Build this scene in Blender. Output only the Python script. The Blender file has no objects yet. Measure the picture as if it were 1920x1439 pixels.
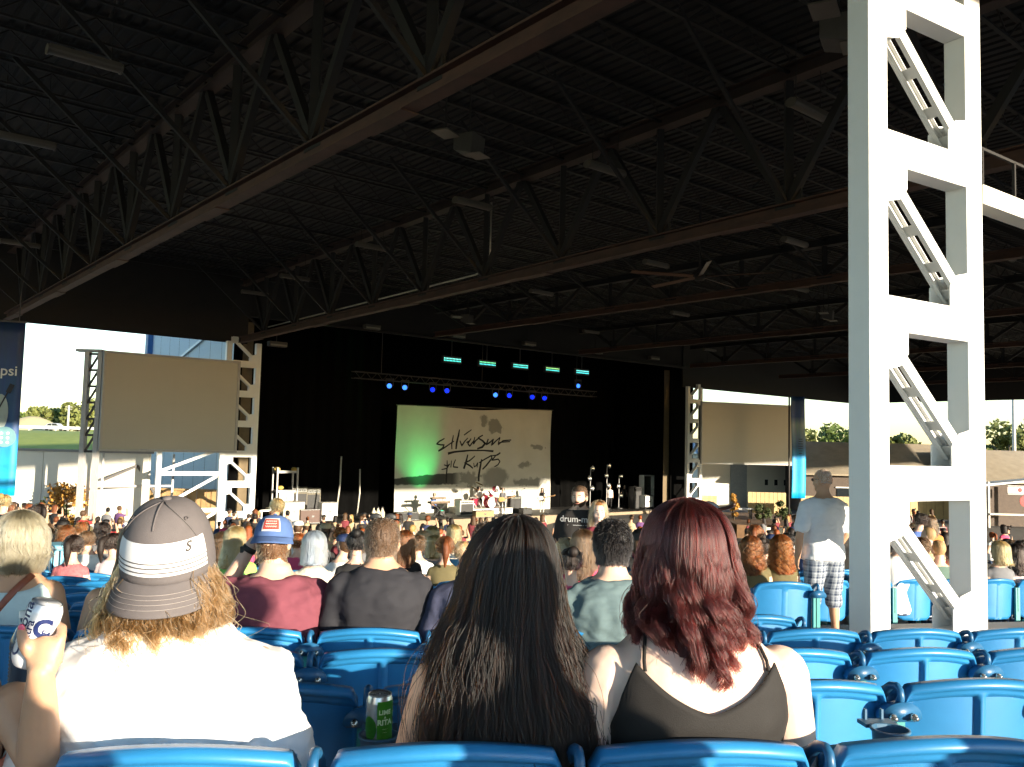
import bpy, bmesh, math, random
import numpy as np
from mathutils import Vector, Matrix, noise as mnoise
Rd = math.radians
random.seed(11)
rng = np.random.default_rng(11)
sc = bpy.context.scene
COL = sc.collection

# ------------------------------------------------------------------ camera
FPX, CXP, CYP = 1650.0, 960.0, 719.5            # focal length and centre in photograph pixels
PITCH, ROLL = math.atan((838 - 719.5) / 1650.0), 0.025
_f = np.array([0, math.cos(PITCH), math.sin(PITCH)])
_r0 = np.array([1.0, 0, 0]); _u0 = np.array([0, -math.sin(PITCH), math.cos(PITCH)])
_r = math.cos(ROLL) * _r0 + math.sin(ROLL) * _u0
_u = -math.sin(ROLL) * _r0 + math.cos(ROLL) * _u0
cd = bpy.data.cameras.new('camera'); cam = bpy.data.objects.new('camera', cd); COL.objects.link(cam)
cd.sensor_width = 36.0; cd.lens = FPX / 1920 * 36.0; cd.clip_start = 0.05; cd.clip_end = 5000
cam.matrix_world = Matrix(((_r[0], _u[0], -_f[0], 0), (_r[1], _u[1], -_f[1], 0), (_r[2], _u[2], -_f[2], 0), (0, 0, 0, 1)))
sc.camera = cam

# ------------------------------------------------------------------ world, sun, exposure
ANG = Rd(40)                                     # the pavilion's grid is turned against the view
E1 = np.array([-math.sin(ANG), math.cos(ANG)]); E2 = np.array([math.cos(ANG), math.sin(ANG)])
SUN_EL = Rd(8.0)
_ph = Rd(8.0)
to_sun = -E1 * math.cos(_ph) + E2 * math.sin(_ph)  # horizontal direction towards the sun
wd = bpy.data.worlds.new('World'); sc.world = wd; wd.use_nodes = True
nt = wd.node_tree; nt.nodes.clear()
sky = nt.nodes.new('ShaderNodeTexSky'); sky.sky_type = 'NISHITA'; sky.sun_disc = False
sky.sun_elevation = SUN_EL; sky.sun_rotation = math.atan2(to_sun[0], to_sun[1])
sky.air_density = 1.0; sky.dust_density = 0.3; sky.ozone_density = 2.0
bg = nt.nodes.new('ShaderNodeBackground'); bg.inputs['Strength'].default_value = 0.15
wo = nt.nodes.new('ShaderNodeOutputWorld')
nt.links.new(sky.outputs[0], bg.inputs[0]); nt.links.new(bg.outputs[0], wo.inputs[0])
sl = bpy.data.lights.new('sun', 'SUN'); sl.energy = 4.0; sl.angle = Rd(0.5); sl.color = (1.0, 0.87, 0.68)
so = bpy.data.objects.new('sun', sl); COL.objects.link(so)
_d = Vector((-to_sun[0] * math.cos(SUN_EL), -to_sun[1] * math.cos(SUN_EL), -math.sin(SUN_EL)))
so.rotation_euler = _d.to_track_quat('-Z', 'Y').to_euler(); so.location = (20, -30, 25)
sc.view_settings.view_transform = 'Standard'; sc.view_settings.look = 'None'
sc.view_settings.exposure = 1.75; sc.view_settings.gamma = 1.0; sc.view_settings.use_curve_mapping = False
sc.render.engine = 'CYCLES'
sc.cycles.use_denoising = True
sc.cycles.max_bounces = 4; sc.cycles.use_adaptive_sampling = True; sc.cycles.adaptive_threshold = 0.03; sc.cycles.transparent_max_bounces = 6

# ------------------------------------------------------------------ measuring helpers
def unp(px, py, d):
    """the point at forward distance d that the camera sees at photograph pixel (px, py)"""
    v = _f + (px - CXP) / FPX * _r + (CYP - py) / FPX * _u
    return v * (d / v[1])
def proj(p):
    p = np.asarray(p, float); z = p @ _f
    return CXP + FPX * (p @ _r) / z, CYP - FPX * (p @ _u) / z
def xat(px, d, z=0.0):
    k = (px - CXP) / FPX
    a = _r[0] - k * _f[0]; b = (k * _f - _r)
    return (b[1] * d + b[2] * z) / a
def G(a, b, z=0.0):
    return np.array([a * E1[0] + b * E2[0], a * E1[1] + b * E2[1], z])
R0 = 90.0
SC = np.array([-9.4, 89.5])
def dpof(x, y): return R0 - math.hypot(x - SC[0], y - SC[1])
def floor_dp(dp): return -1.262 - 0.1045 * dp if dp < 13 else -2.6205 - 0.085 * (dp - 13)
def floor_z(x, y): return floor_dp(dpof(x, y))
STAGE_Z = -4.6

# ------------------------------------------------------------------ materials
MATS = {}
def mat(name, col=(0.5, 0.5, 0.5), rough=0.6, metal=0.0, var=0.12, scale=6.0, bump=0.0, bscale=None, emit=None, estr=1.0,
        sss=0.0, coat=0.0, rnd=0.0, spec=0.5, col2=None, stretch=None, trans=0.0):
    if name in MATS: return MATS[name]
    m = bpy.data.materials.new(name); m.use_nodes = True
    n = m.node_tree.nodes; l = m.node_tree.links
    b = n['Principled BSDF']
    b.inputs['Roughness'].default_value = rough; b.inputs['Metallic'].default_value = metal
    b.inputs['Specular IOR Level'].default_value = spec
    if coat: b.inputs['Coat Weight'].default_value = coat; b.inputs['Coat Roughness'].default_value = 0.15
    if sss:
        b.inputs['Subsurface Weight'].default_value = sss; b.inputs['Subsurface Radius'].default_value = (0.02, 0.008, 0.004)
        b.inputs['Subsurface Scale'].default_value = 0.5
    if trans: b.inputs['Transmission Weight'].default_value = trans
    tc = n.new('ShaderNodeTexCoord')
    src = tc.outputs['Object']
    if stretch:
        mp = n.new('ShaderNodeMapping'); mp.inputs['Scale'].default_value = stretch
        l.new(src, mp.inputs['Vector']); src = mp.outputs['Vector']
    nz = n.new('ShaderNodeTexNoise'); nz.inputs['Scale'].default_value = scale; nz.inputs['Detail'].default_value = 5
    nz.inputs['Roughness'].default_value = 0.65
    l.new(src, nz.inputs['Vector'])
    mx = n.new('ShaderNodeMix'); mx.data_type = 'RGBA'
    c2 = col2 if col2 else tuple(min(1, c * (1 + 2 * var)) for c in col)
    c1 = col if col2 else tuple(c * (1 - 2 * var if var < 0.5 else 0.1) for c in col)
    mx.inputs['A'].default_value = (*c1, 1); mx.inputs['B'].default_value = (*c2, 1)
    l.new(nz.outputs['Fac'], mx.inputs['Factor'])
    out = mx.outputs['Result']
    if rnd:
        oi = n.new('ShaderNodeObjectInfo'); mr = n.new('ShaderNodeMapRange')
        mr.inputs['To Min'].default_value = 1 - rnd; mr.inputs['To Max'].default_value = 1 + rnd
        l.new(oi.outputs['Random'], mr.inputs['Value'])
        hs = n.new('ShaderNodeHueSaturation'); l.new(mr.outputs['Result'], hs.inputs['Value']); l.new(out, hs.inputs['Color'])
        out = hs.outputs['Color']
    l.new(out, b.inputs['Base Color'])
    if bump:
        nb = n.new('ShaderNodeTexNoise'); nb.inputs['Scale'].default_value = bscale or scale * 4; nb.inputs['Detail'].default_value = 6
        l.new(src, nb.inputs['Vector'])
        bp = n.new('ShaderNodeBump'); bp.inputs['Strength'].default_value = bump; bp.inputs['Distance'].default_value = 0.02
        l.new(nb.outputs['Fac'], bp.inputs['Height']); l.new(bp.outputs['Normal'], b.inputs['Normal'])
    if emit:
        b.inputs['Emission Color'].default_value = (*emit, 1); b.inputs['Emission Strength'].default_value = estr
    MATS[name] = m
    return m

# ------------------------------------------------------------------ mesh builder
def _basis(d, up=(0, 0, 1)):
    d = np.asarray(d, float); d = d / (np.linalg.norm(d) + 1e-12)
    u = np.asarray(up, float)
    s = np.cross(d, u)
    if np.linalg.norm(s) < 1e-6: s = np.cross(d, np.array([1.0, 0, 0]))
    s /= np.linalg.norm(s); t = np.cross(s, d)
    return d, s, t
class MB:
    def __init__(self): self.v = []; self.f = []; self.m = []; self.smooth = False; self.k = 0
    def add(self, vs, fs, mi=0):
        k = self.k; self.v.append(np.asarray(vs, float).reshape(-1, 3)); self.k += len(self.v[-1])
        self.f += [tuple(i + k for i in f) for f in fs]; self.m += [mi] * len(fs); return self
    def hexa(self, p8, mi=0):
        return self.add(p8, [(0, 3, 2, 1), (4, 5, 6, 7), (0, 1, 5, 4), (1, 2, 6, 5), (2, 3, 7, 6), (3, 0, 4, 7)], mi)
    def box(self, c, s, ax=None, mi=0):
        c = np.asarray(c, float); h = np.asarray(s, float) / 2
        A = np.eye(3) if ax is None else np.asarray(ax, float)
        P = [c + sx * h[0] * A[0] + sy * h[1] * A[1] + sz * h[2] * A[2] for sz in (-1, 1) for sx, sy in ((-1, -1), (1, -1), (1, 1), (-1, 1))]
        return self.hexa(P, mi)
    def beam(self, p0, p1, w, h, up=(0, 0, 1), mi=0):
        p0 = np.asarray(p0, float); p1 = np.asarray(p1, float); d, s, t = _basis(p1 - p0, up)
        P = [p + a * w / 2 * s + b * h / 2 * t for p in (p0, p1) for a, b in ((-1, -1), (1, -1), (1, 1), (-1, 1))]
        return self.add(P, [(0, 1, 2, 3), (7, 6, 5, 4), (0, 4, 5, 1), (1, 5, 6, 2), (2, 6, 7, 3), (3, 7, 4, 0)], mi)
    def tube(self, pts, rad, n=8, mi=0, caps=True, up=(0, 0, 1), flat=1.0):
        pts = np.asarray(pts, float); N = len(pts)
        rad = np.full(N, rad) if np.isscalar(rad) else np.asarray(rad, float)
        vs = []
        tg = np.gradient(pts, axis=0)
        d, s, t = _basis(tg[0], up)
        for i in range(N):
            dd = tg[i] / (np.linalg.norm(tg[i]) + 1e-12)
            s = s - dd * (s @ dd); s /= np.linalg.norm(s) + 1e-12; t = np.cross(s, dd)
            for k in range(n):
                a = 2 * math.pi * k / n
                vs.append(pts[i] + rad[i] * (math.cos(a) * s + flat * math.sin(a) * t))
        fs = [(i * n + k, i * n + (k + 1) % n, (i + 1) * n + (k + 1) % n, (i + 1) * n + k) for i in range(N - 1) for k in range(n)]
        if caps: fs += [tuple(range(n - 1, -1, -1)), tuple((N - 1) * n + k for k in range(n))]
        return self.add(vs, fs, mi)
    def limb(self, pts, rad, n=14, mi=0, sub=4):
        """rounded tapering limb through joints"""
        pts = np.asarray(pts, float); rad = np.asarray(rad, float)
        P, Q = [], []
        for i in range(len(pts) - 1):
            for k in range(sub): t = k / sub; P.append(pts[i] * (1 - t) + pts[i + 1] * t); Q.append(rad[i] * (1 - t) + rad[i + 1] * t)
        P.append(pts[-1]); Q.append(rad[-1])
        d0 = (P[0] - P[1]) / np.linalg.norm(P[0] - P[1]); d1 = (P[-1] - P[-2]) / np.linalg.norm(P[-1] - P[-2])
        for a in (0.45, 0.8, 0.97): P.insert(0, pts[0] + d0 * rad[0] * a); Q.insert(0, rad[0] * math.sqrt(1 - a * a))
        for a in (0.45, 0.8, 0.97): P.append(pts[-1] + d1 * rad[-1] * a); Q.append(rad[-1] * math.sqrt(1 - a * a))
        return self.tube(P, Q, n, mi)
    def lathe(self, prof, n=20, c=(0, 0, 0), mi=0, caps=True, ax=None):
        A = np.eye(3) if ax is None else np.asarray(ax, float); c = np.asarray(c, float)
        vs = [c + r * math.cos(2 * math.pi * k / n) * A[0] + r * math.sin(2 * math.pi * k / n) * A[1] + z * A[2] for r, z in prof for k in range(n)]
        N = len(prof)
        fs = [(i * n + k, i * n + (k + 1) % n, (i + 1) * n + (k + 1) % n, (i + 1) * n + k) for i in range(N - 1) for k in range(n)]
        if caps: fs += [tuple(range(n - 1, -1, -1)), tuple((N - 1) * n + k for k in range(n))]
        return self.add(vs, fs, mi)
    def loft(self, rings, mi=0, caps=True, close=True):
        n = len(rings[0]); N = len(rings); kk = n if close else n - 1
        fs = [(i * n + k, i * n + (k + 1) % n, (i + 1) * n + (k + 1) % n, (i + 1) * n + k) for i in range(N - 1) for k in range(kk)]
        if caps: fs += [tuple(range(n - 1, -1, -1)), tuple((N - 1) * n + k for k in range(n))]
        return self.add(np.concatenate([np.asarray(r, float) for r in rings]), fs, mi)
    def grid(self, fn, nu, nv, mi=0):
        vs = [fn(i / nu, j / nv) for j in range(nv + 1) for i in range(nu + 1)]
        fs = [(j * (nu + 1) + i, j * (nu + 1) + i + 1, (j + 1) * (nu + 1) + i + 1, (j + 1) * (nu + 1) + i) for j in range(nv) for i in range(nu)]
        return self.add(vs, fs, mi)
    def ell(self, c, r, n=14, mi=0, ax=None):
        prof = []
        A = np.eye(3) if ax is None else np.asarray(ax, float)
        c = np.asarray(c, float); vs = []
        m = max(6, n // 2 + 1)
        for i in range(1, m):
            th = math.pi * i / m
            for k in range(n):
                a = 2 * math.pi * k / n
                vs.append(c + r[0] * math.sin(th) * math.cos(a) * A[0] + r[1] * math.sin(th) * math.sin(a) * A[1] - r[2] * math.cos(th) * A[2])
        N = m - 1
        fs = [(i * n + k, i * n + (k + 1) % n, (i + 1) * n + (k + 1) % n, (i + 1) * n + k) for i in range(N - 1) for k in range(n)]
        k0 = len(vs); vs += [c - r[2] * A[2], c + r[2] * A[2]]
        fs += [(k0, (k + 1) % n, k) for k in range(n)] + [(k0 + 1, (N - 1) * n + k, (N - 1) * n + (k + 1) % n) for k in range(n)]
        return self.add(vs, fs, mi)
    def mesh(self, name, mats=None, smooth=None):
        me = bpy.data.meshes.new(name)
        V = np.concatenate(self.v) if self.v else np.zeros((0, 3))
        me.from_pydata(V.tolist(), [], self.f)
        if mats is not None:
            for x in (mats if isinstance(mats, (list, tuple)) else [mats]): me.materials.append(x)
        if any(self.m): me.polygons.foreach_set('material_index', self.m)
        if smooth if smooth is not None else self.smooth: me.polygons.foreach_set('use_smooth', [True] * len(me.polygons))
        me.update(); return me
    def build(self, name, mats=None, parent=None, smooth=None, loc=None, label=None):
        return link(name, self.mesh(name, mats, smooth), parent, loc, label=label)
def link(name, data, parent=None, loc=None, rz=0.0, label=None):
    o = bpy.data.objects.new(name, data); COL.objects.link(o)
    if parent is not None: o.parent = parent
    if loc is not None: o.location = loc
    if rz: o.rotation_euler[2] = rz
    if label: o['label'] = label
    return o
def tag(o, label=None, cat=None, group=None, kind=None):
    if label: o['label'] = label
    if cat: o['category'] = cat
    if group: o['group'] = group
    if kind: o['kind'] = kind
    return o
def thing(name, label, cat, loc=(0, 0, 0), rz=0.0, group=None):
    o = link(name, None, None, loc, rz); o.empty_display_size = 0.2
    return tag(o, label, cat, group)
def bevel(o, w=0.01, seg=2):
    b = o.modifiers.new('bevel', 'BEVEL'); b.width = w; b.segments = seg; b.limit_method = 'ANGLE'; b.angle_limit = Rd(35); return o
def copy_obj(o, parent=None, loc=None, rz=None):
    c = o.copy(); COL.objects.link(c); c.parent = parent
    if loc is not None: c.location = loc
    if rz is not None: c.rotation_euler[2] = rz
    return c
def axes(rz):
    return np.array([[math.cos(rz), math.sin(rz), 0], [-math.sin(rz), math.cos(rz), 0], [0, 0, 1]])
ORD = ['zeroth', 'first', 'second', 'third', 'fourth', 'fifth', 'sixth', 'seventh', 'eighth', 'ninth', 'tenth', 'eleventh', 'twelfth', 'thirteenth',
       'fourteenth', 'fifteenth', 'sixteenth', 'seventeenth', 'eighteenth', 'nineteenth', 'twentieth']
def ordn(i):
    if i <= 20: return ORD[i]
    t = {2: 'twenty', 3: 'thirty', 4: 'forty', 5: 'fifty'}[i // 10]
    return (t[:-1] + 'ieth') if i % 10 == 0 else t + '-' + ORD[i % 10]
def text_mesh(body, size=1.0, extrude=0.0, bold=0.0, shear=0.0, align='CENTER', space=1.0, cut=False):
    c = bpy.data.curves.new('lettering', 'FONT'); c.body = body; c.size = size; c.extrude = extrude; c.align_x = align; c.align_y = 'CENTER'
    c.offset = bold; c.shear = shear; c.resolution_u = 4; c.space_character = space
    o = bpy.data.objects.new('lettering_tmp', c); COL.objects.link(o)
    dg = bpy.context.evaluated_depsgraph_get()
    me = bpy.data.meshes.new_from_object(o.evaluated_get(dg))
    bpy.data.objects.remove(o); bpy.data.curves.remove(c)
    if cut:
        bm = bmesh.new(); bm.from_mesh(me); bmesh.ops.triangulate(bm, faces=bm.faces[:])
        for _ in range(2): bmesh.ops.subdivide_edges(bm, edges=[e for e in bm.edges if e.calc_length() > size * .07], cuts=1, use_grid_fill=False); bmesh.ops.triangulate(bm, faces=bm.faces[:])
        bm.to_mesh(me); bm.free()
    return me
def me_xf(me, fn):
    n = len(me.vertices); a = np.empty(n * 3); me.vertices.foreach_get('co', a); a = a.reshape(-1, 3)
    a = fn(a); me.vertices.foreach_set('co', np.ascontiguousarray(a).ravel()); me.update(); return me
# ================================================================== setting: ground, seating slope, roof, pillars
M_CONC = mat('concrete', (0.30, 0.28, 0.26), 0.85, var=0.12, scale=1.3, bump=0.25, bscale=30)
M_GRASS = mat('grass', (0.14, 0.20, 0.025), 0.9, var=0.3, scale=0.6, bump=1.0, bscale=8, col2=(0.28, 0.30, 0.06))
M_ASPH = mat('asphalt', (0.09, 0.085, 0.08), 0.9, var=0.15, scale=0.5)
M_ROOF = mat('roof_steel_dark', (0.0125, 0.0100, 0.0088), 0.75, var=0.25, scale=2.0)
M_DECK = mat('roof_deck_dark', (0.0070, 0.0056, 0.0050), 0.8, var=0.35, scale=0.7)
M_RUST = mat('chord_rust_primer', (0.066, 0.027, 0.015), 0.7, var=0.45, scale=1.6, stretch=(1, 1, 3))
M_TOPC = mat('chord_rust_darker', (0.040, 0.020, 0.013), 0.75, var=0.4, scale=1.6)  # darker tone of the bottom chord's rust colour
M_WHITE = mat('white_paint', (0.80, 0.80, 0.78), 0.45, var=0.03, scale=2.0, bump=0.05, bscale=60)
M_CREAM = mat('cream_wall', (0.78, 0.74, 0.64), 0.8, var=0.05, scale=0.7)
M_BLACK = mat('black_drape', (0.0025, 0.0025, 0.0025), 0.95, var=0.3, scale=2, spec=0.05)

m = MB()
m.grid(lambda u, v: ((u - 0.5) * 4000, -600 + v * 4000, -7.2), 8, 8)
tag(m.build('ground', M_GRASS), kind='structure')
# ground apron round the stage and buildings
m = MB(); m.grid(lambda u, v: (-90 + u * 200, 38 + v * 75, -6.9 if v < 0.2 else -6.9 + min(1, (v - 0.2) / 0.12) * 2.1), 4, 25)
tag(m.build('pavement', M_ASPH), kind='structure')
# seating slope
def fl(u, v):
    y = -30 + v * 78; x = -60 + u * 125
    return (x, y, max(floor_z(x, y), -7.15))
m = MB(); m.grid(fl, 60, 60)
tag(m.build('seating_slope', M_CONC, smooth=True), kind='structure')
# the level landing that carries the steel pillar
m = MB()
rows = []
for dp in (4.75, 9.0):
    for x in (1.62, 12.0):
        y = 89.5 - math.sqrt((R0 - dp) ** 2 - (x + 9.4) ** 2); rows.append((x, y))
LAND_Z = -1.83
P = [(rows[0][0], rows[0][1]), (rows[1][0], rows[1][1]), (rows[3][0], rows[3][1]), (rows[2][0], rows[2][1])]
m.hexa([(x, y, LAND_Z - 0.7) for x, y in P] + [(x, y, LAND_Z) for x, y in P])
tag(m.build('landing', M_CONC), kind='structure')

# ------------------------------------------------------------------ roof
A_BACK, A_FRONT, B_LEFT, B_RIGHT = -6.0, 43.6, -14.0, 80.0
Z_CH, Z_TOP, Z_DECK = 5.07, 8.0, 8.62
roof = thing('pavilion_roof', 'dark steel pavilion roof with ribbed deck and open joists over the seats', 'roof', (0, 0, 0))
# ribbed deck: ribs along E1
m = MB(); pitch = 0.30; nb = int((B_RIGHT - B_LEFT) / pitch)
prof = []
for i in range(nb):
    b0 = B_LEFT + i * pitch
    prof += [(b0, 0.0), (b0 + 0.17, 0.0), (b0 + 0.20, 0.045), (b0 + 0.27, 0.045)]
prof.append((B_RIGHT, 0.0))
vs = [G(a, b, Z_DECK + dz) for a in (A_BACK, A_FRONT) for b, dz in prof]; N = len(prof)
m.add(vs, [(i, N + i, N + i + 1, i + 1) for i in range(N - 1)])
m.add([G(A_BACK, B_LEFT, Z_DECK + .2), G(A_FRONT, B_LEFT, Z_DECK + .2), G(A_FRONT, B_RIGHT, Z_DECK + .2), G(A_BACK, B_RIGHT, Z_DECK + .2)], [(0, 1, 2, 3)])
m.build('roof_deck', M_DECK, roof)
# joists along E2 between the trusses
TB = [-4.0, 7.0, 17.0, 30.0, 42.0, 54.0, 66.0, 78.0]
def joist_mesh(L):
    m = MB()
    m.box((L / 2, 0, 0.0), (L, 0.11, 0.05)); m.box((L / 2, 0, -0.52), (L, 0.08, 0.045))
    n = int(L / 0.6); st = L / n
    for i in range(n):
        z0, z1 = (-0.02, -0.5) if i % 2 == 0 else (-0.5, -0.02)
        m.beam((i * st, 0, z0), ((i + 1) * st, 0, z1), 0.028, 0.028)
    return m.mesh('joist', M_ROOF)
jm = {}
for bi in range(len(TB) - 1):
    L = round(TB[bi + 1] - TB[bi], 2)
    if L not in jm: jm[L] = joist_mesh(L)
    a = 6.0 if bi == 0 else -4.6
    while a < 42.5:
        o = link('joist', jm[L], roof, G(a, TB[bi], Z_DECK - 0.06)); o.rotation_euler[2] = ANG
        a += 1.85
# fascias: front (stage side), wing drops beside the opening, sides, and an unseen back shaped to block sun
def fascia(name, a0, b0, a1, b1, z0, z1, th=0.12, mm=M_ROOF):
    m = MB(); p0, p1 = G(a0, b0), G(a1, b1)
    m.beam((p0[0], p0[1], (z0 + z1) / 2), (p1[0], p1[1], (z0 + z1) / 2), th, z1 - z0)
    return m.build(name, mm, roof)
fascia('front_fascia', A_FRONT, B_LEFT, A_FRONT, 18.6, 4.95, 8.9)
fascia('front_fascia', A_FRONT, 53.8, A_FRONT, B_RIGHT, 4.95, 8.9)
fascia('proscenium_header', A_FRONT + 0.3, 17.8, A_FRONT + 0.3, 55.0, 6.45, 9.7, 0.5)
fascia('side_fascia', A_FRONT, B_RIGHT, A_BACK, B_RIGHT, 5.0, 8.9)
for (b0, b1, z0) in ((B_LEFT, 30.0, 6.1), (30.0, 52.0, 4.75), (52.0, B_RIGHT, 5.35)):
    fascia('back_shade_fascia', A_BACK, b0 + 0.01, A_BACK, b1, z0, 8.9)  # unseen drops, heights shaped to set where sunlight stops on the stage
# trusses along E1
def wide_flange(m, p0, p1, w, h, t=0.035):
    d, s, u = _basis(np.asarray(p1) - np.asarray(p0))
    m.beam(p0 + u * (h / 2 - t / 2), p1 + u * (h / 2 - t / 2), w, t); m.beam(p0 - u * (h / 2 - t / 2), p1 - u * (h / 2 - t / 2), w, t)
    m.beam(p0, p1, t * 0.8, h - 2 * t - 0.004)
tr_names = {1: 'nearest dark steel roof truss crossing the top left of the picture', 2: 'second steel roof truss, landing on the white pillar left of the stage',
            3: 'third roof truss back, passing behind the ceiling fan', 4: 'fourth roof truss back from the camera, over mid stage',
            5: 'fifth roof truss back, landing on the pillar right of the stage', 6: 'sixth roof truss back, beyond the right stage pillar', 7: 'farthest roof truss at the right side of the pavilion'}
PANEL = 3.7
for ti in range(1, 8):
    Z_CH = 5.07 if ti < 3 else 6.56
    b = TB[ti]; t = thing('roof_truss', tr_names[ti], 'truss', G(4.0, b, Z_CH), group='roof trusses')
    org = G(4.0, b, Z_CH)
    SK = {1: (6.71, .0186), 2: (15.36, .0617)}.get(ti, (b, 0.0))
    def pt(a, z, db=0.0): return G(a, SK[0] + SK[1] * a + db, z) - org
    a0, a1 = -5.0, 43.0
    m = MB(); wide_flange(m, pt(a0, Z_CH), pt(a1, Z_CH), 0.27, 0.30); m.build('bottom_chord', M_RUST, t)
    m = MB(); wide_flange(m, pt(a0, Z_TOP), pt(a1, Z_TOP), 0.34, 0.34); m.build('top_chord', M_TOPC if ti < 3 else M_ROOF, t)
    nn = int((a1 - a0) / PANEL)
    for k in range(nn + 1):
        a = a0 + 0.4 + k * PANEL
        if a > a1: break
        m = MB(); m.box(pt(a, Z_CH + 0.30), (0.62, 0.05, 0.5), axes(ANG + math.pi / 2)); m.build('gusset_plate', M_ROOF, t)
        m = MB(); m.beam(pt(a, Z_CH + 0.2), pt(a, Z_TOP - 0.15), 0.16, 0.16); m.build('vertical_web', M_ROOF, t)
        if a + PANEL / 2 < a1:
            m = MB(); m.beam(pt(a + .05, Z_CH + 0.2, 0.03), pt(a + PANEL / 2, Z_TOP - 0.1, 0.03), 0.15, 0.17); m.build('diagonal_web', M_ROOF, t)
        if a - PANEL / 2 > a0:
            m = MB(); m.beam(pt(a - .05, Z_CH + 0.2, -0.03), pt(a - PANEL / 2, Z_TOP - 0.1, -0.03), 0.15, 0.17); m.build('diagonal_web', M_ROOF, t)
        if ti < 4:
            m = MB(); m.beam(pt(a, Z_CH + 0.16, -0.1), pt(a, Z_DECK - 0.45, -3.6), 0.075, 0.075); m.beam(pt(a, Z_CH + 0.22, -0.1), pt(a, Z_DECK - 0.39, -3.6), 0.02, 0.06)
            m.build('knee_brace', M_ROOF, t)
        if k % 2 == 0:
            m = MB(); m.box(pt(a + 1.2, Z_CH - 0.165), (1.3, 0.31, 0.02), axes(ANG + math.pi / 2)); m.build('splice_plate', M_RUST, t)

# conduit pipe along the second truss
m = MB(); m.tube([G(a_, 15.46 + .0617 * a_, z_) for a_, z_ in ((40.5, 5.42), (30, 5.42), (22, 5.42), (21.4, 5.5), (21.2, 5.8), (21.2, 7.6))], 0.03, 6)
tag(m.build('conduit_pipe', mat('galvanised', (0.55, 0.5, 0.42), 0.4, 0.6), smooth=True), 'thin pale conduit pipe clipped along the second roof truss', 'conduit')

# ------------------------------------------------------------------ lattice pillars
def lattice_pillar(label, org, ang, zs, z_bot, z_top, w=1.56, cw=0.28, cdp=0.23, flip=1, barh=0.33):
    t = thing('lattice_pillar', label, 'pillar', (org[0], org[1], z_bot))
    A = axes(ang)                                            # A[0] across, A[1] away
    def L(x, y, z): return A[0] * x + A[1] * y + np.array([0, 0, z - z_bot])
    for x in (0, w):
        m = MB(); m.box(L(x + cw / 2, cdp / 2, (z_bot + z_top) / 2), (cw, cdp, z_top - z_bot), A); bevel(m.build('column', M_WHITE, t), 0.008)
        m = MB(); m.box(L(x + cw / 2, cdp / 2, z_bot + 0.02), (cw + .2, cdp + .2, 0.04), A); m.build('base_plate', M_WHITE, t)
    x0, x1 = cw, w
    for z in zs:
        m = MB(); m.box(L((x0 + x1) / 2, cdp / 2, z), (x1 - x0 - .002, cdp - .012, barh), A); bevel(m.build('crossbar', M_WHITE, t), 0.006)
    for z in zs:                                             # gussets and laced diagonals of the panel above each crossbar
        zt = z + (zs[1] - zs[0])
        if zt - barh / 2 > z_top + 0.5: continue
        zb_, zt_ = z + barh / 2, zt - barh / 2
        xl, xr = (x0, x1) if flip > 0 else (x1, x0); sg = 1 if flip > 0 else -1
        for (gx, gz, up) in ((xl, zt_, -1), (xr, zb_, 1)):
            s2 = sg if gx == xl else -sg
            m = MB(); y0 = 0.004; y1 = cdp - .004
            prof = [(gx, gz), (gx + s2 * 0.30, gz), (gx + s2 * 0.30, gz + up * 0.20), (gx + s2 * 0.18, gz + up * 0.32), (gx, gz + up * 0.36)]
            for ya in (y0, y1 - 0.012):
                m.loft([[L(px_, ya, pz_) for px_, pz_ in prof], [L(px_, ya + 0.012, pz_) for px_, pz_ in prof]])
            m.build('gusset_plate', M_WHITE, t)
        pa = (xl + sg * 0.06, zt_ - 0.10); pb = (xr - sg * 0.06, zb_ + 0.10)
        dd = MB(); ln = math.hypot(pb[0] - pa[0], pb[1] - pa[1]); ux, uz = (pb[0] - pa[0]) / ln, (pb[1] - pa[1]) / ln
        for ya in (0.014, cdp - 0.014):
            dd.beam(L(pa[0], ya, pa[1]), L(pb[0], ya, pb[1]), 0.115, 0.016, up=A[1])
            for off in (-0.045, 0.045):
                nx, nz = -uz * off, ux * off
                dd.beam(L(pa[0] + nx, ya + (0.022 if ya < 0.1 else -0.022), pa[1] + nz), L(pb[0] + nx, ya + (0.022 if ya < 0.1 else -0.022), pb[1] + nz), 0.008, 0.05, up=A[1])
        dg = dd.build('diagonal', M_WHITE, t)
        for k in (0.12, 0.42, 0.72, 0.95):
            m = MB(); cx, cz = pa[0] + ux * ln * k, pa[1] + uz * ln * k
            q0, q1 = L(cx - ux * .06, cdp / 2, cz - uz * .06), L(cx + ux * .06, cdp / 2, cz + uz * .06)
            m.beam(q0, q1, 0.012, cdp - 0.05, up=A[1]); 
            m.build('batten_plate', M_WHITE, dg)
    return t
FP = (xat(1632, 7.9, 0), 7.9)
lattice_pillar('big sunlit white steel lattice pillar standing by the aisle seats', FP, Rd(32), [-1.62 + 1.575 * k - 0.205 for k in range(0, 6)], LAND_Z, 5.0)
bm_ = thing('catwalk_beam', 'sunlit cream catwalk beam running right from the big pillar', 'beam', (FP[0] + 1.5, FP[1] + 0.95, 2.72), Rd(36))
m = MB(); m.box((3.2, .1, 0), (6.2, .22, .20)); m.build('beam', M_CREAM, bm_)
m = MB(); m.box((3.2, .1, .55), (6.2, .03, .03)); m.build('handrail', M_ROOF, bm_)
for k in range(9): m = MB(); m.box((.3 + k * .72, .1, .33), (.03, .03, .44)); m.build('railing_post', M_ROOF, bm_)
SPB = G(43.2, 17.4); SPC = G(43.2, 54.0)
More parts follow.
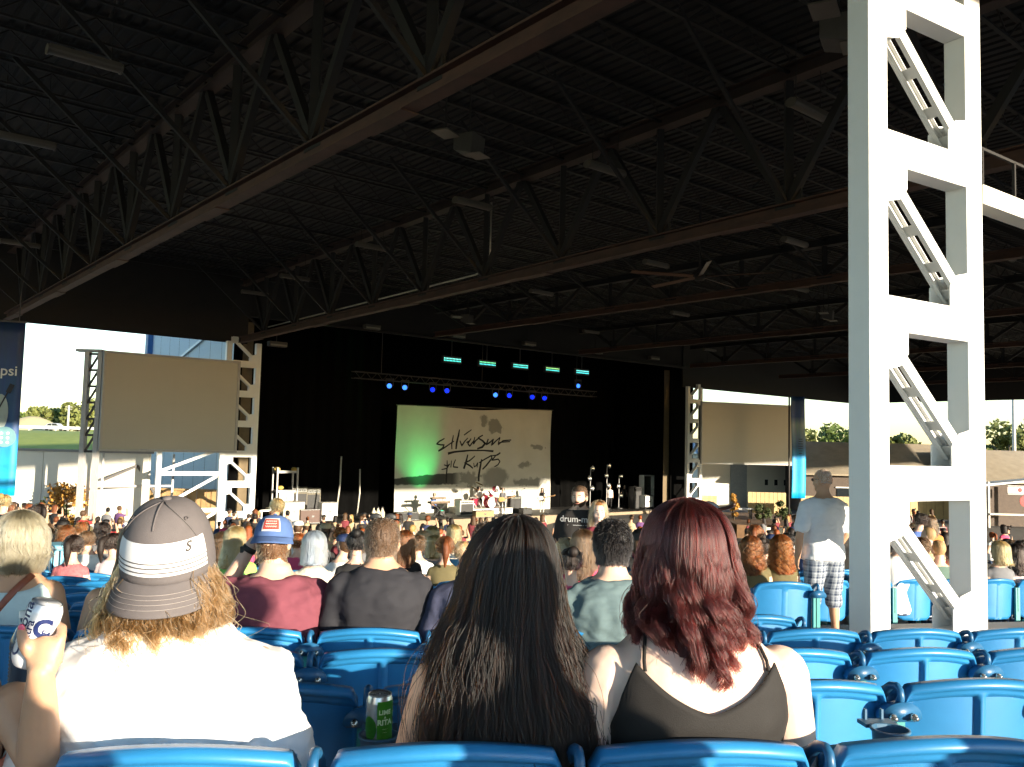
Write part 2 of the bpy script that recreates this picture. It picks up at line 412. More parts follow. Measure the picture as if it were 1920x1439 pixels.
lattice_pillar('white lattice pillar between the left video screen and the dark stage', (SPB[0], SPB[1]), ANG, [-5.3 + 1.53 * k for k in range(7)], -6.9, 5.0)
lattice_pillar('white lattice pillar between the dark stage and the right video screen', (SPC[0], SPC[1]), ANG, [-5.3 + 1.53 * k for k in range(7)], -6.9, 5.0, flip=-1)
# ================================================================== stadium seats
M_SEAT = mat('seat_blue_plastic', (0.020, 0.185, 0.42), 0.42, var=0.11, scale=5, rnd=0.18, coat=0.15, bump=0.02, bscale=220)
M_SEATD = mat('seat_navy_plastic', (0.016, 0.10, 0.22), 0.4, var=0.1, rnd=0.1)
M_POST = mat('seat_post_green', (0.035, 0.26, 0.25), 0.45, var=0.12, scale=14)
M_BOLT = mat('bolt_steel', (0.7, 0.68, 0.62), 0.25, 0.9)
def sst(a, b, x):
    t = min(1, max(0, (x - a) / (b - a))); return t * t * (3 - 2 * t)
SW, SH0, SH1 = 0.480, 0.37, 0.85
def back_pt(u, v, side):
    x = (u - 0.5) * SW
    q = 2 * x / SW
    cr = 0.06                                            # rounded lower corners, softened upper ones
    ztop = SH1 + 0.004 - 0.034 * q * q - 0.030 * sst(0.90, 1.0, abs(q)) ** 2
    zbot = SH0 + 0.05 * sst(0.6, 1.0, abs(q))
    z = zbot + (ztop - zbot) * v
    y = 0.055 * q * q - 0.045 * (z - 0.6)                # wraps round the sitter, leans back
    dt = ztop - z
    if side == 0:                                        # face the camera sees: rolled lip, T rib, sunk panels
        lip = 1 - sst(0.024, 0.034, dt)
        y -= 0.024 * lip * (1 - 0.6 * (1 - sst(0.0, 0.012, dt)))
        rib = 1 - sst(0.007, 0.020, abs(x))
        railh = 0.05 + 0.10 * sst(0.05, 0.0, abs(x)) * 0
        edge = sst(0.93, 0.99, abs(q))
        pan = sst(0.044, 0.066, dt) * (1 - rib) * (1 - edge)
        y += 0.022 * pan
        y += 0.010 * math.exp(-((dt - 0.075) / 0.014) ** 2) * math.exp(-((abs(x) - 0.105) / 0.05) ** 2)   # the finger dish
        y -= 0.006
    else:
        y += 0.012
    return (x, y, z)
def seat_backrest_mesh(nu=60, nv=46):
    m = MB(); vv = [1 - (1 - j / nv) ** 1.35 * 1.0 for j in range(nv + 1)]
    vv = [0.0] + [0.5 * k / 8 for k in range(1, 8)] + [0.5 + 0.5 * k / (nv - 8) for k in range(0, nv - 7)]
    vs = []; nvv = len(vv)
    for side in (0, 1):
        for v in vv:
            for i in range(nu + 1): vs.append(back_pt(i / nu, v, side))
    W = nu + 1; S = W * nvv; fs = []
    for j in range(nvv - 1):
        for i in range(nu):
            a = j * W + i; fs.append((a, a + 1, a + 1 + W, a + W)); fs.append((S + a, S + a + W, S + a + 1 + W, S + a + 1))
    for i in range(nu):
        a = (nvv - 1) * W + i; fs.append((a, a + 1, S + a + 1, S + a)); fs.append((i, S + i, S + i + 1, i + 1))
    for j in range(nvv - 1):
        a = j * W; fs.append((a, a + W, S + a + W, S + a)); a = j * W + nu; fs.append((a, S + a, S + a + W, a + W))
    m.add(vs, fs); return m.mesh('backrest', M_SEAT, True)
def seat_pan_mesh():                                     # folded up against the back
    m = MB(); rings = []
    for k in range(15):
        v = k / 14; z = 0.37 + 0.40 * v
        hw = 0.215 * (1 - (1 - min(1, v / 0.35)) ** 2.2 * 0.62)
        y0 = 0.135 + 0.05 * (1 - v) ** 2
        ring = []
        for s in range(10): q = -1 + 2 * s / 9; ring.append((hw * q, y0 + 0.035 * (1 - q * q), z))
        for s in range(10): q = 1 - 2 * s / 9; ring.append((hw * q, y0 + 0.05 + 0.035 * (1 - q * q), z))
        rings.append(ring)
    m.loft(rings); return m.mesh('seat_pan', M_SEAT, True)
def seat_post_mesh():
    m = MB(); m.box((0.27, 0.030, 0.37), (0.056, 0.03, 0.74)); m.box((0.27, 0.02, 0.60), (0.006, 0.022, 0.28)); m.box((0.27, 0.09, 0.012), (0.07, 0.18, 0.024))
    return m.mesh('post', M_POST)
def seat_cap_mesh():                                     # moulded hinge cover with its arm rest hook
    m = MB(); rings = []
    for k in range(9):
        v = k / 8; y = -0.012 + 0.05 * v; s = 1.0 - 0.15 * v
        ring = []
        for a in range(13):
            t = math.pi * a / 12; ring.append((0.27 + 0.068 * s * math.cos(t), y - 0.012 * math.sin(t), 0.735 + 0.052 * s * math.sin(t)))
        for a in range(5):
            ring.append((0.27 - 0.055 + 0.11 * a / 4, y, 0.725))
        rings.append(ring)
    m.loft(rings)
    m.tube([(0.27, 0.0, 0.775), (0.27, -0.010, 0.80), (0.27, -0.006, 0.818), (0.27, 0.012, 0.828), (0.27, 0.05, 0.818), (0.27, 0.09, 0.79), (0.27, 0.13, 0.745), (0.27, 0.15, 0.70)],
           [0.014, 0.012, 0.011, 0.011, 0.013, 0.016, 0.016, 0.012], 8)
    return m.mesh('armrest', M_SEATD, True)
def seat_bolt_mesh():
    m = MB(); m.lathe([(0.0115, 0), (0.0115, 0.012), (0.006, 0.014), (0.006, 0.026)], 8, ax=((1, 0, 0), (0, 0, 1), (0, -1, 0)))
    return m.mesh('bolt', M_BOLT, True)
ME_BACK, ME_BACKL, ME_PAN, ME_POST, ME_CAP, ME_BOLT = seat_backrest_mesh(), seat_backrest_mesh(16, 22), seat_pan_mesh(), seat_post_mesh(), seat_cap_mesh(), seat_bolt_mesh()
def row_pt(dp, u):
    r = R0 - dp; a0 = math.atan2(0 - SC[0], SC[1])         # row passes x = 0 at u = 0
    a0 = math.asin((0 - SC[0]) / r)
    a = a0 + u / r
    return SC[0] + r * math.sin(a), SC[1] - r * math.cos(a), a
PITCHS = 0.54
ROW_DP = [1.85 + 0.775 * i for i in range(18)]
ROW_U = {0: -0.381, 1: -0.395, 2: -0.728, 3: -0.90}
SEATS = []
def add_seat(x, y, z, rz, label, detail, lift=0.0):
    t = thing('stadium_seat', label, 'seat', (x, y, z), rz, 'blue stadium seats in curved rows')
    link('backrest', ME_BACK if detail > 1 else ME_BACKL, t); link('seat_pan', ME_PAN, t)
    link('post', ME_POST, t)
    if detail > 0:
        link('armrest', ME_CAP, t)
        if detail > 1:
            for dx in (-0.034, 0.034): link('bolt', ME_BOLT, t, (0.27 + dx, -0.016, 0.742))
    return t
def in_landing(x, y):
    dp = dpof(x, y); return x > 1.7 and 5.5 < dp < 9.5
NROWS = 15; ROW_TILT = Rd(6)
for i in range(NROWS):
    dp = ROW_DP[i]; off = ROW_U.get(i, rng.uniform(-0.5, 0.0)); z = floor_dp(dp); n = 0
    half = 0.66 * dp + 0.8
    k0 = int(math.floor((-half - off) / PITCHS)); k1 = int(math.ceil((half * 1.06 - off) / PITCHS))
    cand = []
    for k in range(k0, k1 + 1):
        u = off + (k + 0.5) * PITCHS                      # gap at off, so centres half a pitch on
        x, y, a = row_pt(dp, u)
        zz = z
        if i >= 4 and x > 1.5:
            if dp < 9.1: continue                          # the landing keeps its own seats
        p = proj((x, y, zz + 0.85))
        if p[0] < -130 * 1.85 / max(dp, 1.85) - 60 or p[0] > 1920 + 330 / dp + 40 or p[1] > 1560: continue
        cand.append((x, y, zz, a))
    for j, (x, y, zz, a) in enumerate(cand):
        add_seat(x, y, zz, a, 'blue plastic folding seat, %s from the left in the %s row from the camera' % (ordn(j + 1), ordn(i + 1)), 2 if i < 5 else (1 if i < 8 else 0))

for j, px_ in enumerate((1472,)):
    xx = xat(px_, 7.05, -1.0); add_seat(xx, 7.05, LAND_Z - .03, ROW_TILT, 'single blue seat on the landing left of the standing man', 1)
# ================================================================== surroundings
def SA(px, a, z=-3.0):
    """ground point on the plane a = const (parallel to the stage front) that the camera sees in column px"""
    k = (px - CXP) / FPX
    o = np.array([a * E1[0], a * E1[1], z]); v = np.array([E2[0], E2[1], 0.0])
    b = (k * (o @ _f) - o @ _r) / (v @ _r - k * (v @ _f))
    return a * E1 + b * E2, b
M_LEAF = mat('leaf_green', (0.055, 0.10, 0.018), 0.7, var=0.4, scale=0.35, col2=(0.15, 0.19, 0.035))
M_LEAF2 = mat('leaf_olive', (0.07, 0.10, 0.02), 0.7, var=0.4, scale=0.4, col2=(0.20, 0.20, 0.045))
M_LEAFO = mat('leaf_orange', (0.36, 0.17, 0.03), 0.7, col2=(0.55, 0.30, 0.06), scale=3)
M_LEAFD = mat('leaf_dark', (0.03, 0.05, 0.015), 0.8, col2=(0.08, 0.10, 0.03), scale=3)
M_BARK = mat('bark', (0.10, 0.075, 0.05), 0.9, var=0.25, scale=3)
def crown_mesh(rx, rz, n, leaf, seed, clumps=11, cone=0.0):
    g = np.random.default_rng(seed); cs = []
    for k in range(clumps):
        th = g.uniform(0, 2 * math.pi); h = g.uniform(-0.75, 0.85); rr = math.sqrt(max(0, 1 - h * h)) * g.uniform(0.35, 0.85) * (1 - cone * (h + 0.75) / 1.6)
        cs.append((rx * rr * math.cos(th), rx * rr * math.sin(th), rz * h, g.uniform(0.28, 0.5) * rx))
    V = np.zeros((n, 4, 3))
    for i in range(n):
        c = cs[g.integers(len(cs))]; d = g.normal(size=3); d /= np.linalg.norm(d); r = c[3] * g.uniform(0.55, 1.05)
        p = np.array(c[:3]) + d * r * np.array([1, 1, 0.8])
        a = g.normal(size=3); a /= np.linalg.norm(a); b = np.cross(a, d + g.normal(size=3) * 0.5); b /= np.linalg.norm(b) + 1e-9
        s = leaf * g.uniform(0.6, 1.3)
        V[i] = [p - a * s - b * s * .5, p + a * s * .2 - b * s * .7, p + a * s + b * s * .5, p - a * s * .2 + b * s * .7]
    me = bpy.data.meshes.new('crown')
    me.from_pydata(V.reshape(-1, 3).tolist(), [], [tuple(range(4 * i, 4 * i + 4)) for i in range(n)])
    return me
def tree(name, label, x, y, z, h, w, mm, seed, n=1800, leaf=0.35, trunk=0.28, cat='tree', group=None, cone=0.0):
    t = thing(name, label, cat, (x, y, z), group=group)
    m = MB(); r = max(0.02, h * 0.028)
    m.tube([(0, 0, 0), (0.02 * h, 0, h * .3), (0, 0.02 * h, h * .75)], [r, r * .8, r * .3], 7)
    g = np.random.default_rng(seed)
    for k in range(5):
        a = g.uniform(0, 6.28); q = w * 0.33
        m.tube([(0, 0, h * (0.25 + .06 * k)), (q * .5 * math.cos(a), q * .5 * math.sin(a), h * (.42 + .06 * k)), (q * math.cos(a), q * math.sin(a), h * (.52 + .06 * k))], [r * .5, r * .35, r * .15], 5)
    m.build('trunk', M_BARK, t, True)
    me = crown_mesh(w / 2, h * (1 - trunk) / 2, n, leaf, seed, cone=cone); me.materials.append(mm)
    link('crown', me, t, (0, 0, h * (trunk + (1 - trunk) / 2)))
    return t
# --- left: berm, road, guard rail, trees
m = MB()
m.grid(lambda u, v: (-150 + u * 110, 117 + v * 60, -2.3 + 3.0 * min(1, v * 4.2) + 0.12 * math.sin(u * 17) * v), 20, 10)
tag(m.build('grass_berm', M_GRASS, smooth=True), kind='structure')
m = MB(); m.hexa([(-170, 171, 0.2), (-45, 171, 0.2), (-45, 230, 0.2), (-170, 230, 0.2), (-170, 171, .8), (-45, 171, .8), (-45, 230, .8), (-170, 230, .8)])
tag(m.build('road', M_ASPH), kind='structure')
t = thing('guard_rail', 'white guard rail along the road above the grass bank', 'rail', (xat(45, 171), 171.4, 0.75))
m = MB(); m.beam((-16, 0, 0.75), (56, 0, 0.75), 0.06, 0.5); m.build('rail', M_WHITE, t)
for k in range(14): m = MB(); m.box((-15 + k * 5.2, 0.1, 0.4), (0.2, 0.12, 1.0)); m.build('post', M_WHITE, t)
gl = ['leafy green tree by the road, next to the blue banner', 'dark leafy tree behind the utility pole', 'tallest bright green tree beside the left video screen', 'yellowish tree right of the utility pole', 'round green tree far along the bank', 'low tree closest to the hanging banner', 'tree between the banner and the parked car']
for k, (px, top, w, d) in enumerate(((75, 768, 6.0, 188), (105, 773, 6.0, 195), (150, 757, 8.2, 190), (178, 762, 7.2, 198), (126, 770, 7.0, 202), (58, 778, 6.0, 200), (92, 770, 6.0, 206))):
    p = unp(px, top, d); tree('road_tree', gl[k], p[0], d, 0.5, p[2] - 0.3, w * 1.2, M_LEAF if k % 2 else M_LEAF2, 40 + k, 1700, 0.42, 0.06, group='trees along the road')
# dirt mound and car
m = MB(); p = unp(50, 802, 182)
m.grid(lambda u, v: ((u - .5) * 15, (v - .5) * 9, 3.2 * math.sin(math.pi * u) ** 1.2 * math.sin(math.pi * v)), 16, 8)
tag(m.build('dirt_mound', mat('dry_dirt', (0.42, 0.36, 0.20), 0.9, var=0.15), smooth=True, loc=(p[0], 184, 0.7)), kind='structure')
def side_car(label, x, y, z, rz, col):
    t = thing('parked_car', label, 'car', (x, y, z), rz)
    prof = [(-2.2, .35), (-2.25, .75), (-2.05, .98), (-1.75, 1.05), (-1.35, 1.5), (-0.6, 1.62), (0.5, 1.58), (1.05, 1.1), (1.95, .95), (2.2, .7), (2.2, .35)]
    m = MB(); m.loft([[(px_, -.85, pz_) for px_, pz_ in prof], [(px_, .85, pz_) for px_, pz_ in prof]]); bevel(m.build('body', col, t), .06)
    gm = mat('car_glass', (0.02, 0.025, 0.03), 0.1)
    for q in ([(-1.45, 1.1), (-1.2, 1.45), (-.55, 1.53), (-.5, 1.1)], [(-.4, 1.1), (-.45, 1.53), (.42, 1.5), (.85, 1.1)]):
        m = MB(); m.loft([[(a_, -.862, b_) for a_, b_ in q], [(a_, -.85, b_) for a_, b_ in q]]); m.build('window', gm, t)
    for wx in (-1.4, 1.4):
        for wy in (-.8, .8): m = MB(); m.lathe([(.30, -.1), (.34, -.06), (.34, .06), (.30, .1)], 16, (wx, wy, .34), ax=((1, 0, 0), (0, 0, 1), (0, 1, 0))); m.build('wheel', mat('tyre', (.02, .02, .02), .8), t)
    return t
p = unp(105, 803, 176); side_car('silver car on the road beyond the grass bank', p[0], 176, 0.8, 0, mat('silver_paint', (0.6, 0.62, 0.62), 0.3, 0.4))
def pole(label, px, d, ztop, zbot, r, arms=True, cat='pole'):
    t = thing('utility_pole', label, cat, (xat(px, d), d, zbot))
    m = MB(); m.tube([(0, 0, 0), (0, 0, ztop - zbot)], [r, r * .7], 8); m.build('pole', mat('pole_grey', (0.5, 0.48, 0.42), .6), t, True)
    if arms:
        for dz in (0.35, 0.8): m = MB(); m.beam((-.7, 0, ztop - zbot - dz), (.7, 0, ztop - zbot - dz), .08, .1); m.build('crossarm', MATS['pole_grey'], t)
    return t
pole('thin grey utility pole among the trees left of the left screen', 126, 180, 6.2, 0.5, 0.26)
# --- left concrete wall with cap, shrub, low bed, crates
def slab(name, label, cat, p0, p1, z0, z1, th, mm, capm=None):
    t = thing(name, label, cat, (p0[0], p0[1], z0))
    q = np.array([p1[0] - p0[0], p1[1] - p0[1], 0])
    m = MB(); m.beam((0, 0, (z1 - z0) / 2), q + np.array([0, 0, (z1 - z0) / 2]), th, z1 - z0); m.build('wall', mm, t)
    if capm: m = MB(); m.beam((0, 0, z1 - z0 + .05), q + np.array([0, 0, z1 - z0 + .05]), th + .12, .1); m.build('coping', capm, t)
    return t
# panelled concrete wall: separate precast panels
wl = thing('retaining_wall', 'long cream retaining wall below the grass bank at far left', 'wall', (-31.0, 44.0, -5.9))
for k in range(5):
    m = MB(); m.box((1.3 + k * 2.62, 0, 2.55), (2.6, 0.3, 5.1)); bevel(m.build('panel', M_CREAM, wl), .015)
m = MB(); m.box((6.55, -.02, 5.16), (13.3, 0.42, 0.12)); m.build('coping', M_CONC, wl)
tree('shrub', 'orange leafed shrub in front of the cream wall at far left', xat(132, 42.6), 42.6, -4.9, 2.5, 2.2, M_LEAFO, 61, 900, 0.10, 0.08, 'shrub')
tree('shrub', 'small green shrub growing beside the orange one', xat(106, 43.0), 43.0, -4.9, 1.9, 1.6, M_LEAFD, 62, 500, 0.10, 0.08, 'shrub')
m = MB(); m.box((0, 0, .35), (5.6, .5, .7)); tag(bevel(m.build('planter_wall', M_CONC, loc=(xat(120, 42.3), 42.3, -5.35)), .02), 'low grey planter wall under the orange shrub', 'planter')
m = MB(); m.box((0, 0, .25), (10, .4, .5)); tag(bevel(m.build('timber_kerb', mat('timber_tan', (0.45, 0.33, 0.19), .8, var=.2, scale=2, stretch=(.2, 3, 3)), loc=(xat(150, 41.5), 41.5, -5.35)), .02), 'long tan timber kerb behind the seated crowd at left', 'kerb')
# timber enclosure beside the screen supports: boards one by one
en = thing('timber_enclosure', 'brown timber board enclosure under the left video screen', 'enclosure', (xat(271, 46.5), 46.5, -5.6))
for k in range(16):
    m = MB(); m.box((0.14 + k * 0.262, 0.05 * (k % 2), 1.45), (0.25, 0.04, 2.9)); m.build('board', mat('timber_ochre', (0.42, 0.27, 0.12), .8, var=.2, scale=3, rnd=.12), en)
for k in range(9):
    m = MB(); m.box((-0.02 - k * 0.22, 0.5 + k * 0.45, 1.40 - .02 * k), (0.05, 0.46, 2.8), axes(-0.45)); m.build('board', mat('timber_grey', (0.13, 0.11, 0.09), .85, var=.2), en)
m = MB(); m.box((2.1, -.06, 2.93), (4.3, .16, .1)); m.build('top_rail', MATS['timber_ochre'], en)
for i, (px, w, h, dd, mm, lb) in enumerate(((246, 1.15, 1.5, 42.6, M_WHITE, 'white equipment case standing left of the timber enclosure'), (262, .8, 1.2, 43.4, mat('case_black', (.02, .02, .02), .5), 'black equipment case behind the white case'))):
    t = thing('equipment_case', lb, 'case', (xat(px, dd), dd, -5.6))
    m = MB(); m.box((0, 0, h / 2 + .1), (w, .8, h)); bevel(m.build('body', mm, t), .03)
    for sx in (-1, 1):
        for sy in (-1, 1): m = MB(); m.lathe([(.05, -.03), (.05, .03)], 10, (sx * w * .4, sy * .3, .05), ax=((1, 0, 0), (0, 0, 1), (0, 1, 0))); m.build('wheel', mat('tyre', (.02, .02, .02), .8), t)
    for ez in (.12, h + .08): m = MB(); m.box((0, -.405, ez), (w, .02, .05)); m.build('edge_trim', M_BOLT, t)
# --- video screens
M_SCREEN = mat('dead_led_screen', (0.46, 0.435, 0.375), 0.55, var=0.03, scale=0.5, bump=0.02, bscale=90)
M_FRAME = mat('screen_frame_dark', (0.05, 0.045, 0.045), 0.6)
M_GREYST = mat('grey_steel', (0.42, 0.41, 0.40), 0.5, var=.08)
def screen(label, p0, p1, z0, z1, nx, nz):
    q = np.array([p1[0] - p0[0], p1[1] - p0[1]]); L = np.linalg.norm(q); rz = math.atan2(q[1], q[0])
    t = thing('video_screen', label, 'screen', (p0[0], p0[1], z0), rz)
    for i in range(nx):
        for k in range(nz):
            m = MB(); w = L / nx; h = (z1 - z0) / nz
            m.box((w * (i + .5), 0.05, h * (k + .5)), (w - .0015, .1, h - .0015)); m.build('panel', M_SCREEN, t)
    for (c, s) in (((L / 2, .06, z1 - z0 + .06), (L + .24, .2, .10)), ((L / 2, .06, -.06), (L + .24, .2, .10)), ((-.06, .06, (z1 - z0) / 2), (.11, .2, z1 - z0)), ((L + .06, .06, (z1 - z0) / 2), (.11, .2, z1 - z0))):
        m = MB(); m.box(c, s); m.build('frame', M_GREYST, t)
    m = MB(); m.box((L / 2, .45, (z1 - z0) / 2), (L - .3, .6, z1 - z0 - .3)); m.build('cabinet', M_FRAME, t)
    return t, L, rz
LS0 = unp(196, 740, 40.4); LS1 = unp(443, 760, 44.3)
screen('large blank beige video screen left of the stage', LS0, LS1, -0.55, 3.85, 6, 4)
RS0 = unp(1318, 800, 62.0); RS1 = unp(1489, 810, 64.6)
screen('large blank beige video screen right of the stage', RS0, RS1, -0.75, 3.42, 6, 4)
# left screen tower and scaffold
t = thing('screen_tower', 'tall steel ladder tower carrying the left end of the left screen', 'tower', (LS0[0] - .95, LS0[1] + 0.2, -6.0))
for x in (0, .62): m = MB(); m.box((x, 0, 4.95), (.2, .3, 9.9)); m.build('post', M_GREYST, t)
m = MB(); m.box((.1, 0, 9.95), (1.2, .4, .12)); m.build('cap', M_GREYST, t)
for k in range(6): m = MB(); m.beam((.1, 0, 5.3 + k * .75), (.52, 0, 5.3 + (k + 1) * .75), .08, .08); m.build('lacing', M_FRAME, t)
for k in range(7): m = MB(); m.box((.31, 0, 5.3 + k * .75), (.42, .12, .1)); m.build('rung', M_FRAME, t)
sf = thing('screen_scaffold', 'white steel support frame under the left video screen', 'scaffold', (xat(300, 42.5), 42.5, -6.0), Rd(36))
for x in (0, 3.0):
    m = MB(); m.box((x, 0, 2.7), (.22, .22, 5.4)); m.build('post', M_WHITE, sf)
for z in (2.5, 4.3): m = MB(); m.box((1.5, 0, z), (2.78, .16, .2)); m.build('rail', M_WHITE, sf)
for (a_, b_) in (((.1, 2.6), (2.9, 4.2)), ((.1, 4.4), (2.9, 5.5)), ((.1, .7), (2.9, 2.4))):
    m = MB(); m.beam((a_[0], .12, a_[1]), (b_[0], .12, b_[1]), .12, .14); m.build('brace', M_WHITE, sf)
sf2 = thing('screen_scaffold', 'dark steel support frame between the tower and the white frame', 'scaffold', (xat(196, 42.8), 42.8, -6.0), Rd(36))
for x in (0, 3.3): m = MB(); m.box((x, 0, 2.6), (.1, .1, 5.2)); m.build('post', M_GREYST, sf2)
for z in (1.1, 1.7, 3.6): m = MB(); m.box((1.65, 0, z), (3.2, .08, .1)); m.build('rail', M_GREYST, sf2)
for (a_, b_) in (((.1, 3.9), (1.6, 4.6)), ((3.2, 2.1), (1.6, 4.6)), ((.1, 1.2), (.9, 1.7))): m = MB(); m.beam((a_[0], 0.1, a_[1]), (b_[0], 0.1, b_[1]), .12, .12); m.build('brace', M_FRAME, sf2)
# --- hanging banners
def banner_mat(name, stops, lit=False):
    mm = bpy.data.materials.new(name); mm.use_nodes = True; n = mm.node_tree.nodes; l = mm.node_tree.links; b = n['Principled BSDF']
    b.inputs['Roughness'].default_value = .55
    tc = n.new('ShaderNodeTexCoord'); sx = n.new('ShaderNodeSeparateXYZ'); l.new(tc.outputs['Generated'], sx.inputs[0])
    rp = n.new('ShaderNodeValToRGB'); l.new(sx.outputs['Z'], rp.inputs[0])
    while len(rp.color_ramp.elements) < len(stops): rp.color_ramp.elements.new(.5)
    for e, (p_, c_) in zip(rp.color_ramp.elements, stops): e.position = p_; e.color = (*c_, 1)
    nz = n.new('ShaderNodeTexNoise'); nz.inputs['Scale'].default_value = 5; nz.inputs['Detail'].default_value = 4; l.new(tc.outputs['Generated'], nz.inputs['Vector'])
    mx = n.new('ShaderNodeMix'); mx.data_type = 'RGBA'; mx.blend_type = 'OVERLAY'; mx.inputs[0].default_value = .5
    l.new(rp.outputs[0], mx.inputs['A']); l.new(nz.outputs['Color'], mx.inputs['B']); l.new(mx.outputs['Result'], b.inputs['Base Color'])
    return mm
bm1 = banner_mat('soda_banner_ramp', [(0, (.0, .32, .62)), (.30, (.0, .22, .5)), (.36, (.01, .06, .2)), (.7, (.008, .05, .17)), (1, (.005, .02, .08))])  # cyan towards the bottom, navy towards the top
BP = unp(42, 700, 31.0)
bt = thing('hanging_banner', 'tall navy and cyan soda banner hanging at the far left edge', 'banner', (BP[0], BP[1], -2.15), Rd(18))
m = MB(); m.grid(lambda u, v: (-2.6 * (1 - u), 0.03 * math.sin(u * 9), 6.1 * v), 10, 14); o = m.build('cloth', bm1, bt, True)
sd = o.modifiers.new('thick', 'SOLIDIFY'); sd.thickness = .02
me = text_mesh('pepsi', .50, .004, .004); me_xf(me, lambda a: np.stack([a[:, 0] * 1.0 - .66, -.05 - a[:, 2], a[:, 1] + 4.36], 1)); me.materials.append(mat('banner_pale', (.62, .66, .68), .6)); link('lettering', me, bt)
# printed guitar: pale body, dark neck and tuning head, pedal dots (flat print)
M_PALE = mat('banner_pale', (.62, .66, .68), .6)
m = MB(); m.lathe([(.0, 0), (.42, 0)], 22, (-.62, -.036, 2.9), caps=False, ax=((.62, 0, 0), (0, 0, 1.55), (0, 1, 0))); m.build('print_figure', mat('print_grey', (.30, .36, .36), .6), bt)
m = MB(); m.lathe([(.0, 0), (.36, 0)], 22, (-.42, -.038, 2.05), caps=False, ax=((1, 0, 0), (0, 0, 1), (0, 1, 0))); m.build('print_figure', mat('print_teal', (.12, .26, .30), .6), bt)
m = MB(); m.beam((-.8, -.04, 2.7), (-.35, -.04, 3.75), .05, .004, up=(0, 1, 0)); m.beam((-.40, -.042, 3.6), (-.28, -.042, 3.9), .16, .004, up=(0, 1, 0)); m.build('print_guitar_neck', mat('print_black', (.01, .012, .02), .6), bt)
m = MB()
for k in range(6): m.lathe([(.0, 0), (.05, 0)], 10, (-.52 + .2 * (k % 2), -.044, 1.86 + .16 * (k // 2)), caps=False, ax=((1, 0, 0), (0, 0, 1), (0, 1, 0)))
m.build('print_dots', M_PALE, bt)
m = MB(); m.beam((-2.6, 0, 6.12), (0.05, 0, 6.12), .06, .06); m.build('hanging_bar', M_FRAME, bt)
m = MB(); m.beam((-1.3, 0, 6.15), (-1.3, 0, 7.2), .03, .03); m.beam((-.2, 0, 6.15), (-.2, 0, 7.2), .03, .03); m.build('hanger', M_FRAME, bt)
bm2 = banner_mat('blue_banner_print', [(0, (.0, .35, .72)), (.42, (.0, .26, .6)), (.5, (.02, .10, .25)), (.72, (.2, .28, .32)), (.8, (.008, .05, .2)), (1, (.005, .04, .16))])
BQ = unp(1497, 840, 60.0)
bt = thing('hanging_banner', 'tall blue banner with microphone print beside the right video screen', 'banner', (BQ[0], BQ[1], -3.0), Rd(10))
m = MB(); m.grid(lambda u, v: ((u - .5) * 1.0 + .05 * math.sin(v * 5), 0.05 * math.sin(u * 6), 6.9 * v), 8, 16); o = m.build('cloth', bm2, bt, True); sd = o.modifiers.new('thick', 'SOLIDIFY'); sd.thickness = .02
m = MB()
for k in range(7): m.box((.12, -.075, 4.0 - k * .16), (.34 - .06 * abs(k - 2.5) / 2.5, .004, .05))
m.build('print_microphone', mat('print_black', (.01, .012, .02), .6), bt)
m = MB(); m.tube([(-.6, .15, -2.2), (-.6, .15, 6.95)], .06, 8); m.build('pole', M_FRAME, bt, True)
# --- right: white building, fence boards, bed, shrubs, houses, trees
rw = thing('low_building', 'white walled building behind the right video screen', 'building', (xat(1312, 78), 78, -5.0), Rd(8))
m = MB(); m.box((5.6, 4, 2.4), (11.2, 8, 4.8)); m.build('wall', M_CREAM, rw)
m = MB(); m.hexa([(-.4, -.4, 4.8), (11.6, -.4, 4.8), (11.6, 8.4, 4.8), (-.4, 8.4, 4.8), (0, 3.6, 6.2), (11.2, 3.6, 6.2), (11.2, 4.4, 6.2), (0, 4.4, 6.2)]); m.build('roof', mat('metal_roof_blue', (.30, .38, .46), .45, .2), rw)
m = MB(); m.box((3.6, -.05, 2.0), (1.5, .1, 4.0)); m.build('door', mat('grey_panel', (.30, .33, .36), .6), rw)
for k in range(3): m = MB(); m.box((6.2 + k * .9, -.03, 2.4), (.28, .06, .5)); m.build('window', mat('car_glass', (0.02, 0.025, 0.03), 0.1), rw)
def board_fence(label, px0, px1, d, z0, h, mm, nbd):
    x0, x1 = xat(px0, d), xat(px1, d); t = thing('board_fence', label, 'fence', (x0, d, z0)); w = (x1 - x0) / nbd
    for k in range(nbd): m = MB(); m.box((w * (k + .5), .02 * (k % 2), h / 2), (w - .015, .03, h)); m.build('board', mm, t)
    m = MB(); m.box(((x1 - x0) / 2, .08, h * .8), (x1 - x0, .08, .1)); m.build('rail', mm, t)
M_FENCE = mat('fence_pine', (0.55, 0.40, 0.20), 0.8, var=.15, scale=2, rnd=.1)
board_fence('yellow pine board fence behind the round shrubs right of the stage', 1403, 1474, 70, -5.0, 1.9, M_FENCE, 18)
board_fence('short pine board fence left of the round shrubs near the stage', 1312, 1345, 69, -4.6, 1.2, M_FENCE, 9)
board_fence('pine board fence behind the standing man in white', 1502, 1592, 66, -4.6, 1.5, M_FENCE, 16)
board_fence('pine board fence seen between the columns of the big pillar', 1660, 1830, 66, -4.6, 1.4, M_FENCE, 22)
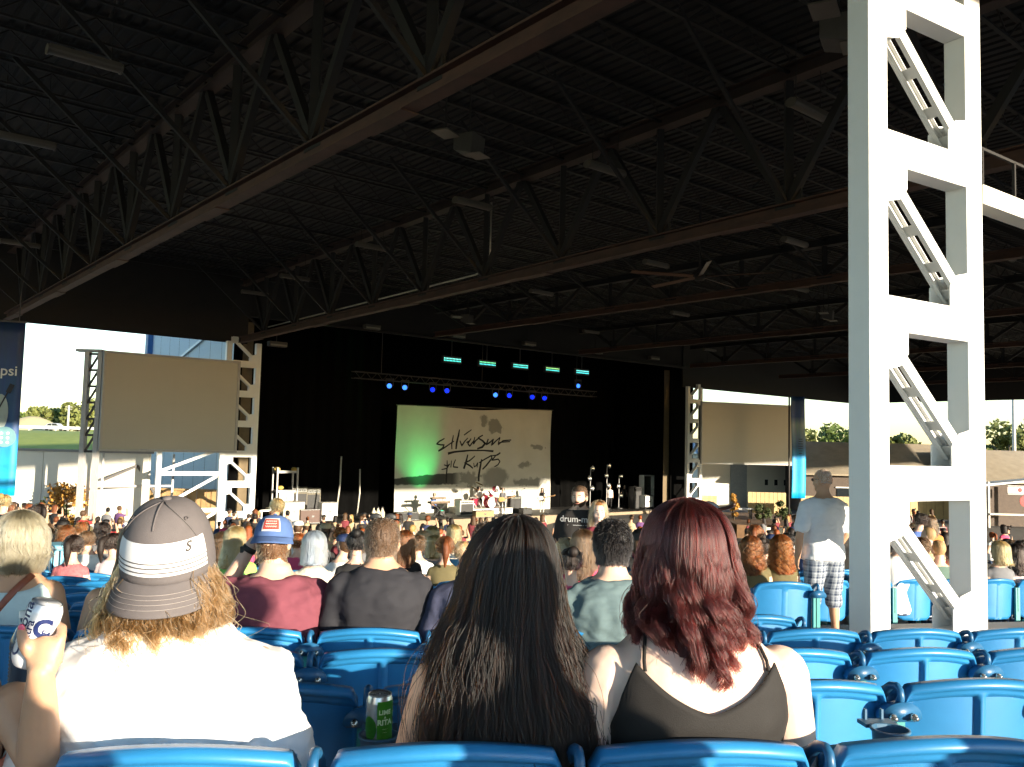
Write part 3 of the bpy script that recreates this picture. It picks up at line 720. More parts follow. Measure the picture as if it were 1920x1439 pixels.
# raised planting bed
m = MB(); x0, x1 = xat(1372, 60), xat(1510, 60)
m.hexa([(x0, 58.5, -6.6), (x1, 58.5, -6.6), (x1, 68, -6.6), (x0, 68, -6.6), (x0, 58.5, -4.75), (x1, 58.5, -4.75), (x1, 68, -4.6), (x0, 68, -4.6)])
tag(m.build('planting_bed', mat('mulch', (.16, .09, .045), .95, var=.35, scale=2, bump=.6)), 'brown mulch planting bed right of the stage', 'bed')
m = MB(); m.box((0, 0, .75), (xat(1508, 58) - xat(1432, 58), .25, 1.5)); tag(bevel(m.build('retaining_wall', M_CREAM, loc=(xat(1470, 58), 58.2, -6.35)), .03), 'cream retaining wall in front of the mulch bed', 'wall')
tree('shrub', 'round dark shrub on the mulch bed before the pine fence', xat(1430, 62), 62, -4.7, 1.15, 1.3, M_LEAFD, 71, 500, .09, .05, 'shrub')
tree('shrub', 'ragged dark shrub at the right end of the pine fence', xat(1467, 62.5), 62.5, -4.7, 1.3, 1.3, M_LEAFD, 72, 450, .10, .05, 'shrub')
tree('shrub', 'slim orange conifer beside the grey door right of the stage', xat(1377, 62), 62, -4.7, 1.9, .9, M_LEAFO, 73, 500, .09, .05, 'shrub', cone=.7)
t = thing('picnic_table', 'small dark picnic table beside the slim orange conifer', 'table', (xat(1392, 63), 63, -4.7)); m = MB(); m.box((0, 0, .72), (1.5, .8, .06)); m.build('top', M_WHITE, t)
for x in (-.6, .6): m = MB(); m.box((x, 0, .35), (.08, .6, .7)); m.build('leg', M_FRAME, t)
def gable(name, label, x, y, z, w, dp_, hw, hr, rz, wallm, roofm, over=.7, win=()):
    t = thing(name, label, 'building', (x, y, z), rz)
    m = MB(); m.box((w / 2, dp_ / 2, hw / 2), (w, dp_, hw)); m.build('wall', wallm, t)
    m = MB()
    P = lambda a, b, c: (a, b, c)
    y0, y1, x0, x1 = -over, dp_ + over, -over, w + over
    for s in (0, 1):
        ya, yb = (y0, dp_ / 2) if s == 0 else (y1, dp_ / 2)
        m.hexa([(x0, ya, hw - .12), (x1, ya, hw - .12), (x1, yb, hw + hr - .12), (x0, yb, hw + hr - .12), (x0, ya, hw + .02), (x1, ya, hw + .02), (x1, yb, hw + hr + .02), (x0, yb, hw + hr + .02)])
    m.build('roof', roofm, t)
    m = MB(); 
    for xx in (0.01, w - .11): m.loft([[(xx, 0, hw), (xx, dp_, hw), (xx, dp_ / 2, hw + hr - .1)], [(xx + .1, 0, hw), (xx + .1, dp_, hw), (xx + .1, dp_ / 2, hw + hr - .1)]])
    m.build('gable_end', wallm, t)
    for (wx, wz, ww, wh) in win:
        m = MB(); m.box((wx, -.02, wz), (ww, .06, wh)); o = m.build('window', mat('car_glass', (0.02, 0.025, 0.03), 0.1), t)
        m = MB(); m.box((wx, -.06, wz + wh / 2), (ww + .2, .08, .1)); m.build('lintel', M_WHITE, o)
    return t
M_SHING = mat('brown_shingle', (0.32, 0.27, 0.20), .9, var=.2, scale=1.2, bump=.4, bscale=14)
M_BRNW = mat('brown_siding', (0.10, 0.075, 0.06), .8, var=.15)
gable('concession_house', 'brown shingle roofed concession house behind the standing man in white', xat(1500, 74), 74, -5.0, 16, 8, 3.4, 2.7, Rd(-4), M_BRNW, M_SHING, win=((4, 1.8, 2, 1), (8, 1.8, 2, 1)))
gable('concession_house', 'gabled concession house seen through the big pillar', xat(1700, 82), 82, -5.0, 9, 7, 3.3, 2.6, Rd(25), M_CREAM, M_SHING, win=((2, 1.8, 1.2, 1), (5, 1.8, 1.2, 1)))
gable('concession_house', 'shingle roofed concession stand at the right edge beyond the pillar', xat(1846, 70), 70, -5.0, 16, 9, 3.2, 2.5, Rd(4), M_BRNW, M_SHING, win=((2.6, 1.9, 3, 1.0),))
# vendor stall at right edge
vs_ = thing('vendor_stall', 'vendor stall with white awning and signboard at the right edge', 'stall', (xat(1858, 62), 62, -5.0))
m = MB(); m.hexa([(-.8, -.2, 3.05), (3.6, -.2, 3.55), (3.6, 1.8, 3.55), (-.8, 1.8, 3.05), (-.8, -.2, 3.18), (3.6, -.2, 3.68), (3.6, 1.8, 3.68), (-.8, 1.8, 3.18)]); m.build('awning', M_WHITE, vs_)
m = MB(); m.box((1.6, 1.6, 1.5), (4.4, .1, 3.0)); m.build('back_wall', M_BRNW, vs_)
m = MB(); m.box((1.2, 0, 1.15), (3.0, .7, .1)); m.build('counter', M_CREAM, vs_)
for x in (-.2, 2.9): m = MB(); m.box((x, 0, 1.7), (.14, .14, 3.4)); m.build('post', M_GREYST, vs_)
m = MB(); m.box((1.9, -.15, 2.85), (1.7, .06, .62)); sg = m.build('signboard', M_WHITE, vs_)
m = MB(); m.box((1.9, -.19, 3.10), (1.66, .03, .06)); m.box((1.9, -.19, 2.60), (1.66, .03, .06)); m.lathe([(0, 0), (.16, 0)], 14, (1.9, -.19, 2.86), caps=False, ax=((1, 0, 0), (0, 0, 1), (0, 1, 0))); m.build('sign_emblem', mat('sign_red', (.6, .05, .05), .6), sg)
m = MB(); m.lathe([(0, 0), (.4, 0), (.4, .04), (0, .04)], 16, (2.25, -.2, 2.1), ax=((1, 0, 0), (0, 0, 1), (0, -1, 0))); m.build('round_sign', mat('sign_red', (.6, .05, .05), .6), vs_)
tl = ['green treetop behind the brown roof left of the big pillar', 'broad green tree behind the brown roof at the pillar', 'green tree seen through the big pillar at left', 'green tree seen through the big pillar at right', 'tall dark green tree by the light pole at right edge', 'round green tree just right of the big pillar', 'leafy tree at the very right edge of the picture', 'low green tree between the roofs behind the pillar']
for k, (px, top, w, d) in enumerate(((1528, 796, 6.5, 105), (1570, 800, 6.5, 108), (1682, 815, 5, 102), (1725, 828, 5, 104), (1893, 792, 7, 98), (1866, 827, 4.5, 104), (1925, 786, 7, 100), (1640, 812, 6, 106))):
    p = unp(px, top, d); tree('tree', tl[k], p[0], d, -5.5, p[2] + 5.3, w, M_LEAF if k % 2 else M_LEAF2, 90 + k, 2000, 0.27, 0.15, group='trees beyond the roofs at right')
pole('tall grey light pole beyond the roof at the right edge', 1902, 90, 6.6, -5, .22, False, 'light pole')
# crowd-control barriers
for k, (px, lb) in enumerate(((1712, 'steel crowd barrier seen through the big pillar, left one'), (1752, 'steel crowd barrier seen through the big pillar, right one'))):
    d = 42 + k * .3; t = thing('crowd_barrier', lb, 'barrier', (xat(px, d), d, floor_z(xat(px, d), d)))
    m = MB(); m.tube([(-.5, 0, .15), (-.5, 0, 1.1), (.5, 0, 1.1), (.5, 0, .15), (-.5, 0, .15)], .03, 6); m.build('frame', M_GREYST, t)
    for q in range(9): m = MB(); m.tube([(-.4 + q * .1, 0, .16), (-.4 + q * .1, 0, 1.09)], .01, 5); m.build('bar', M_GREYST, t)
    for x in (-.4, .4): m = MB(); m.box((x, 0, .06), (.06, .6, .12)); m.build('foot', M_GREYST, t)
# ================================================================== stage house
A0, A1, B0, B1 = 44.2, 57.5, 18.4, 55.0
ZR = 9.3
M_CORR = mat('pale_blue_corrugated', (0.42, 0.52, 0.60), 0.45, 0.15, var=.04)
M_CORRD = mat('deep_blue_trim', (0.03, 0.12, 0.30), 0.5)
M_STAGE = mat('stage_deck_black', (0.03, 0.028, 0.026), 0.6, var=.3, scale=1.5)
sh = thing('stage_house', 'black stage house with pale blue corrugated outside wall', 'stage house', (0, 0, 0))
m = MB(); m.hexa([G(A0 + .8, B0, STAGE_Z - .25), G(A0 + .8, B1, STAGE_Z - .25), G(A1, B1, STAGE_Z - .25), G(A1, B0, STAGE_Z - .25), G(A0 + .8, B0, STAGE_Z), G(A0 + .8, B1, STAGE_Z), G(A1, B1, STAGE_Z), G(A1, B0, STAGE_Z)])
m.build('stage_deck', M_STAGE, sh)
# curved front apron with pale fascia
def lipf(b): t = (b - B0) / (B1 - B0); return A0 + .75 - 0.5 * math.sin(math.pi * t)
m = MB(); m.grid(lambda u, v: G((A0 + .85) * v + lipf(B0 + (B1 - B0) * u) * (1 - v), B0 + (B1 - B0) * u, STAGE_Z + .004), 24, 2); m.build('apron', mat('apron_wood', (.16, .12, .08), .7, var=.2), sh)
m = MB(); m.grid(lambda u, v: G(lipf(B0 + (B1 - B0) * u), B0 + (B1 - B0) * u, STAGE_Z - 1.1 + 1.104 * v), 24, 1); m.build('apron_front', mat('apron_front', (.26, .20, .13), .7, var=.15), sh)
m = MB(); m.grid(lambda u, v: G(lipf(B0 + (B1 - B0) * u) + .5, B0 + (B1 - B0) * u, STAGE_Z - 3 + 1.9 * v), 24, 1); m.build('understage', M_BLACK, sh)
def wall_g(name, a0, b0, a1, b1, z0, z1, mm, th=.15):
    m = MB(); p, q = G(a0, b0, (z0 + z1) / 2), G(a1, b1, (z0 + z1) / 2); m.beam(p, q, th, z1 - z0); return m.build(name, mm, sh)
wall_g('back_wall', A1, B0, A1, B1, -7, ZR, M_BLACK)
wall_g('right_wall', A0 + .6, B1, A1, B1, -7, ZR, M_BLACK)
wall_g('return_wall', A0 + .45, 53.7, A0 + .45, 56.4, -7, ZR, M_BLACK)
wall_g('left_wall', A0 + .6, B0, A1, B0, -7, ZR, M_BLACK)
m = MB(); m.hexa([G(A0, B0 - .3, ZR), G(A0, B1 + .3, ZR), G(A1 + .3, B1 + .3, ZR), G(A1 + .3, B0 - .3, ZR), G(A0, B0 - .3, ZR + .3), G(A0, B1 + .3, ZR + .3), G(A1 + .3, B1 + .3, ZR + .3), G(A1 + .3, B0 - .3, ZR + .3)]); m.build('roof', M_BLACK, sh)
# corrugated outside cladding, sheet by sheet
def corr_sheet(L, H):
    m = MB(); n = int(L / .1); pr = [(i * L / n, 0.0 if i % 2 else -.035) for i in range(n + 1)]
    m.add([(x, y, z) for z in (0, H) for x, y in pr], [(i, i + 1, n + 2 + i, n + 1 + i) for i in range(n)]); return m.mesh('cladding_sheet', M_CORR)
cs = corr_sheet(1.6, 16)
for k in range(8):
    o = link('cladding_sheet', cs, sh, G(A1 - .05 - k * 1.63, B0 - .11, -7)); o.rotation_euler[2] = ANG - math.pi / 2
m = MB(); p = G(A1 + .15, B0 - .2); m.box((p[0], p[1], 1), (.5, .5, 16), axes(ANG)); m.build('corner_trim', M_CORRD, sh)
m = MB(); m.beam(G(A1, B0 - .22, 3.4), G(A0 + 2, B0 - .22, 6.2), .1, .14); m.build('gutter_pipe', M_CORR, sh)
# black masking legs each side of the backdrop (pleated cloth)
def pleat(name, label, a, b0, b1, z0, z1, mm, amp=.12, n=60):
    m = MB(); c = G(a, b0, z0)
    m.grid(lambda u, v: G(a + amp * math.sin(u * (b1 - b0) * 7) * (1.1 - .3 * v), b0 + (b1 - b0) * u, z0 + (z1 - z0) * v) - c, n, 4)
    o = m.build(name, mm, None, True, loc=c); return tag(o, label, 'curtain')
pleat('stage_curtain', 'black pleated curtain left of the backdrop', 50.5, 20.5, 31.0, STAGE_Z, 9.0, M_BLACK)
pleat('stage_curtain', 'black pleated curtain right of the backdrop', 50.5, 44.0, 53.5, STAGE_Z, 9.0, M_BLACK)
pleat('stage_curtain', 'narrow tan curtain edge against the left stage pillar', 44.9, 18.95, 19.5, STAGE_Z, 6.3, mat('tan_drape', (.16, .12, .07), .9), .06, 12)
pleat('stage_curtain', 'narrow tan curtain edge against the right stage pillar', 44.9, 53.2, 53.8, STAGE_Z, 6.3, MATS['tan_drape'], .06, 12)
# ------------------------------------------------------------------ backdrop with hand lettering
AB = 49.2
_, bl = SA(743, AB, 0); _, br = SA(1034, AB, 0)
BW = br - bl; ZT0 = unp(743, 760, G(AB, bl)[1])[2]; ZT1 = unp(1033, 770, G(AB, br)[1])[2]
def bd_mat():
    mm = bpy.data.materials.new('backdrop_print'); mm.use_nodes = True; n = mm.node_tree.nodes; l = mm.node_tree.links; b = n['Principled BSDF']
    b.inputs['Roughness'].default_value = .9
    tc = n.new('ShaderNodeTexCoord'); sx = n.new('ShaderNodeSeparateXYZ'); l.new(tc.outputs['Object'], sx.inputs[0])
    def math_(op, a, b_=None, c_=None):
        q = n.new('ShaderNodeMath'); q.operation = op
        for i, v in enumerate((a, b_, c_)):
            if v is None: continue
            if isinstance(v, (int, float)): q.inputs[i].default_value = v
            else: l.new(v, q.inputs[i])
        return q.outputs[0]
    def ramp(v, a, b_):
        q = n.new('ShaderNodeMapRange'); q.inputs['From Min'].default_value = a; q.inputs['From Max'].default_value = b_; q.interpolation_type = 'SMOOTHSTEP'; l.new(v, q.inputs['Value']); return q.outputs[0]
    X, Z = sx.outputs['X'], sx.outputs['Z']                  # X 0..BW, Z 0..7 above the deck
    nz = n.new('ShaderNodeTexNoise'); nz.inputs['Scale'].default_value = .55; nz.inputs['Detail'].default_value = 6; nz.inputs['Roughness'].default_value = .6; l.new(tc.outputs['Object'], nz.inputs['Vector'])
    nf = n.new('ShaderNodeTexNoise'); nf.inputs['Scale'].default_value = 2.2; nf.inputs['Detail'].default_value = 6; l.new(tc.outputs['Object'], nf.inputs['Vector'])
    s, f_ = nz.outputs['Fac'], nf.outputs['Fac']
    w = BW
    # hill silhouette at lower left: dark between two wavy heights, fading out to the right
    hill_top = math_('ADD', math_('MULTIPLY', math_('SINE', math_('MULTIPLY', X, 3.0 / w)), .42), math_('ADD', 2.25, math_('MULTIPLY', f_, .25)))
    hill = math_('MULTIPLY', math_('MULTIPLY', ramp(math_('SUBTRACT', hill_top, Z), 0, .08), ramp(math_('SUBTRACT', Z, math_('ADD', 1.7, math_('MULTIPLY', f_, .3))), 0, .12)), ramp(X, .42 * w, .34 * w))
    def blob(cx, cz, rx, rz, thr0, thr1, src):
        dx = math_('DIVIDE', math_('SUBTRACT', X, cx * w), rx); dz = math_('DIVIDE', math_('SUBTRACT', Z, cz), rz)
        dd = math_('SQRT', math_('ADD', math_('MULTIPLY', dx, dx), math_('MULTIPLY', dz, dz)))
        v = math_('SUBTRACT', math_('ADD', src, .42), math_('MULTIPLY', dd, .55)); return ramp(v, thr0, thr1)
    dark = hill
    for args in ((.60, 6.0, 1.3, .8, .55, .68, f_), (.52, 6.4, .5, .8, .55, .7, f_), (.90, 4.6, 1.1, .35, .55, .7, f_), (.62, 2.4, 2.0, 1.2, .5, .66, s), (.44, 2.3, 1.6, .8, .52, .68, f_), (.86, 2.0, 2.6, .5, .5, .7, f_), (.80, 3.3, 1.1, .5, .58, .75, f_)):
        dark = math_('MAXIMUM', dark, math_('MULTIPLY', blob(*args), .60))
    mx = n.new('ShaderNodeMix'); mx.data_type = 'RGBA'; l.new(dark, mx.inputs['Factor'])
    base = n.new('ShaderNodeMix'); base.data_type = 'RGBA'; base.inputs['A'].default_value = (.44, .43, .38, 1); base.inputs['B'].default_value = (.62, .60, .54, 1); l.new(s, base.inputs['Factor'])
    l.new(base.outputs['Result'], mx.inputs['A']); mx.inputs['B'].default_value = (.055, .055, .05, 1); l.new(mx.outputs['Result'], b.inputs['Base Color'])
    return mm
bd = thing('backdrop', 'large cream cloth backdrop with hand lettered band name and smoke print', 'backdrop', G(AB, bl, STAGE_Z), ANG)
HB = 7.2
def bdz(u): return (ZT0 + (ZT1 - ZT0) * u - STAGE_Z) - .16 * math.exp(-((u - .5) / .16) ** 2)
def bdy(u, v): return .10 * math.sin(u * 38 + 2 * v) * (.4 + .6 * v) + .16 * math.exp(-((u - .33 - .1 * v) / .06) ** 2) + .10 * math.sin(u * 11 + 5 * v) * v
m = MB(); m.grid(lambda u, v: (u * BW, bdy(u, v), v * bdz(u)), 110, 24); m.build('cloth', bd_mat(), bd, True)
m = MB(); m.tube([(-.1, 0, bdz(0) + .02), (BW + .1, 0, bdz(1) + .02)], .04, 6); m.build('batten_pipe', M_FRAME, bd)
# lettering: brush strokes traced in the zoomed picture (1842 x 1439 crop of the cloth)
def bz(px_, py_):
    X = 740 + px_ * 320 / 1842; Y = 740 + py_ * 250 / 1439
    xy, b_ = SA(X, AB - .35, 0); p = unp(X, Y, xy[1]); return (b_ - bl, p[2] - STAGE_Z)
ST = [  # silversun
    [(565, 475, 7), (505, 505, 9), (475, 535, 9), (520, 545, 9), (560, 545, 10), (540, 580, 10), (495, 612, 11), (600, 555, 9), (690, 505, 7)],
    [(680, 440, 6), (676, 470, 9), (662, 540, 11), (665, 592, 10)], [(742, 378, 7), (735, 440, 12), (720, 520, 14), (714, 592, 12)],
    [(752, 500, 7), (772, 555, 10), (800, 505, 8), (830, 470, 6)], [(868, 380, 6), (820, 415, 8), (790, 440, 7)],
    [(815, 520, 7), (850, 500, 8), (865, 475, 7), (830, 530, 10), (850, 560, 10), (895, 500, 8)], [(905, 460, 7), (890, 540, 11), (915, 500, 9), (950, 470, 8)],
    [(985, 440, 8), (940, 470, 9), (985, 500, 11), (1010, 530, 13), (985, 570, 14), (935, 588, 10)],
    [(1035, 480, 8), (1020, 545, 11), (1060, 510, 9), (1085, 480, 8), (1068, 550, 11), (1110, 505, 9), (1165, 462, 8), (1150, 500, 9), (1140, 545, 9), (1200, 500, 9), (1282, 492, 8)],
    [(1150, 522, 7), (1200, 515, 8), (1272, 510, 7)], [(610, 640, 16), (700, 622, 12), (850, 606, 10), (1000, 606, 9), (1092, 614, 13)],
    # pickups
    [(600, 712, 8), (603, 780, 11), (598, 850, 13), (598, 930, 13), (600, 960, 9)], [(560, 760, 6), (605, 775, 8), (640, 750, 8), (600, 800, 8), (535, 812, 6)],
    [(662, 715, 7), (655, 790, 10)], [(712, 705, 7), (690, 760, 9), (690, 785, 9), (740, 790, 9)], [(830, 650, 8), (815, 720, 12), (792, 805, 12)],
    [(910, 665, 7), (850, 715, 9), (800, 740, 10), (850, 770, 11), (885, 800, 9)], [(895, 740, 6), (900, 785, 8), (925, 770, 8), (945, 735, 7), (935, 790, 8)],
    [(985, 700, 8), (972, 780, 14), (955, 880, 17), (955, 942, 13)], [(960, 740, 8), (1030, 690, 9), (1075, 660, 9), (1080, 690, 10), (1030, 770, 11), (995, 812, 9)],
    [(1175, 630, 9), (1120, 660, 9), (1080, 712, 9), (1150, 700, 9), (1172, 725, 10), (1150, 760, 9), (1110, 782, 7)], [(1170, 632, 12), (1140, 655, 8), (1060, 665, 7)]]
M_INK = mat('backdrop_ink', (.012, .012, .012), .9)
for s_ in ST:
    m = MB(); pts = []
    for k in range(len(s_) - 1):
        (xa, ya, wa), (xb, yb, wb) = s_[k], s_[k + 1]
        for q in range(4): f0 = q / 4; pts.append((xa + (xb - xa) * f0, ya + (yb - ya) * f0, wa + (wb - wa) * f0))
    pts.append(s_[-1]); sc_ = 320 / 1842 * 60.5 / FPX
    Pq = [bz(a_, b_) for a_, b_, _w in pts]; W3 = [w_ * sc_ * .88 for _a, _b, w_ in pts]
    vs = []
    for k, (x, z) in enumerate(Pq):
        x0, z0 = Pq[max(0, k - 1)]; x1, z1 = Pq[min(len(Pq) - 1, k + 1)]; dx, dz = x1 - x0, z1 - z0; L = math.hypot(dx, dz) + 1e-9
        for sgn in (1, -1):
            xx, zz = x - dz / L * W3[k] * sgn, z + dx / L * W3[k] * sgn
            u_ = xx / BW; vs.append((xx, bdy(u_, zz / bdz(u_)) - .02, zz))
    m.add(vs, [(2 * k, 2 * k + 1, 2 * k + 3, 2 * k + 2) for k in range(len(Pq) - 1)]); m.build('lettering_stroke', M_INK, bd)
# ------------------------------------------------------------------ lamps over the stage
def led_bar(label, px, py, w_px, colr, seed):
    xy, b = SA(px, 46.3, 5); p = unp(px, py, xy[1]); t = thing('led_light_bar', label, 'stage light', (p[0], p[1], p[2]), ANG, 'led bars over the stage')
    L = w_px / 1650 * xy[1] * 1.18
    m = MB(); m.box((0, .14, 0), (L + .12, .2, .46)); m.build('housing', M_FRAME, t)
    n = 12
    for r_ in range(2):
        m = MB()
        for k in range(n): m.lathe([(.0, 0), (.036, .0)], 8, (-L / 2 + L * (k + .5) / n, .03, .07 - .14 * r_), caps=False, ax=((1, 0, 0), (0, 0, 1.3), (0, -1, 0)))
        m.build('led_row', mat('led_emit_%d_%d' % (seed, r_), colr[r_], .5, emit=colr[r_], estr=.62), t)
    m = MB(); m.beam((0, .14, .23), (0, .14, 3.2), .05, .05); m.build('hanger', M_FRAME, t)
led_c = [((.25, 1, .85), (.1, 1, .8)), ((.2, .9, .4), (.1, .9, .9)), ((.15, .95, .75), (.1, .9, .85)), ((.35, .8, .25), (.1, .9, .8)), ((.2, 1, .9), (.1, .9, .9))]
for k, (px, py, w) in enumerate(((849, 675, 34), (915, 682, 33), (977, 687, 31), (1037, 693, 29), (1093, 698, 28))):
    led_bar('turquoise led light bar over the stage, %s from left' % ORD[k + 1], px, py, w, led_c[k], k)
M_BLUE = mat('lamp_blue', (.0, .02, .6), .3, emit=(.0, .012, .8), estr=1.0); M_BLUE2 = mat('lamp_blue_pale', (.1, .3, 1), .3, emit=(.03, .16, 1.0), estr=.9)
def mov_light(label, px, py, mm):
    xy, b = SA(px, 47.3, 3.5); p = unp(px, py, xy[1]); t = thing('moving_head_light', label, 'stage light', (p[0], p[1], p[2]), 0.0, 'blue moving lights over the stage')
    dirv = -np.array(p) / np.linalg.norm(p); _, s_, u_ = _basis(dirv)
    m = MB(); m.lathe([(.08, -.35), (.15, -.3), (.17, -.05), (.19, 0)], 14, ax=(s_, u_, dirv)); m.build('head', M_FRAME, t, True)
    m = MB(); m.lathe([(0, 0.004), (.15, .004)], 16, caps=False, ax=(s_, u_, dirv)); m.build('lens', mm, t)
    m = MB(); m.beam((-.22, .1, 0), (-.22, .1, .38), .05, .05); m.beam((.22, .1, 0), (.22, .1, .38), .05, .05); m.box((0, .1, .42), (.5, .3, .12)); m.build('yoke', M_FRAME, t)
for k, (px, py) in enumerate(((730, 724), (759, 727), (811, 731), (838, 733), (929, 741), (955, 742), (998, 745), (1021, 747), (1084, 724))):
    mov_light('glowing blue moving head lamp above the backdrop, %s from left' % ORD[k + 1], px, py, M_BLUE2 if k in (0, 1, 4, 8) else M_BLUE)
t = thing('lighting_truss', 'dark lighting truss over the stage carrying the blue lamps', 'truss', G(47.3, 27, 3.95), ANG)
for dy in (-.2, .2):
    for dz in (0, .4): m = MB(); m.tube([(0, dy, dz), (21, dy, dz)], .03, 6); m.build('chord', M_FRAME, t)
m = MB()
for k in range(52): m.beam((k * .4, -.2, 0 if k % 2 else .4), ((k + 1) * .4, -.2, .4 if k % 2 else 0), .025, .025)
m.build('lacing', M_FRAME, t)
for x in (2, 10, 19): m = MB(); m.beam((x, 0, .4), (x, 0, 5.3), .03, .03); m.build('hanger', M_FRAME, t)
# green wash on the cloth comes from a floor lamp
xy, b = SA(826, AB - 1.7, STAGE_Z); t = thing('floor_wash_lamp', 'small green floor lamp washing the backdrop from below', 'stage light', (xy[0], xy[1], STAGE_Z))
m = MB(); m.box((0, 0, .15), (.4, .3, .3), axes(ANG)); m.build('housing', M_FRAME, t)
m = MB(); m.box((0, 0, .303), (.3, .2, .004), axes(ANG)); m.build('lens', mat('lamp_green', (0, 1, .2), .4, emit=(0, 1, .25), estr=3), t)
ld = bpy.data.lights.new('green_wash', 'SPOT'); ld.energy = 420; ld.color = (.04, 1, .22); ld.spot_size = Rd(62); ld.spot_blend = 1; ld.shadow_soft_size = .1
lo = bpy.data.objects.new('green_wash', ld); COL.objects.link(lo); lo.parent = t; lo.location = (0, 0, .35)
tgt = G(AB, b - .9, -.6) - np.array([xy[0], xy[1], STAGE_Z]); lo.rotation_euler = Vector(tgt).to_track_quat('-Z', 'Y').to_euler()
# ------------------------------------------------------------------ stage gear
M_GRILL = mat('amp_grille', (.05, .05, .05), .8, var=.3, scale=60); M_CASE = mat('road_case', (.10, .085, .07), .6); M_CHROME = mat('chrome', (.8, .8, .8), .2, 1.0); M_BLKG = mat('gear_black', (.015, .015, .015), .5)
def on_stage(px, a, z=STAGE_Z): xy, b = SA(px, a, z); return (xy[0], xy[1], z)
def amp(name, label, px, a, w, h, d=.5, bodym=None, grille=True, wheels=False):
    t = thing(name, label, 'amplifier' if grille else 'case', on_stage(px, a), ANG); z0 = .12 if wheels else 0.0
    m = MB(); m.box((0, 0, z0 + h / 2), (w, d, h)); bevel(m.build('cabinet', bodym or M_BLKG, t), .02)
    if grille:
        m = MB(); m.box((0, -d / 2 - .006, z0 + h * .42), (w * .88, .012, h * .74)); m.build('grille', M_GRILL, t)
        m = MB(); m.box((0, -d / 2 - .006, z0 + h * .9), (w * .9, .012, h * .12)); m.build('control_panel', M_CHROME, t)
        for k in range(5): m = MB(); m.lathe([(.02, 0), (.02, .03)], 8, (-w * .3 + k * w * .15, -d / 2 - .012, z0 + h * .9), ax=((1, 0, 0), (0, 0, 1), (0, -1, 0))); m.build('knob', M_BLKG, t)
    else:
        for zz in (z0 + .03, z0 + h - .03): m = MB(); m.box((0, -d / 2 - .004, zz), (w, .008, .05)); m.build('edge_trim', M_CHROME, t)
        m = MB(); m.box((0, -d / 2 - .01, z0 + h * .5), (.16, .02, .1)); m.build('latch', M_CHROME, t)
    m = MB(); m.tube([(-.12, 0, z0 + h), (-.10, 0, z0 + h + .05), (.10, 0, z0 + h + .05), (.12, 0, z0 + h)], .015, 6); m.build('handle', M_BLKG, t)
    if wheels:
        for sx in (-1, 1):
            for sy in (-1, 1): m = MB(); m.lathe([(.06, -.03), (.06, .03)], 10, (sx * w * .42, sy * d * .4, .06), ax=((1, 0, 0), (0, 0, 1), (0, 1, 0))); m.build('wheel', M_BLKG, t)
    return t
M_WAMP = mat('white_tolex', (.75, .73, .68), .6)
amp('guitar_amp', 'bright white sunlit case at the left stage edge', 613, 45.6, 1.0, 1.05, .6, M_WAMP, False, True)
amp('guitar_amp', 'white amplifier between the keyboard player and the drums', 871, 47.0, 1.15, .95, .5, M_WAMP)
amp('guitar_amp', 'black amplifier head standing on its stand right of the guitarist', 963, 47.4, 1.0, 1.15, .5)
amp('guitar_amp', 'tall black amplifier cabinet at far right of stage', 1190, 47.0, .9, 1.7, .6)
amp('guitar_amp', 'grey amplifier cabinet behind the rack at stage left', 556, 48.5, 1.0, 1.9, .6, mat('amp_tan', (.16, .14, .10), .7))
amp('guitar_amp', 'second grey amplifier cabinet behind the rack at stage left', 580, 48.9, 1.1, 1.8, .6, MATS['amp_tan'])
amp('road_case', 'low road case at the left stage edge beside the white case', 545, 46.0, 1.3, 1.1, .7, mat('case_cream', (.5, .46, .36), .6), False, True)
amp('road_case', 'open guitar case standing on the left stage apron', 583, 45.7, 1.5, .8, .4, mat('case_brown', (.09, .05, .04), .6), False)
amp('road_case', 'bright road case at the right side of the stage', 1212, 46.4, .9, .95, .6, M_WAMP, False, True)
amp('road_case', 'dark road case below the keyboard stand', 760, 45.2, 1.6, .5, .5, M_BLKG, False)
amp('road_case', 'small tan pedal case in front of the drum riser', 906, 45.0, 1.5, .45, .4, mat('case_tan', (.35, .22, .10), .6), False)
amp('stage_monitor', 'black wedge monitor left of the bassist', 985, 46.2, .8, .4, .5, M_BLKG)
# equipment rack with shelves
t = thing('equipment_rack', 'pale metal rack with shelves at the left side of the stage', 'rack', on_stage(531, 47.0, STAGE_Z), ANG)
for x in (-.62, .62):
    for y in (-.3, .3): m = MB(); m.box((x, y, 1.55), (.09, .09, 3.1)); m.build('upright', M_GREYST, t)
for z in (.9, 1.75, 2.85): m = MB(); m.box((0, 0, z), (1.15, .55, .14)); m.build('shelf', M_GREYST, t)
m = MB(); m.box((-.22, -.05, 1.33), (.42, .4, .7)); m.box((.24, -.05, 1.33), (.42, .4, .7)); m.build('drawer_unit', M_CREAM, t)
for (x, z) in ((-.55, 3.0), (-.3, 1.95), (.5, 3.0)): m = MB(); m.ell((x, -.1, z), (.2, .15, .12), 10); m.build('coiled_cable', mat('cable_yellow', (.5, .35, .08), .6), t)
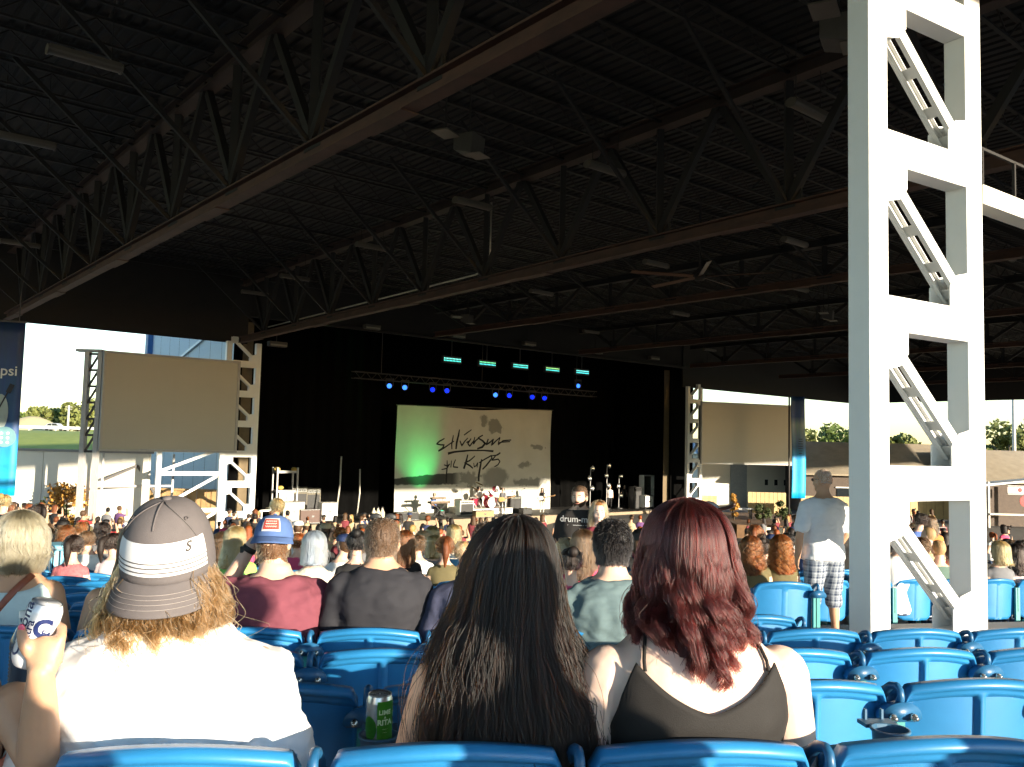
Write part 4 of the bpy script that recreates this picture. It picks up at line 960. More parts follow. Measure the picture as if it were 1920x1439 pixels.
# stair rail at left
t = thing('stair_rail', 'white stair handrail at the left end of the stage', 'handrail', on_stage(470, 44.3, STAGE_Z - 1.2), ANG)
for x in (-.9, -.2, .5, 1.0): m = MB(); m.box((x, 0, .8 + .4 * (x + .9)), (.07, .07, 1.5)); m.build('post', M_WHITE, t)
for dz in (0, -.5): m = MB(); m.beam((-1.1, 0, 1.5 + dz), (.5, 0, 2.1 + dz), .06, .09); m.beam((.5, 0, 2.1 + dz), (1.05, 0, 2.1 + dz), .06, .09); m.build('rail', M_WHITE, t)
for k in range(5): m = MB(); m.box((-.8 + k * .35, 0, .1 + k * .22), (.36, 1.0, .08)); m.build('tread', M_CONC, t)
# thin white ropes
for k, (x0, x1, y0, y1) in enumerate(((640, 630, 856, 962), (675, 669, 880, 968))):
    xa, _ = SA(x0, 46.5, 0); xb, _ = SA(x1, 46.5, 0); p0 = unp(x0, y0, xa[1]); p1 = unp(x1, y1, xb[1])
    m = MB(); m.tube([p0 - p1, (p0 - p1) * .5 + np.array([.08, 0, 0]), (0, 0, 0)], .05, 6)
    tag(m.build('hanging_rope', mat('rope_white', (.55, .52, .45), .8), None, True, loc=p1), 'pale hanging rope at stage left, %s of two' % ('left' if k == 0 else 'right'), 'rope', 'pale ropes hanging at stage left')
# drum kit on a riser
M_RED = mat('drum_red', (.35, .02, .05), .25, coat=.5); M_HEADW = mat('drum_head', (.85, .83, .78), .5); M_BRASS = mat('cymbal_brass', (.7, .5, .18), .25, 1.0)
rp_ = on_stage(906, 47.8); t = thing('drum_riser', 'low pale riser under the drum kit', 'riser', rp_, ANG); m = MB(); m.box((0, .3, .2), (3.6, 2.6, .4)); bevel(m.build('platform', mat('riser_pale', (.6, .56, .48), .6), t), .02)
m = MB(); m.box((0, -1.01, .2), (3.5, .02, .3)); m.build('front_panel', M_WAMP, t)
kit = thing('drum_kit', 'red drum kit with white bass drum head at centre stage', 'drums', (rp_[0], rp_[1], rp_[2] + .4), ANG)
def drum(name, c, r, h, axd, parent=kit):
    d_, s_, u_ = _basis(axd); m = MB(); m.lathe([(r, -h / 2), (r * 1.02, -h / 2 + .02), (r, -h / 2 + .04), (r, h / 2 - .04), (r * 1.03, h / 2 - .02), (r, h / 2)], 22, c, ax=(s_, u_, d_)); o = m.build(name, M_RED, parent, True)
    m = MB(); m.lathe([(0, h / 2 + .003), (r * .96, h / 2 + .003)], 22, c, caps=False, ax=(s_, u_, d_)); m.build('drum_head', M_HEADW, o)
    m = MB(); m.lathe([(r * 1.035, h / 2 - .03), (r * 1.035, h / 2 + .01), (r * .97, h / 2 + .012)], 22, c, caps=False, ax=(s_, u_, d_)); m.build('hoop', M_CHROME, o)
drum('bass_drum', (.1, -.55, .36), .36, .5, (0, -1, 0)); drum('rack_tom', (-.2, -.5, .92), .19, .25, (0, -.75, .6)); drum('rack_tom', (.3, -.45, .95), .19, .25, (.1, -.75, .6))
drum('floor_tom', (-.85, 0, .42), .26, .5, (0, -.1, 1)); drum('floor_tom', (.9, .1, .42), .26, .5, (0, -.1, 1)); drum('snare_drum', (.55, .3, .6), .2, .15, (0, -.15, 1)); drum('rack_tom', (.65, -.5, 1.28), .2, .3, (.3, -1, .2))
for (x, y, z, r, tl_) in ((-1.05, -.3, 1.35, .28, .3), (-.55, -.2, 1.65, .3, .25), (1.1, -.2, 1.3, .28, -.25), (.8, .3, 1.0, .22, 0)):
    m = MB(); m.lathe([(.0, .02), (.04, .015), (r, -.02), (r, -.024), (.04, .008)], 18, (x, y, z), caps=False, ax=_basis((tl_, -.35, 1))[1:] + (_basis((tl_, -.35, 1))[0],)); c_ = m.build('cymbal', M_BRASS, kit, True)
    m = MB(); m.tube([(x, y + .05, .0), (x, y + .02, z)], .014, 6); 
    for a_ in range(3): m.tube([(x + .25 * math.cos(a_ * 2.1), y + .25 * math.sin(a_ * 2.1), 0), (x, y + .05, .35)], .012, 5)
    m.build('cymbal_stand', M_CHROME, kit)
# keyboards
kp = on_stage(822, 46.6); t = thing('keyboard_rig', 'stage keyboard on its stand, left of the drums', 'keyboard', kp, ANG)
m = MB(); m.box((0, 0, .92), (1.5, .42, .14)); bevel(m.build('body', mat('keyboard_brown', (.13, .085, .05), .5), t), .01)
m = MB(); m.box((0, -.08, .995), (1.3, .16, .012)); m.build('keys', M_WHITE, t)
m = MB(); m.box((0, .1, 1.18), (1.1, .3, .1)); m.build('upper_keyboard', MATS['keyboard_brown'], t)
for s_ in (-1, 1): m = MB(); m.beam((-.5 * s_, -.1, 0), (.5 * s_, -.1, .85), .05, .05); m.build('stand', M_BLKG, t)
m = MB(); m.beam((-.4, .12, .99), (-.4, .12, 1.13), .04, .04); m.beam((.4, .12, .99), (.4, .12, 1.13), .04, .04); m.build('riser_arm', M_BLKG, t)
def mic_stand(label, px, a, h=1.5, boom=.35):
    t = thing('microphone_stand', label, 'microphone stand', on_stage(px, a), ANG)
    m = MB(); m.lathe([(.16, 0), (.16, .03), (.02, .05)], 14); m.build('base', M_BLKG, t)
    m = MB(); m.tube([(0, 0, .03), (0, 0, h)], .014, 6); m.tube([(0, 0, h), (boom, -.1, h + .12)], .011, 6); m.build('pole', M_CHROME, t)
    m = MB(); m.ell((boom + .04, -.1, h + .13), (.05, .035, .035), 8); m.build('microphone', M_BLKG, t, True)
mic_stand('microphone stand beside the keyboard player', 842, 45.6); mic_stand('microphone stand in front of the guitarist', 950, 45.4); mic_stand('microphone stand right of the bassist', 1026, 45.6, 1.5, -.3); mic_stand('microphone stand between amplifier and bassist', 976, 46.6, 1.6, .2)
# side rig with lamps at the right of the stage
for k, (px, h) in enumerate(((1106, 3.2), (1137, 3.4), (1160, 2.6))):
    t = thing('lamp_tree', 'stand of round reflector lamps at stage right, %s from left' % ORD[k + 1], 'lamp stand', on_stage(px, 47.5), ANG)
    m = MB(); m.tube([(0, 0, 0), (0, 0, h)], .03, 6); m.build('pole', M_GREYST, t); m = MB(); m.lathe([(.35, 0), (.35, .05), (.05, .08)], 12); m.build('base', M_BLKG, t)
    for q in range(3):
        z = h - .1 - q * .75; m = MB(); d_ = np.array([.15, -1, .05]); m.lathe([(.06, -.2), (.2, -.04), (.22, 0), (.2, 0.0), (.05, -.12)], 14, ((-1) ** q * .14, -.1, z), ax=_basis(d_)[1:] + (d_ / np.linalg.norm(d_),)); m.build('reflector', M_CHROME, t, True)
t = thing('glass_case', 'tall white framed case standing at stage right', 'case', on_stage(1212, 47.4), ANG)
for (c, s_) in (((-.6, 0, 1.3), (.08, .5, 2.6)), ((.6, 0, 1.3), (.08, .5, 2.6)), ((0, 0, 2.56), (1.12, .5, .08)), ((0, 0, .04), (1.12, .5, .08))): m = MB(); m.box(c, s_); m.build('frame', M_WHITE, t)
m = MB(); m.box((0, .1, 1.3), (1.1, .1, 2.4)); m.build('panel', mat('smoked', (.04, .04, .035), .3, var=.5, scale=8), t)
# foil bags and small clutter at the lip
for k, px in enumerate((700, 708, 716)):
    t = thing('gas_canister', 'pale canister standing on the stage lip, %s of three' % ORD[k + 1], 'canister', on_stage(px, 45.0), 0, 'pale canisters on the stage lip')
    m = MB(); m.lathe([(.14, 0), (.15, .05), (.15, .55), (.06, .72), (.05, .8)], 12); m.build('body', mat('canister_pale', (.55, .5, .38), .4), t, True); m = MB(); m.lathe([(.07, .8), (.07, .86)], 10); m.build('valve', M_BLKG, t)
# ================================================================== people: builders
def se(c, s, hw, hd, p=0.82):
    return (math.copysign(abs(c) ** p, c) * hw, math.copysign(abs(s) ** p, s) * hd)
def cleanup(me, smooth=True):
    if smooth: me.polygons.foreach_set('use_smooth', [True] * len(me.polygons))
    return me
def remesh(mb, voxel, it=3, name='body', fac=0.5):
    me = mb.mesh(name + '_raw'); o = bpy.data.objects.new('tmp_remesh', me); COL.objects.link(o)
    r = o.modifiers.new('r', 'REMESH'); r.mode = 'VOXEL'; r.voxel_size = voxel
    if it: s = o.modifiers.new('s', 'SMOOTH'); s.iterations = it; s.factor = fac
    out = bpy.data.meshes.new_from_object(o.evaluated_get(bpy.context.evaluated_depsgraph_get()))
    bpy.data.objects.remove(o); bpy.data.meshes.remove(me); out.name = name
    return cleanup(out)
def wrinkle(me, amp, sc_, seed=0.0, stretch=(1, 1, 1), zmax=None):
    n = len(me.vertices); co = np.empty(n * 3); no = np.empty(n * 3)
    me.vertices.foreach_get('co', co); me.vertex_normals.foreach_get('vector', no); co = co.reshape(-1, 3); no = no.reshape(-1, 3)
    for i in range(n):
        p = co[i]
        q = Vector((p[0] * sc_ * stretch[0] + seed, p[1] * sc_ * stretch[1], p[2] * sc_ * stretch[2]))
        w = 1 - abs(mnoise.noise(q)) * 2 + 0.6 * mnoise.noise(q * 2.3)
        co[i] = p + no[i] * amp * (w - .4)
    me.vertices.foreach_set('co', co.ravel()); me.update(); return me
# torso rings: height above the seat pan (or crotch), half width, half depth, forward shift
TORSO_M = [(-.06, .165, .115, .03), (.0, .178, .125, .03), (.10, .172, .122, .03), (.20, .166, .116, .025), (.30, .172, .118, .015), (.40, .186, .122, .0), (.47, .192, .116, -.005), (.53, .180, .100, -.005), (.565, .150, .084, .0), (.595, .105, .072, .005), (.62, .068, .064, .012), (.66, .058, .060, .02)]
TORSO_F = [(-.06, .170, .120, .03), (.0, .182, .128, .03), (.10, .168, .118, .03), (.20, .146, .104, .025), (.30, .150, .108, .015), (.40, .165, .112, .0), (.47, .168, .104, -.005), (.53, .155, .090, -.005), (.565, .125, .074, .0), (.595, .085, .062, .005), (.62, .056, .054, .012), (.66, .048, .050, .02)]
def ring(z, hw, hd, yo, n=28, inf=0.0):
    R_ = []
    for k in range(n):
        a = 2 * math.pi * k / n; x, y = se(math.cos(a), math.sin(a), hw + inf, hd + inf); R_.append((x, y + yo, z))
    return R_
def tor_at(T, z):
    zs = [t[0] for t in T]; return [float(np.interp(z, zs, [t[j] for t in T])) for j in (1, 2, 3)]
def head_mb(m, c, s=1.0, yaw=0.0, pitch=0.0, n=22, ears=True, female=False):
    """skull, jaw, nose, brow and ears about the head centre c; +y is the face"""
    A = np.array(Matrix.Rotation(yaw, 3, 'Z') @ Matrix.Rotation(pitch, 3, 'X'))
    rings = []
    for i in range(1, 20):
        th = math.pi * i / 20; cz, sz = -math.cos(th), math.sin(th); r = []
        for k in range(n):
            a = 2 * math.pi * k / n; x, y = math.cos(a) * sz, math.sin(a) * sz
            hw, hf, hb = .074, .094, .102
            X, Y, Z = x * hw, y * (hf if y > 0 else hb), cz * .118
            if cz < 0:                                       # towards the jaw: narrower, chin forward, nape drawn in
                t = -cz; X *= 1 - .30 * t * t; Y = Y * (1 - .12 * t) + .014 * t if y > 0 else Y * (1 - .38 * t)
            if y > .45 and abs(x) < .8: Y += .004
            r.append(c + A @ (np.array([X, Y, Z]) * s))
        rings.append(r)
    m.loft(rings)
    def E(p, rr): m.ell(c + A @ (np.array(p) * s), np.array(rr) * s, 10, ax=A.T)
    E((0, .098, -.018), (.013, .020, .022)); E((0, .090, .018), (.040, .012, .010)); E((0, .088, -.058), (.022, .010, .008)); E((0, .080, -.092), (.024, .020, .018))
    for sx in (-1, 1):
        if ears: E((sx * .078, -.004, -.012), (.011, .019, .032))
        E((sx * .046, .068, -.035), (.020, .018, .022))
    return A
def head_surf(a, cz, off=.004):
    sz = math.sqrt(max(0, 1 - cz * cz)); x, y = math.cos(a) * sz, math.sin(a) * sz; X, Y, Z = x * (.074 + off), y * ((.094 if y > 0 else .102) + off), cz * (.118 + off)
    if cz < 0:
        t = -cz; X *= 1 - .30 * t * t; Y = Y * (1 - .12 * t) + .014 * t if y > 0 else Y * (1 - .38 * t)
    return np.array([X, Y + (.004 if y > .45 else 0), Z])
def hand_mb(m, w, d, nrm, side, s=1.0, curl=.5):
    """palm, four unequal bent fingers and a thumb leaving the side of the palm"""
    d = np.asarray(d, float); d /= np.linalg.norm(d); nrm = np.asarray(nrm, float); nrm -= d * (nrm @ d); nrm /= np.linalg.norm(nrm); lat = np.cross(d, nrm) * side
    w = np.asarray(w, float)
    m.ell(w + d * .048 * s, (.040 * s, .052 * s, .017 * s), 12, ax=np.array([lat, d, nrm]))
    for k, (off, L) in enumerate(((.030, .070), (.011, .078), (-.009, .072), (-.028, .056))):
        p = w + d * .085 * s + lat * off * s; pts = [p - d * .02 * s]; dd = d.copy()
        for j, fr in enumerate((.45, .32, .23)):
            a = curl * (.5 + .5 * j); dd = dd * math.cos(a) + nrm * math.sin(a); dd /= np.linalg.norm(dd); p = p + dd * L * fr * s * 1.05; pts.append(p)
        m.limb(pts, [.0095 * s, .009 * s, .0082 * s, .007 * s], 8, sub=2)
    p = w + d * .03 * s + lat * .032 * s
    m.limb([p - lat * .015 * s, p + lat * .022 * s + d * .022 * s + nrm * .01 * s, p + lat * .03 * s + d * .052 * s + nrm * (.012 + .02 * curl) * s], [.014 * s, .011 * s, .008 * s], 8, sub=2)
SKIN = {'fair': (.66, .42, .31), 'pale': (.72, .52, .42), 'tan': (.50, .29, .18), 'warm': (.58, .34, .22)}
def skin(k='fair'): return mat('skin_' + k, SKIN[k], .5, var=.07, scale=9, sss=.12, bump=.02, bscale=240)
def cloth(name, col, rough=.85, var=.08, scale=16, **kw): return mat('cloth_' + name, col, rough, var=var, scale=scale, bump=.10, bscale=420, **kw)
def seated_joints(s, T, lap=1):
    sw = (T[7][1] - .012) * s; P = .45
    J = {}
    for sd, k in ((-1, 'L'), (1, 'R')):
        J[k] = [np.array([sd * sw, -.005, P + .505]), np.array([sd * (sw + .075), .0, P + .235]), np.array([sd * .13, .24, P + .16])]
    return J
def person_body(m, T, J, seated=True, head=(0, .03, .79), yaw=0, pitch=0, arm=(.05, .042, .031), hands=True, thin=1.0, P=None, neck=.056, legs=None, ears=True, hs=1.0, curl=.6):
    P = (.45 if seated else .86) if P is None else P
    m.loft([ring(P + z, hw * thin, hd * thin, yo) for z, hw, hd, yo in T])
    hc = np.array([head[0], head[1], P + head[2]])
    m.limb([(0, .0, P + .57), (head[0] * .4, .012, P + .65), hc + np.array([0, -.022, -.05])], [neck * 1.15, neck, neck * .95])
    A = head_mb(m, hc, hs, yaw, pitch, ears=ears)
    for k, sd in (('L', -1), ('R', 1)):
        a, b, c = J[k][:3]
        m.limb([a, a * .55 + b * .45, b, b * .6 + c * .4, c], [arm[0] * 1.12, arm[0], arm[1] * .95, arm[1], arm[2]], 14)
        if hands: hand_mb(m, c, (c - b), (-sd * .6, .2, -.6) if len(J[k]) < 4 else J[k][3], sd * (1 if len(J[k]) < 5 else J[k][4]), curl=curl)
    for sd in (-1, 1):
        if legs: hp, kn, an = legs[0 if sd < 0 else 1]
        elif seated: hp, kn, an = (sd * .09, .06, P + .05), (sd * .12, .46, P + .05), (sd * .12, .44, .09)
        else: hp, kn, an = (sd * .095, .01, P), (sd * .105, .03, P * .53), (sd * .11, -.02, .09)
        hp, kn, an = map(np.array, (hp, kn, an))
        m.limb([hp, hp * .5 + kn * .5, kn, kn * .65 + an * .35, an], [.092 * thin, .078 * thin, .056, .055, .036])
        m.limb([an + np.array([0, -.04, -.035]), an + np.array([0, .06, -.05]), an + np.array([0, .16, -.06])], [.040, .038, .03], 10)
    return hc, A
def tee_mesh(T, J, P, voxel, hem=-.06, sleeve=.62, inf=.014, sl_r=.068, neckz=.592, name='shirt', it=3, thin=1.0, flare=.0):
    m = MB(); rr = []
    zs = sorted(set([hem] + [t[0] for t in T if hem < t[0] < neckz] + [neckz]))
    for z in zs:
        hw, hd, yo = tor_at(T, z); f = inf + flare * max(0, (.25 - z)) + (.006 if z < .5 else 0)
        rr.append(ring(P + z, hw * thin + f, hd * thin + f, yo, 32))
    m.loft(rr)
    for k in 'LR':
        a, b = J[k][:2]; e = a + (b - a) * sleeve; inn = a * .86 + np.array([0, a[1] * .14, 0]); inn[2] = a[2]
        m.limb([inn, a, (a + e) / 2, e], [sl_r * 1.0, sl_r * 1.02, sl_r * .98, sl_r * 1.0], 16)
        # flat cuff end
    return remesh(m, voxel, it, name)
def shell_mesh(T, P, bot, top, inf=.007, n=72, nv=26, thin=1.0, name='top'):
    """cloth shell on the torso from height bot to the neckline top(angle); angle 0 = wearer's back, +90 = wearer's right"""
    m = MB()
    def fn(u, v):
        th = (u - .5) * 2 * math.pi; z1 = top(th); z = bot + (z1 - bot) * v
        hw, hd, yo = tor_at(T, z); x, y = se(math.sin(th), -math.cos(th), hw * thin + inf, hd * thin + inf)
        return (x, y + yo, P + z)
    m.grid(fn, n, nv); me = m.mesh(name, None, True); return me
def solid(o, t=.004):
    s = o.modifiers.new('thick', 'SOLIDIFY'); s.thickness = t; s.offset = 1; return o
# ------------------------------------------------------------------ hair
def hair_mat(name, col, rough=.32, var=.25, melanin=None, redness=.5):
    key = 'hairfibre_' + name
    if key in MATS: return MATS[key]
    m = bpy.data.materials.new(key); m.use_nodes = True; n = m.node_tree.nodes; l = m.node_tree.links; n.clear()
    h = n.new('ShaderNodeBsdfHairPrincipled'); o = n.new('ShaderNodeOutputMaterial'); h.model = 'CHIANG'
    if melanin is not None:
        h.parametrization = 'MELANIN'; h.inputs['Melanin'].default_value = melanin; h.inputs['Melanin Redness'].default_value = redness
    else:
        h.parametrization = 'COLOR'; h.inputs['Color'].default_value = (*col, 1)
    for k_, v_ in (('Roughness', rough), ('Radial Roughness', .45), ('Random Color', var), ('Random Roughness', .2)):
        if k_ in h.inputs: h.inputs[k_].default_value = v_
    l.new(h.outputs[0], o.inputs['Surface']); MATS[key] = m; return m
class HairForm:
    """a hair volume round a head: profile rows (z below the head top, half width, back depth, front depth, centre x, centre y)"""
    def __init__(s, rows):
        s.r = np.array(rows, float); seg = np.linalg.norm(np.diff(s.r[:, [0, 1, 2]] * np.array([1, .7, .7]), axis=0), axis=1); s.s = np.concatenate([[0], np.cumsum(seg)]); s.L = s.s[-1]
        T_ = np.linspace(0, s.L, 161); D = np.stack([np.interp(T_, s.s, s.r[:, j]) for j in range(6)], 1)   # rounded, no kinks
        k = np.hanning(25); k /= k.sum()
        E_ = np.concatenate([2 * D[0] - D[12:0:-1], D, 2 * D[-1] - D[-2:-14:-1]]); D = np.stack([np.convolve(E_[:, j], k, 'valid') for j in range(6)], 1)
        s.s, s.r = T_, D
    def at(s, t):
        t = np.clip(t, 0, s.L); return [np.interp(t, s.s, s.r[:, j]) for j in range(s.r.shape[1])]
    def pos(s, t, th, lay):
        z, w, b, f, cx, cy = s.at(t); c = np.cos(th); dpt = np.where(c > 0, b, f)
        return np.stack([cx + w * lay * np.sin(th), cy - dpt * lay * c, z - (1 - lay) * .05 * np.exp(-t * 9)], -1)
def strands(name, form, n, mm, parent, loc, seed, th_rng=(-2.2, 2.2), start=(0.0, .22), end=(.9, 1.0), clumps=160, wave=(0.0, 6.0), wave_from=.15, frizz=.004, rad=.0008, npt=26, layers=(.82, 1.02), tight=.55, drift=.12, fly=.03, curl3=0.0, endfn=None, lock=2.2, data_only=False):
    g = np.random.default_rng(seed); L = form.L
    cth = g.uniform(*th_rng, clumps); cph = g.uniform(0, 6.28, clumps); cend = g.uniform(end[0], end[1], clumps); cdr = g.normal(0, drift, clumps); clay = g.uniform(0, 1, clumps); cfr = g.uniform(.8, 1.25, clumps)
    ci = g.integers(0, clumps, n)
    thr = (th_rng[1] - th_rng[0]) / clumps * lock
    t0 = L * (start[0] + (start[1] - start[0]) * g.uniform(0, 1, n))
    te = L * np.clip(cend[ci] + g.normal(0, .02, n), .1, 1.0)
    dth = g.normal(0, thr, n)
    if endfn is not None: te = te * endfn(cth[ci])
    te = np.maximum(te, t0 + .04)
    S = np.linspace(0, 1, npt)[None, :]; t = t0[:, None] + (te - t0)[:, None] * S
    rel = np.clip((t / L - wave_from) / (1 - wave_from), 0, 1)
    lay = layers[0] + (layers[1] - layers[0]) * np.clip(clay[ci] * .6 + g.uniform(0, .4, n), 0, 1)
    th = cth[ci][:, None] + dth[:, None] * (1 - tight * rel) + cdr[ci][:, None] * rel
    w_ = wave[0] * np.minimum(1, rel * 2.2) * np.sin(2 * math.pi * wave[1] * cfr[ci][:, None] * t / L + cph[ci][:, None] + g.normal(0, .25, n)[:, None])
    w2 = curl3 * np.minimum(1, rel * 2.2) * np.cos(2 * math.pi * wave[1] * cfr[ci][:, None] * t / L + cph[ci][:, None] + g.normal(0, .25, n)[:, None])
    P0 = form.pos(t, th, np.broadcast_to(lay[:, None], t.shape))
    z, wd, bk, fr, cx, cy = form.at(t); tang = np.stack([np.cos(th), np.sin(th), np.zeros_like(th)], -1); outw = np.stack([np.sin(th), -np.cos(th), np.zeros_like(th)], -1)
    P0 = P0 + tang * w_[..., None] + outw * w2[..., None]
    fz = g.normal(0, 1, (n, 5, 3)); fi = np.linspace(0, 4, npt); i0 = np.minimum(fi.astype(int), 3); ff = (fi - i0)[None, :, None]
    nz = fz[:, i0] * (1 - ff) + fz[:, i0 + 1] * ff
    fa = np.where(g.uniform(0, 1, n) < fly, frizz * 4, frizz)[:, None, None]
    P0 = P0 + nz * fa * np.clip(rel * 1.5 + .12, 0, 1)[..., None]
    cu = bpy.data.hair_curves.new(name); cu.add_curves([npt] * n)
    cu.attributes['position'].data.foreach_set('vector', np.ascontiguousarray(P0, dtype=np.float32).ravel())
    ra = cu.attributes.get('radius') or cu.attributes.new('radius', 'FLOAT', 'POINT')
    rr = (rad * (1 - .6 * S ** 2) * np.ones((n, 1)) * g.uniform(.7, 1.2, (n, 1))).astype(np.float32)
    ra.data.foreach_set('value', np.ascontiguousarray(rr).ravel())
    cu.materials.append(mm); return cu if data_only else link(name, cu, parent, loc)
def hair_shell(name, form, mm, parent, loc, th_rng=(-math.pi, math.pi), lay=.86, t1=1.0, n=40, nv=26, rough=.006, seed=0, thick=0.0):
    m = MB(); L = form.L
    def fn(u, v):
        th = th_rng[0] + (th_rng[1] - th_rng[0]) * u; t = L * t1 * max(v, .004)
        p = form.pos(np.array(t), np.array(th), np.array(lay)); k = 1 + rough * 6 * mnoise.noise(Vector((math.sin(th) * 5 + seed, math.cos(th) * 5, t * 26)))
        return (p[0] * k, p[1] * k, p[2])
    m.grid(fn, n, nv); o = m.build(name, mm, parent, True, loc=loc)
    if thick: solid(o, thick)
    return o
def hair_base(name, col, rough=.55): return mat('hairbase_' + name, col, rough, var=.35, scale=40, stretch=(1, 1, .12), bump=.5, bscale=90, spec=.3)
def scalp_form(w=.088, b=.118, f=.10, ln=.17, cx=0, cy=0, nape=.07):
    """short crop hugging the skull"""
    return HairForm([(0, .004, .004, .004, cx, cy), (-.006, .035, .045, .045, cx, cy), (-.022, .062, .080, .075, cx, cy), (-.055, w * .95, b * .93, f * .95, cx, cy), (-.10, w, b, f, cx, cy), (-.14, w * .97, b * .96, f * .9, cx, cy), (-ln, w * .80, b * .80, f * .7, cx, cy), (-ln - .03, nape, b * .62, f * .5, cx, cy)])
def mk_person(label, x, y, z, rz, cat='person', s=1.0, group=None):
    t = thing('person', label, cat, (x, y, z), rz, group); t.scale = (s, s, s); return t
M_DENIM = cloth('denim', (.045, .07, .13))
def pants_mesh(P, voxel, seated=True, length=1.0, thin=1.0, legs=None):
    m = MB()
    m.loft([ring(P + z, hw * thin + .012, hd * thin + .012, yo) for z, hw, hd, yo in TORSO_M[:3]])
    for i, sd in enumerate((-1, 1)):
        if legs: hp, kn, an = legs[i]
        elif seated: hp, kn, an = (sd * .09, .06, P + .05), (sd * .12, .46, P + .05), (sd * .12, .44, .09)
        else: hp, kn, an = (sd * .095, .01, P), (sd * .105, .03, P * .53), (sd * .11, -.02, .09)
        hp, kn, an = map(np.array, (hp, kn, an)); e = kn + (an - kn) * length
        m.limb([hp, (hp + kn) / 2, kn, e], [.108 * thin, .096 * thin, .082 if length < .5 else .07, .085 if length < .5 else .06])
    return remesh(m, voxel, 3, 'trousers')
# ================================================================== the three spectators in the nearest row and the arm at the left edge
ROWA = math.asin((0 - SC[0]) / (R0 - 1.85))
def place(px, d, row_floor=None):
    x = xat(px, d, -.3); return x, d, floor_z(x, d - .2) if row_floor is None else row_floor
def top_of(px, py, d): return unp(px, py, d)[2]
def seated_person(label, px, ytop, d, sk='fair', T=TORSO_M, voxel=.010, rz=None, yaw=0, J=None, head=(0, .03, .79), arm=(.05, .042, .031), thin=1.0, hands=True, pants=None, hs=1.0, sc_x=None, pitch=0, group=None, sfix=None):
    x = xat(px, d, -.3); zt = top_of(px, ytop, d); zf = floor_z(x, d - .2)
    s = sfix or max(.86, min(1.12, (zt - zf) / (.45 + head[2] + .118 * hs)))
    t = mk_person(label, x, y := d, zt - s * (.45 + head[2] + .118 * hs), ROWA if rz is None else rz, s=s, group=group)
    J = J or seated_joints(thin, T); m = MB()
    hc, A = person_body(m, T, J, True, head, yaw, pitch, arm, hands, thin, hs=hs)
    me = remesh(m, voxel, 2, 'body', .4); me.materials.append(skin(sk)); link('body', me, t)
    pm = pants_mesh(.45, .02, True, .95, thin); pm.materials.append(pants or M_DENIM); link('trousers', pm, t)
    return t, J, hc
def tee(t, T, J, mm, voxel, **kw):
    wr = kw.pop('wr', .0035); sd = kw.pop('seed', 0.0); ws = kw.pop('ws', 9)
    me = tee_mesh(T, J, kw.pop('P', .45), voxel, **kw); wrinkle(me, wr, ws, sd, (1, 1, .6)); wrinkle(me, wr * .55, ws * 2.4, sd + 4, (.6, 1, 1.3)); me.materials.append(mm); return link('shirt', me, t)

# ---- 1: man in a backwards cap and white tee
t, J, hc = seated_person('long haired person in white tee and backwards grey cap, nearest row', 318, 945, 2.03, 'fair', TORSO_M, .008, thin=1.16,
                         J={'L': [np.array([-.205, -.005, .945]), np.array([-.275, .02, .66]), np.array([-.14, .26, .60])], 'R': [np.array([.205, -.005, .945]), np.array([.285, .03, .66]), np.array([.14, .26, .60])]}, head=(-.012, .03, .76), arm=(.056, .046, .034))
tee(t, TORSO_M, J, cloth('white_tee', (.80, .79, .79), .9, var=.02), .009, thin=1.16, sleeve=.80, sl_r=.082, inf=.022, neckz=.60, wr=.011, seed=3.1, ws=7, hem=-.05)
HT = hc + np.array([0, 0, .118])                               # top of the skull
M_CAPG = cloth('cap_grey', (.115, .10, .10), .9, var=.10, scale=22); M_CAPW = cloth('cap_white', (.74, .74, .74), .85, var=.03)
cap = link('cap', None, t, (hc[0], hc[1], hc[2])); cap.rotation_euler = (Rd(14), 0, Rd(-3))
CW, CB, CH = .101, .122, .160
def cap_pt(th, ph, off=0.0):                                   # th 0 = towards the camera, ph 0 rim .. pi/2 top
    c, s_ = math.cos(ph), math.sin(ph); c = c ** .72; k = 1 + off / .11
    return np.array([math.sin(th) * CW * c * k, -math.cos(th) * (CB if math.cos(th) > 0 else .112) * c * k, -.030 + CH * s_ ** .9 * k])
m = MB(); m.grid(lambda u, v: cap_pt((u - .5) * 2 * math.pi, v * math.pi / 2 * .999, 0), 60, 26); crown = solid(m.build('cap_crown', M_CAPG, cap, True), .003)
m = MB(); m.ell(cap_pt(0, math.pi / 2) + np.array([0, 0, .004]), (.011, .011, .006), 12); m.build('cap_button', M_CAPG, cap, True)
def brim(u, v):
    th = (u - .5) * Rd(168); p = cap_pt(th, 0.02, .001); out = np.array([math.sin(th) * .62, -max(.0, math.cos(th)) ** .8, 0]) * .058 * v * math.cos(th * .93) ** .45
    droop = -.040 * v * (max(0, math.cos(th)) ** .35) - .014 * v * v - .022 * (math.sin(th) ** 2) * v
    return p + out + np.array([0, 0, droop])
m = MB(); m.grid(brim, 44, 12); b_ = solid(m.build('cap_brim', M_CAPG, cap, True), .005)
def strip(parent, th0, th1, ph0, ph1, off, mm, name, n=50, nv=6, slope=0.0):
    m = MB(); m.grid(lambda u, v: cap_pt(th0 + (th1 - th0) * u, ph0 + (ph1 - ph0) * v + slope * abs(u - .5) * 2, off), n, nv); return m.build(name, mm, parent, True)
strip(cap, -1.28, 1.28, .28, .56, .0042, M_CAPW, 'white_band')
for k, (a_, b2) in enumerate(((.222, .262), (.163, .203), (.110, .145))): strip(cap, -1.28, 1.28, a_, b2, .0042, M_CAPW, 'white_stripe', 50, 2)
for off_ in (0.0,):
    m = MB(); m.tube([cap_pt(0, math.pi / 2 - k * .10, .0035) for k in range(1, 9)], .0022, 6); m.build('seam', M_CAPG, cap, True)
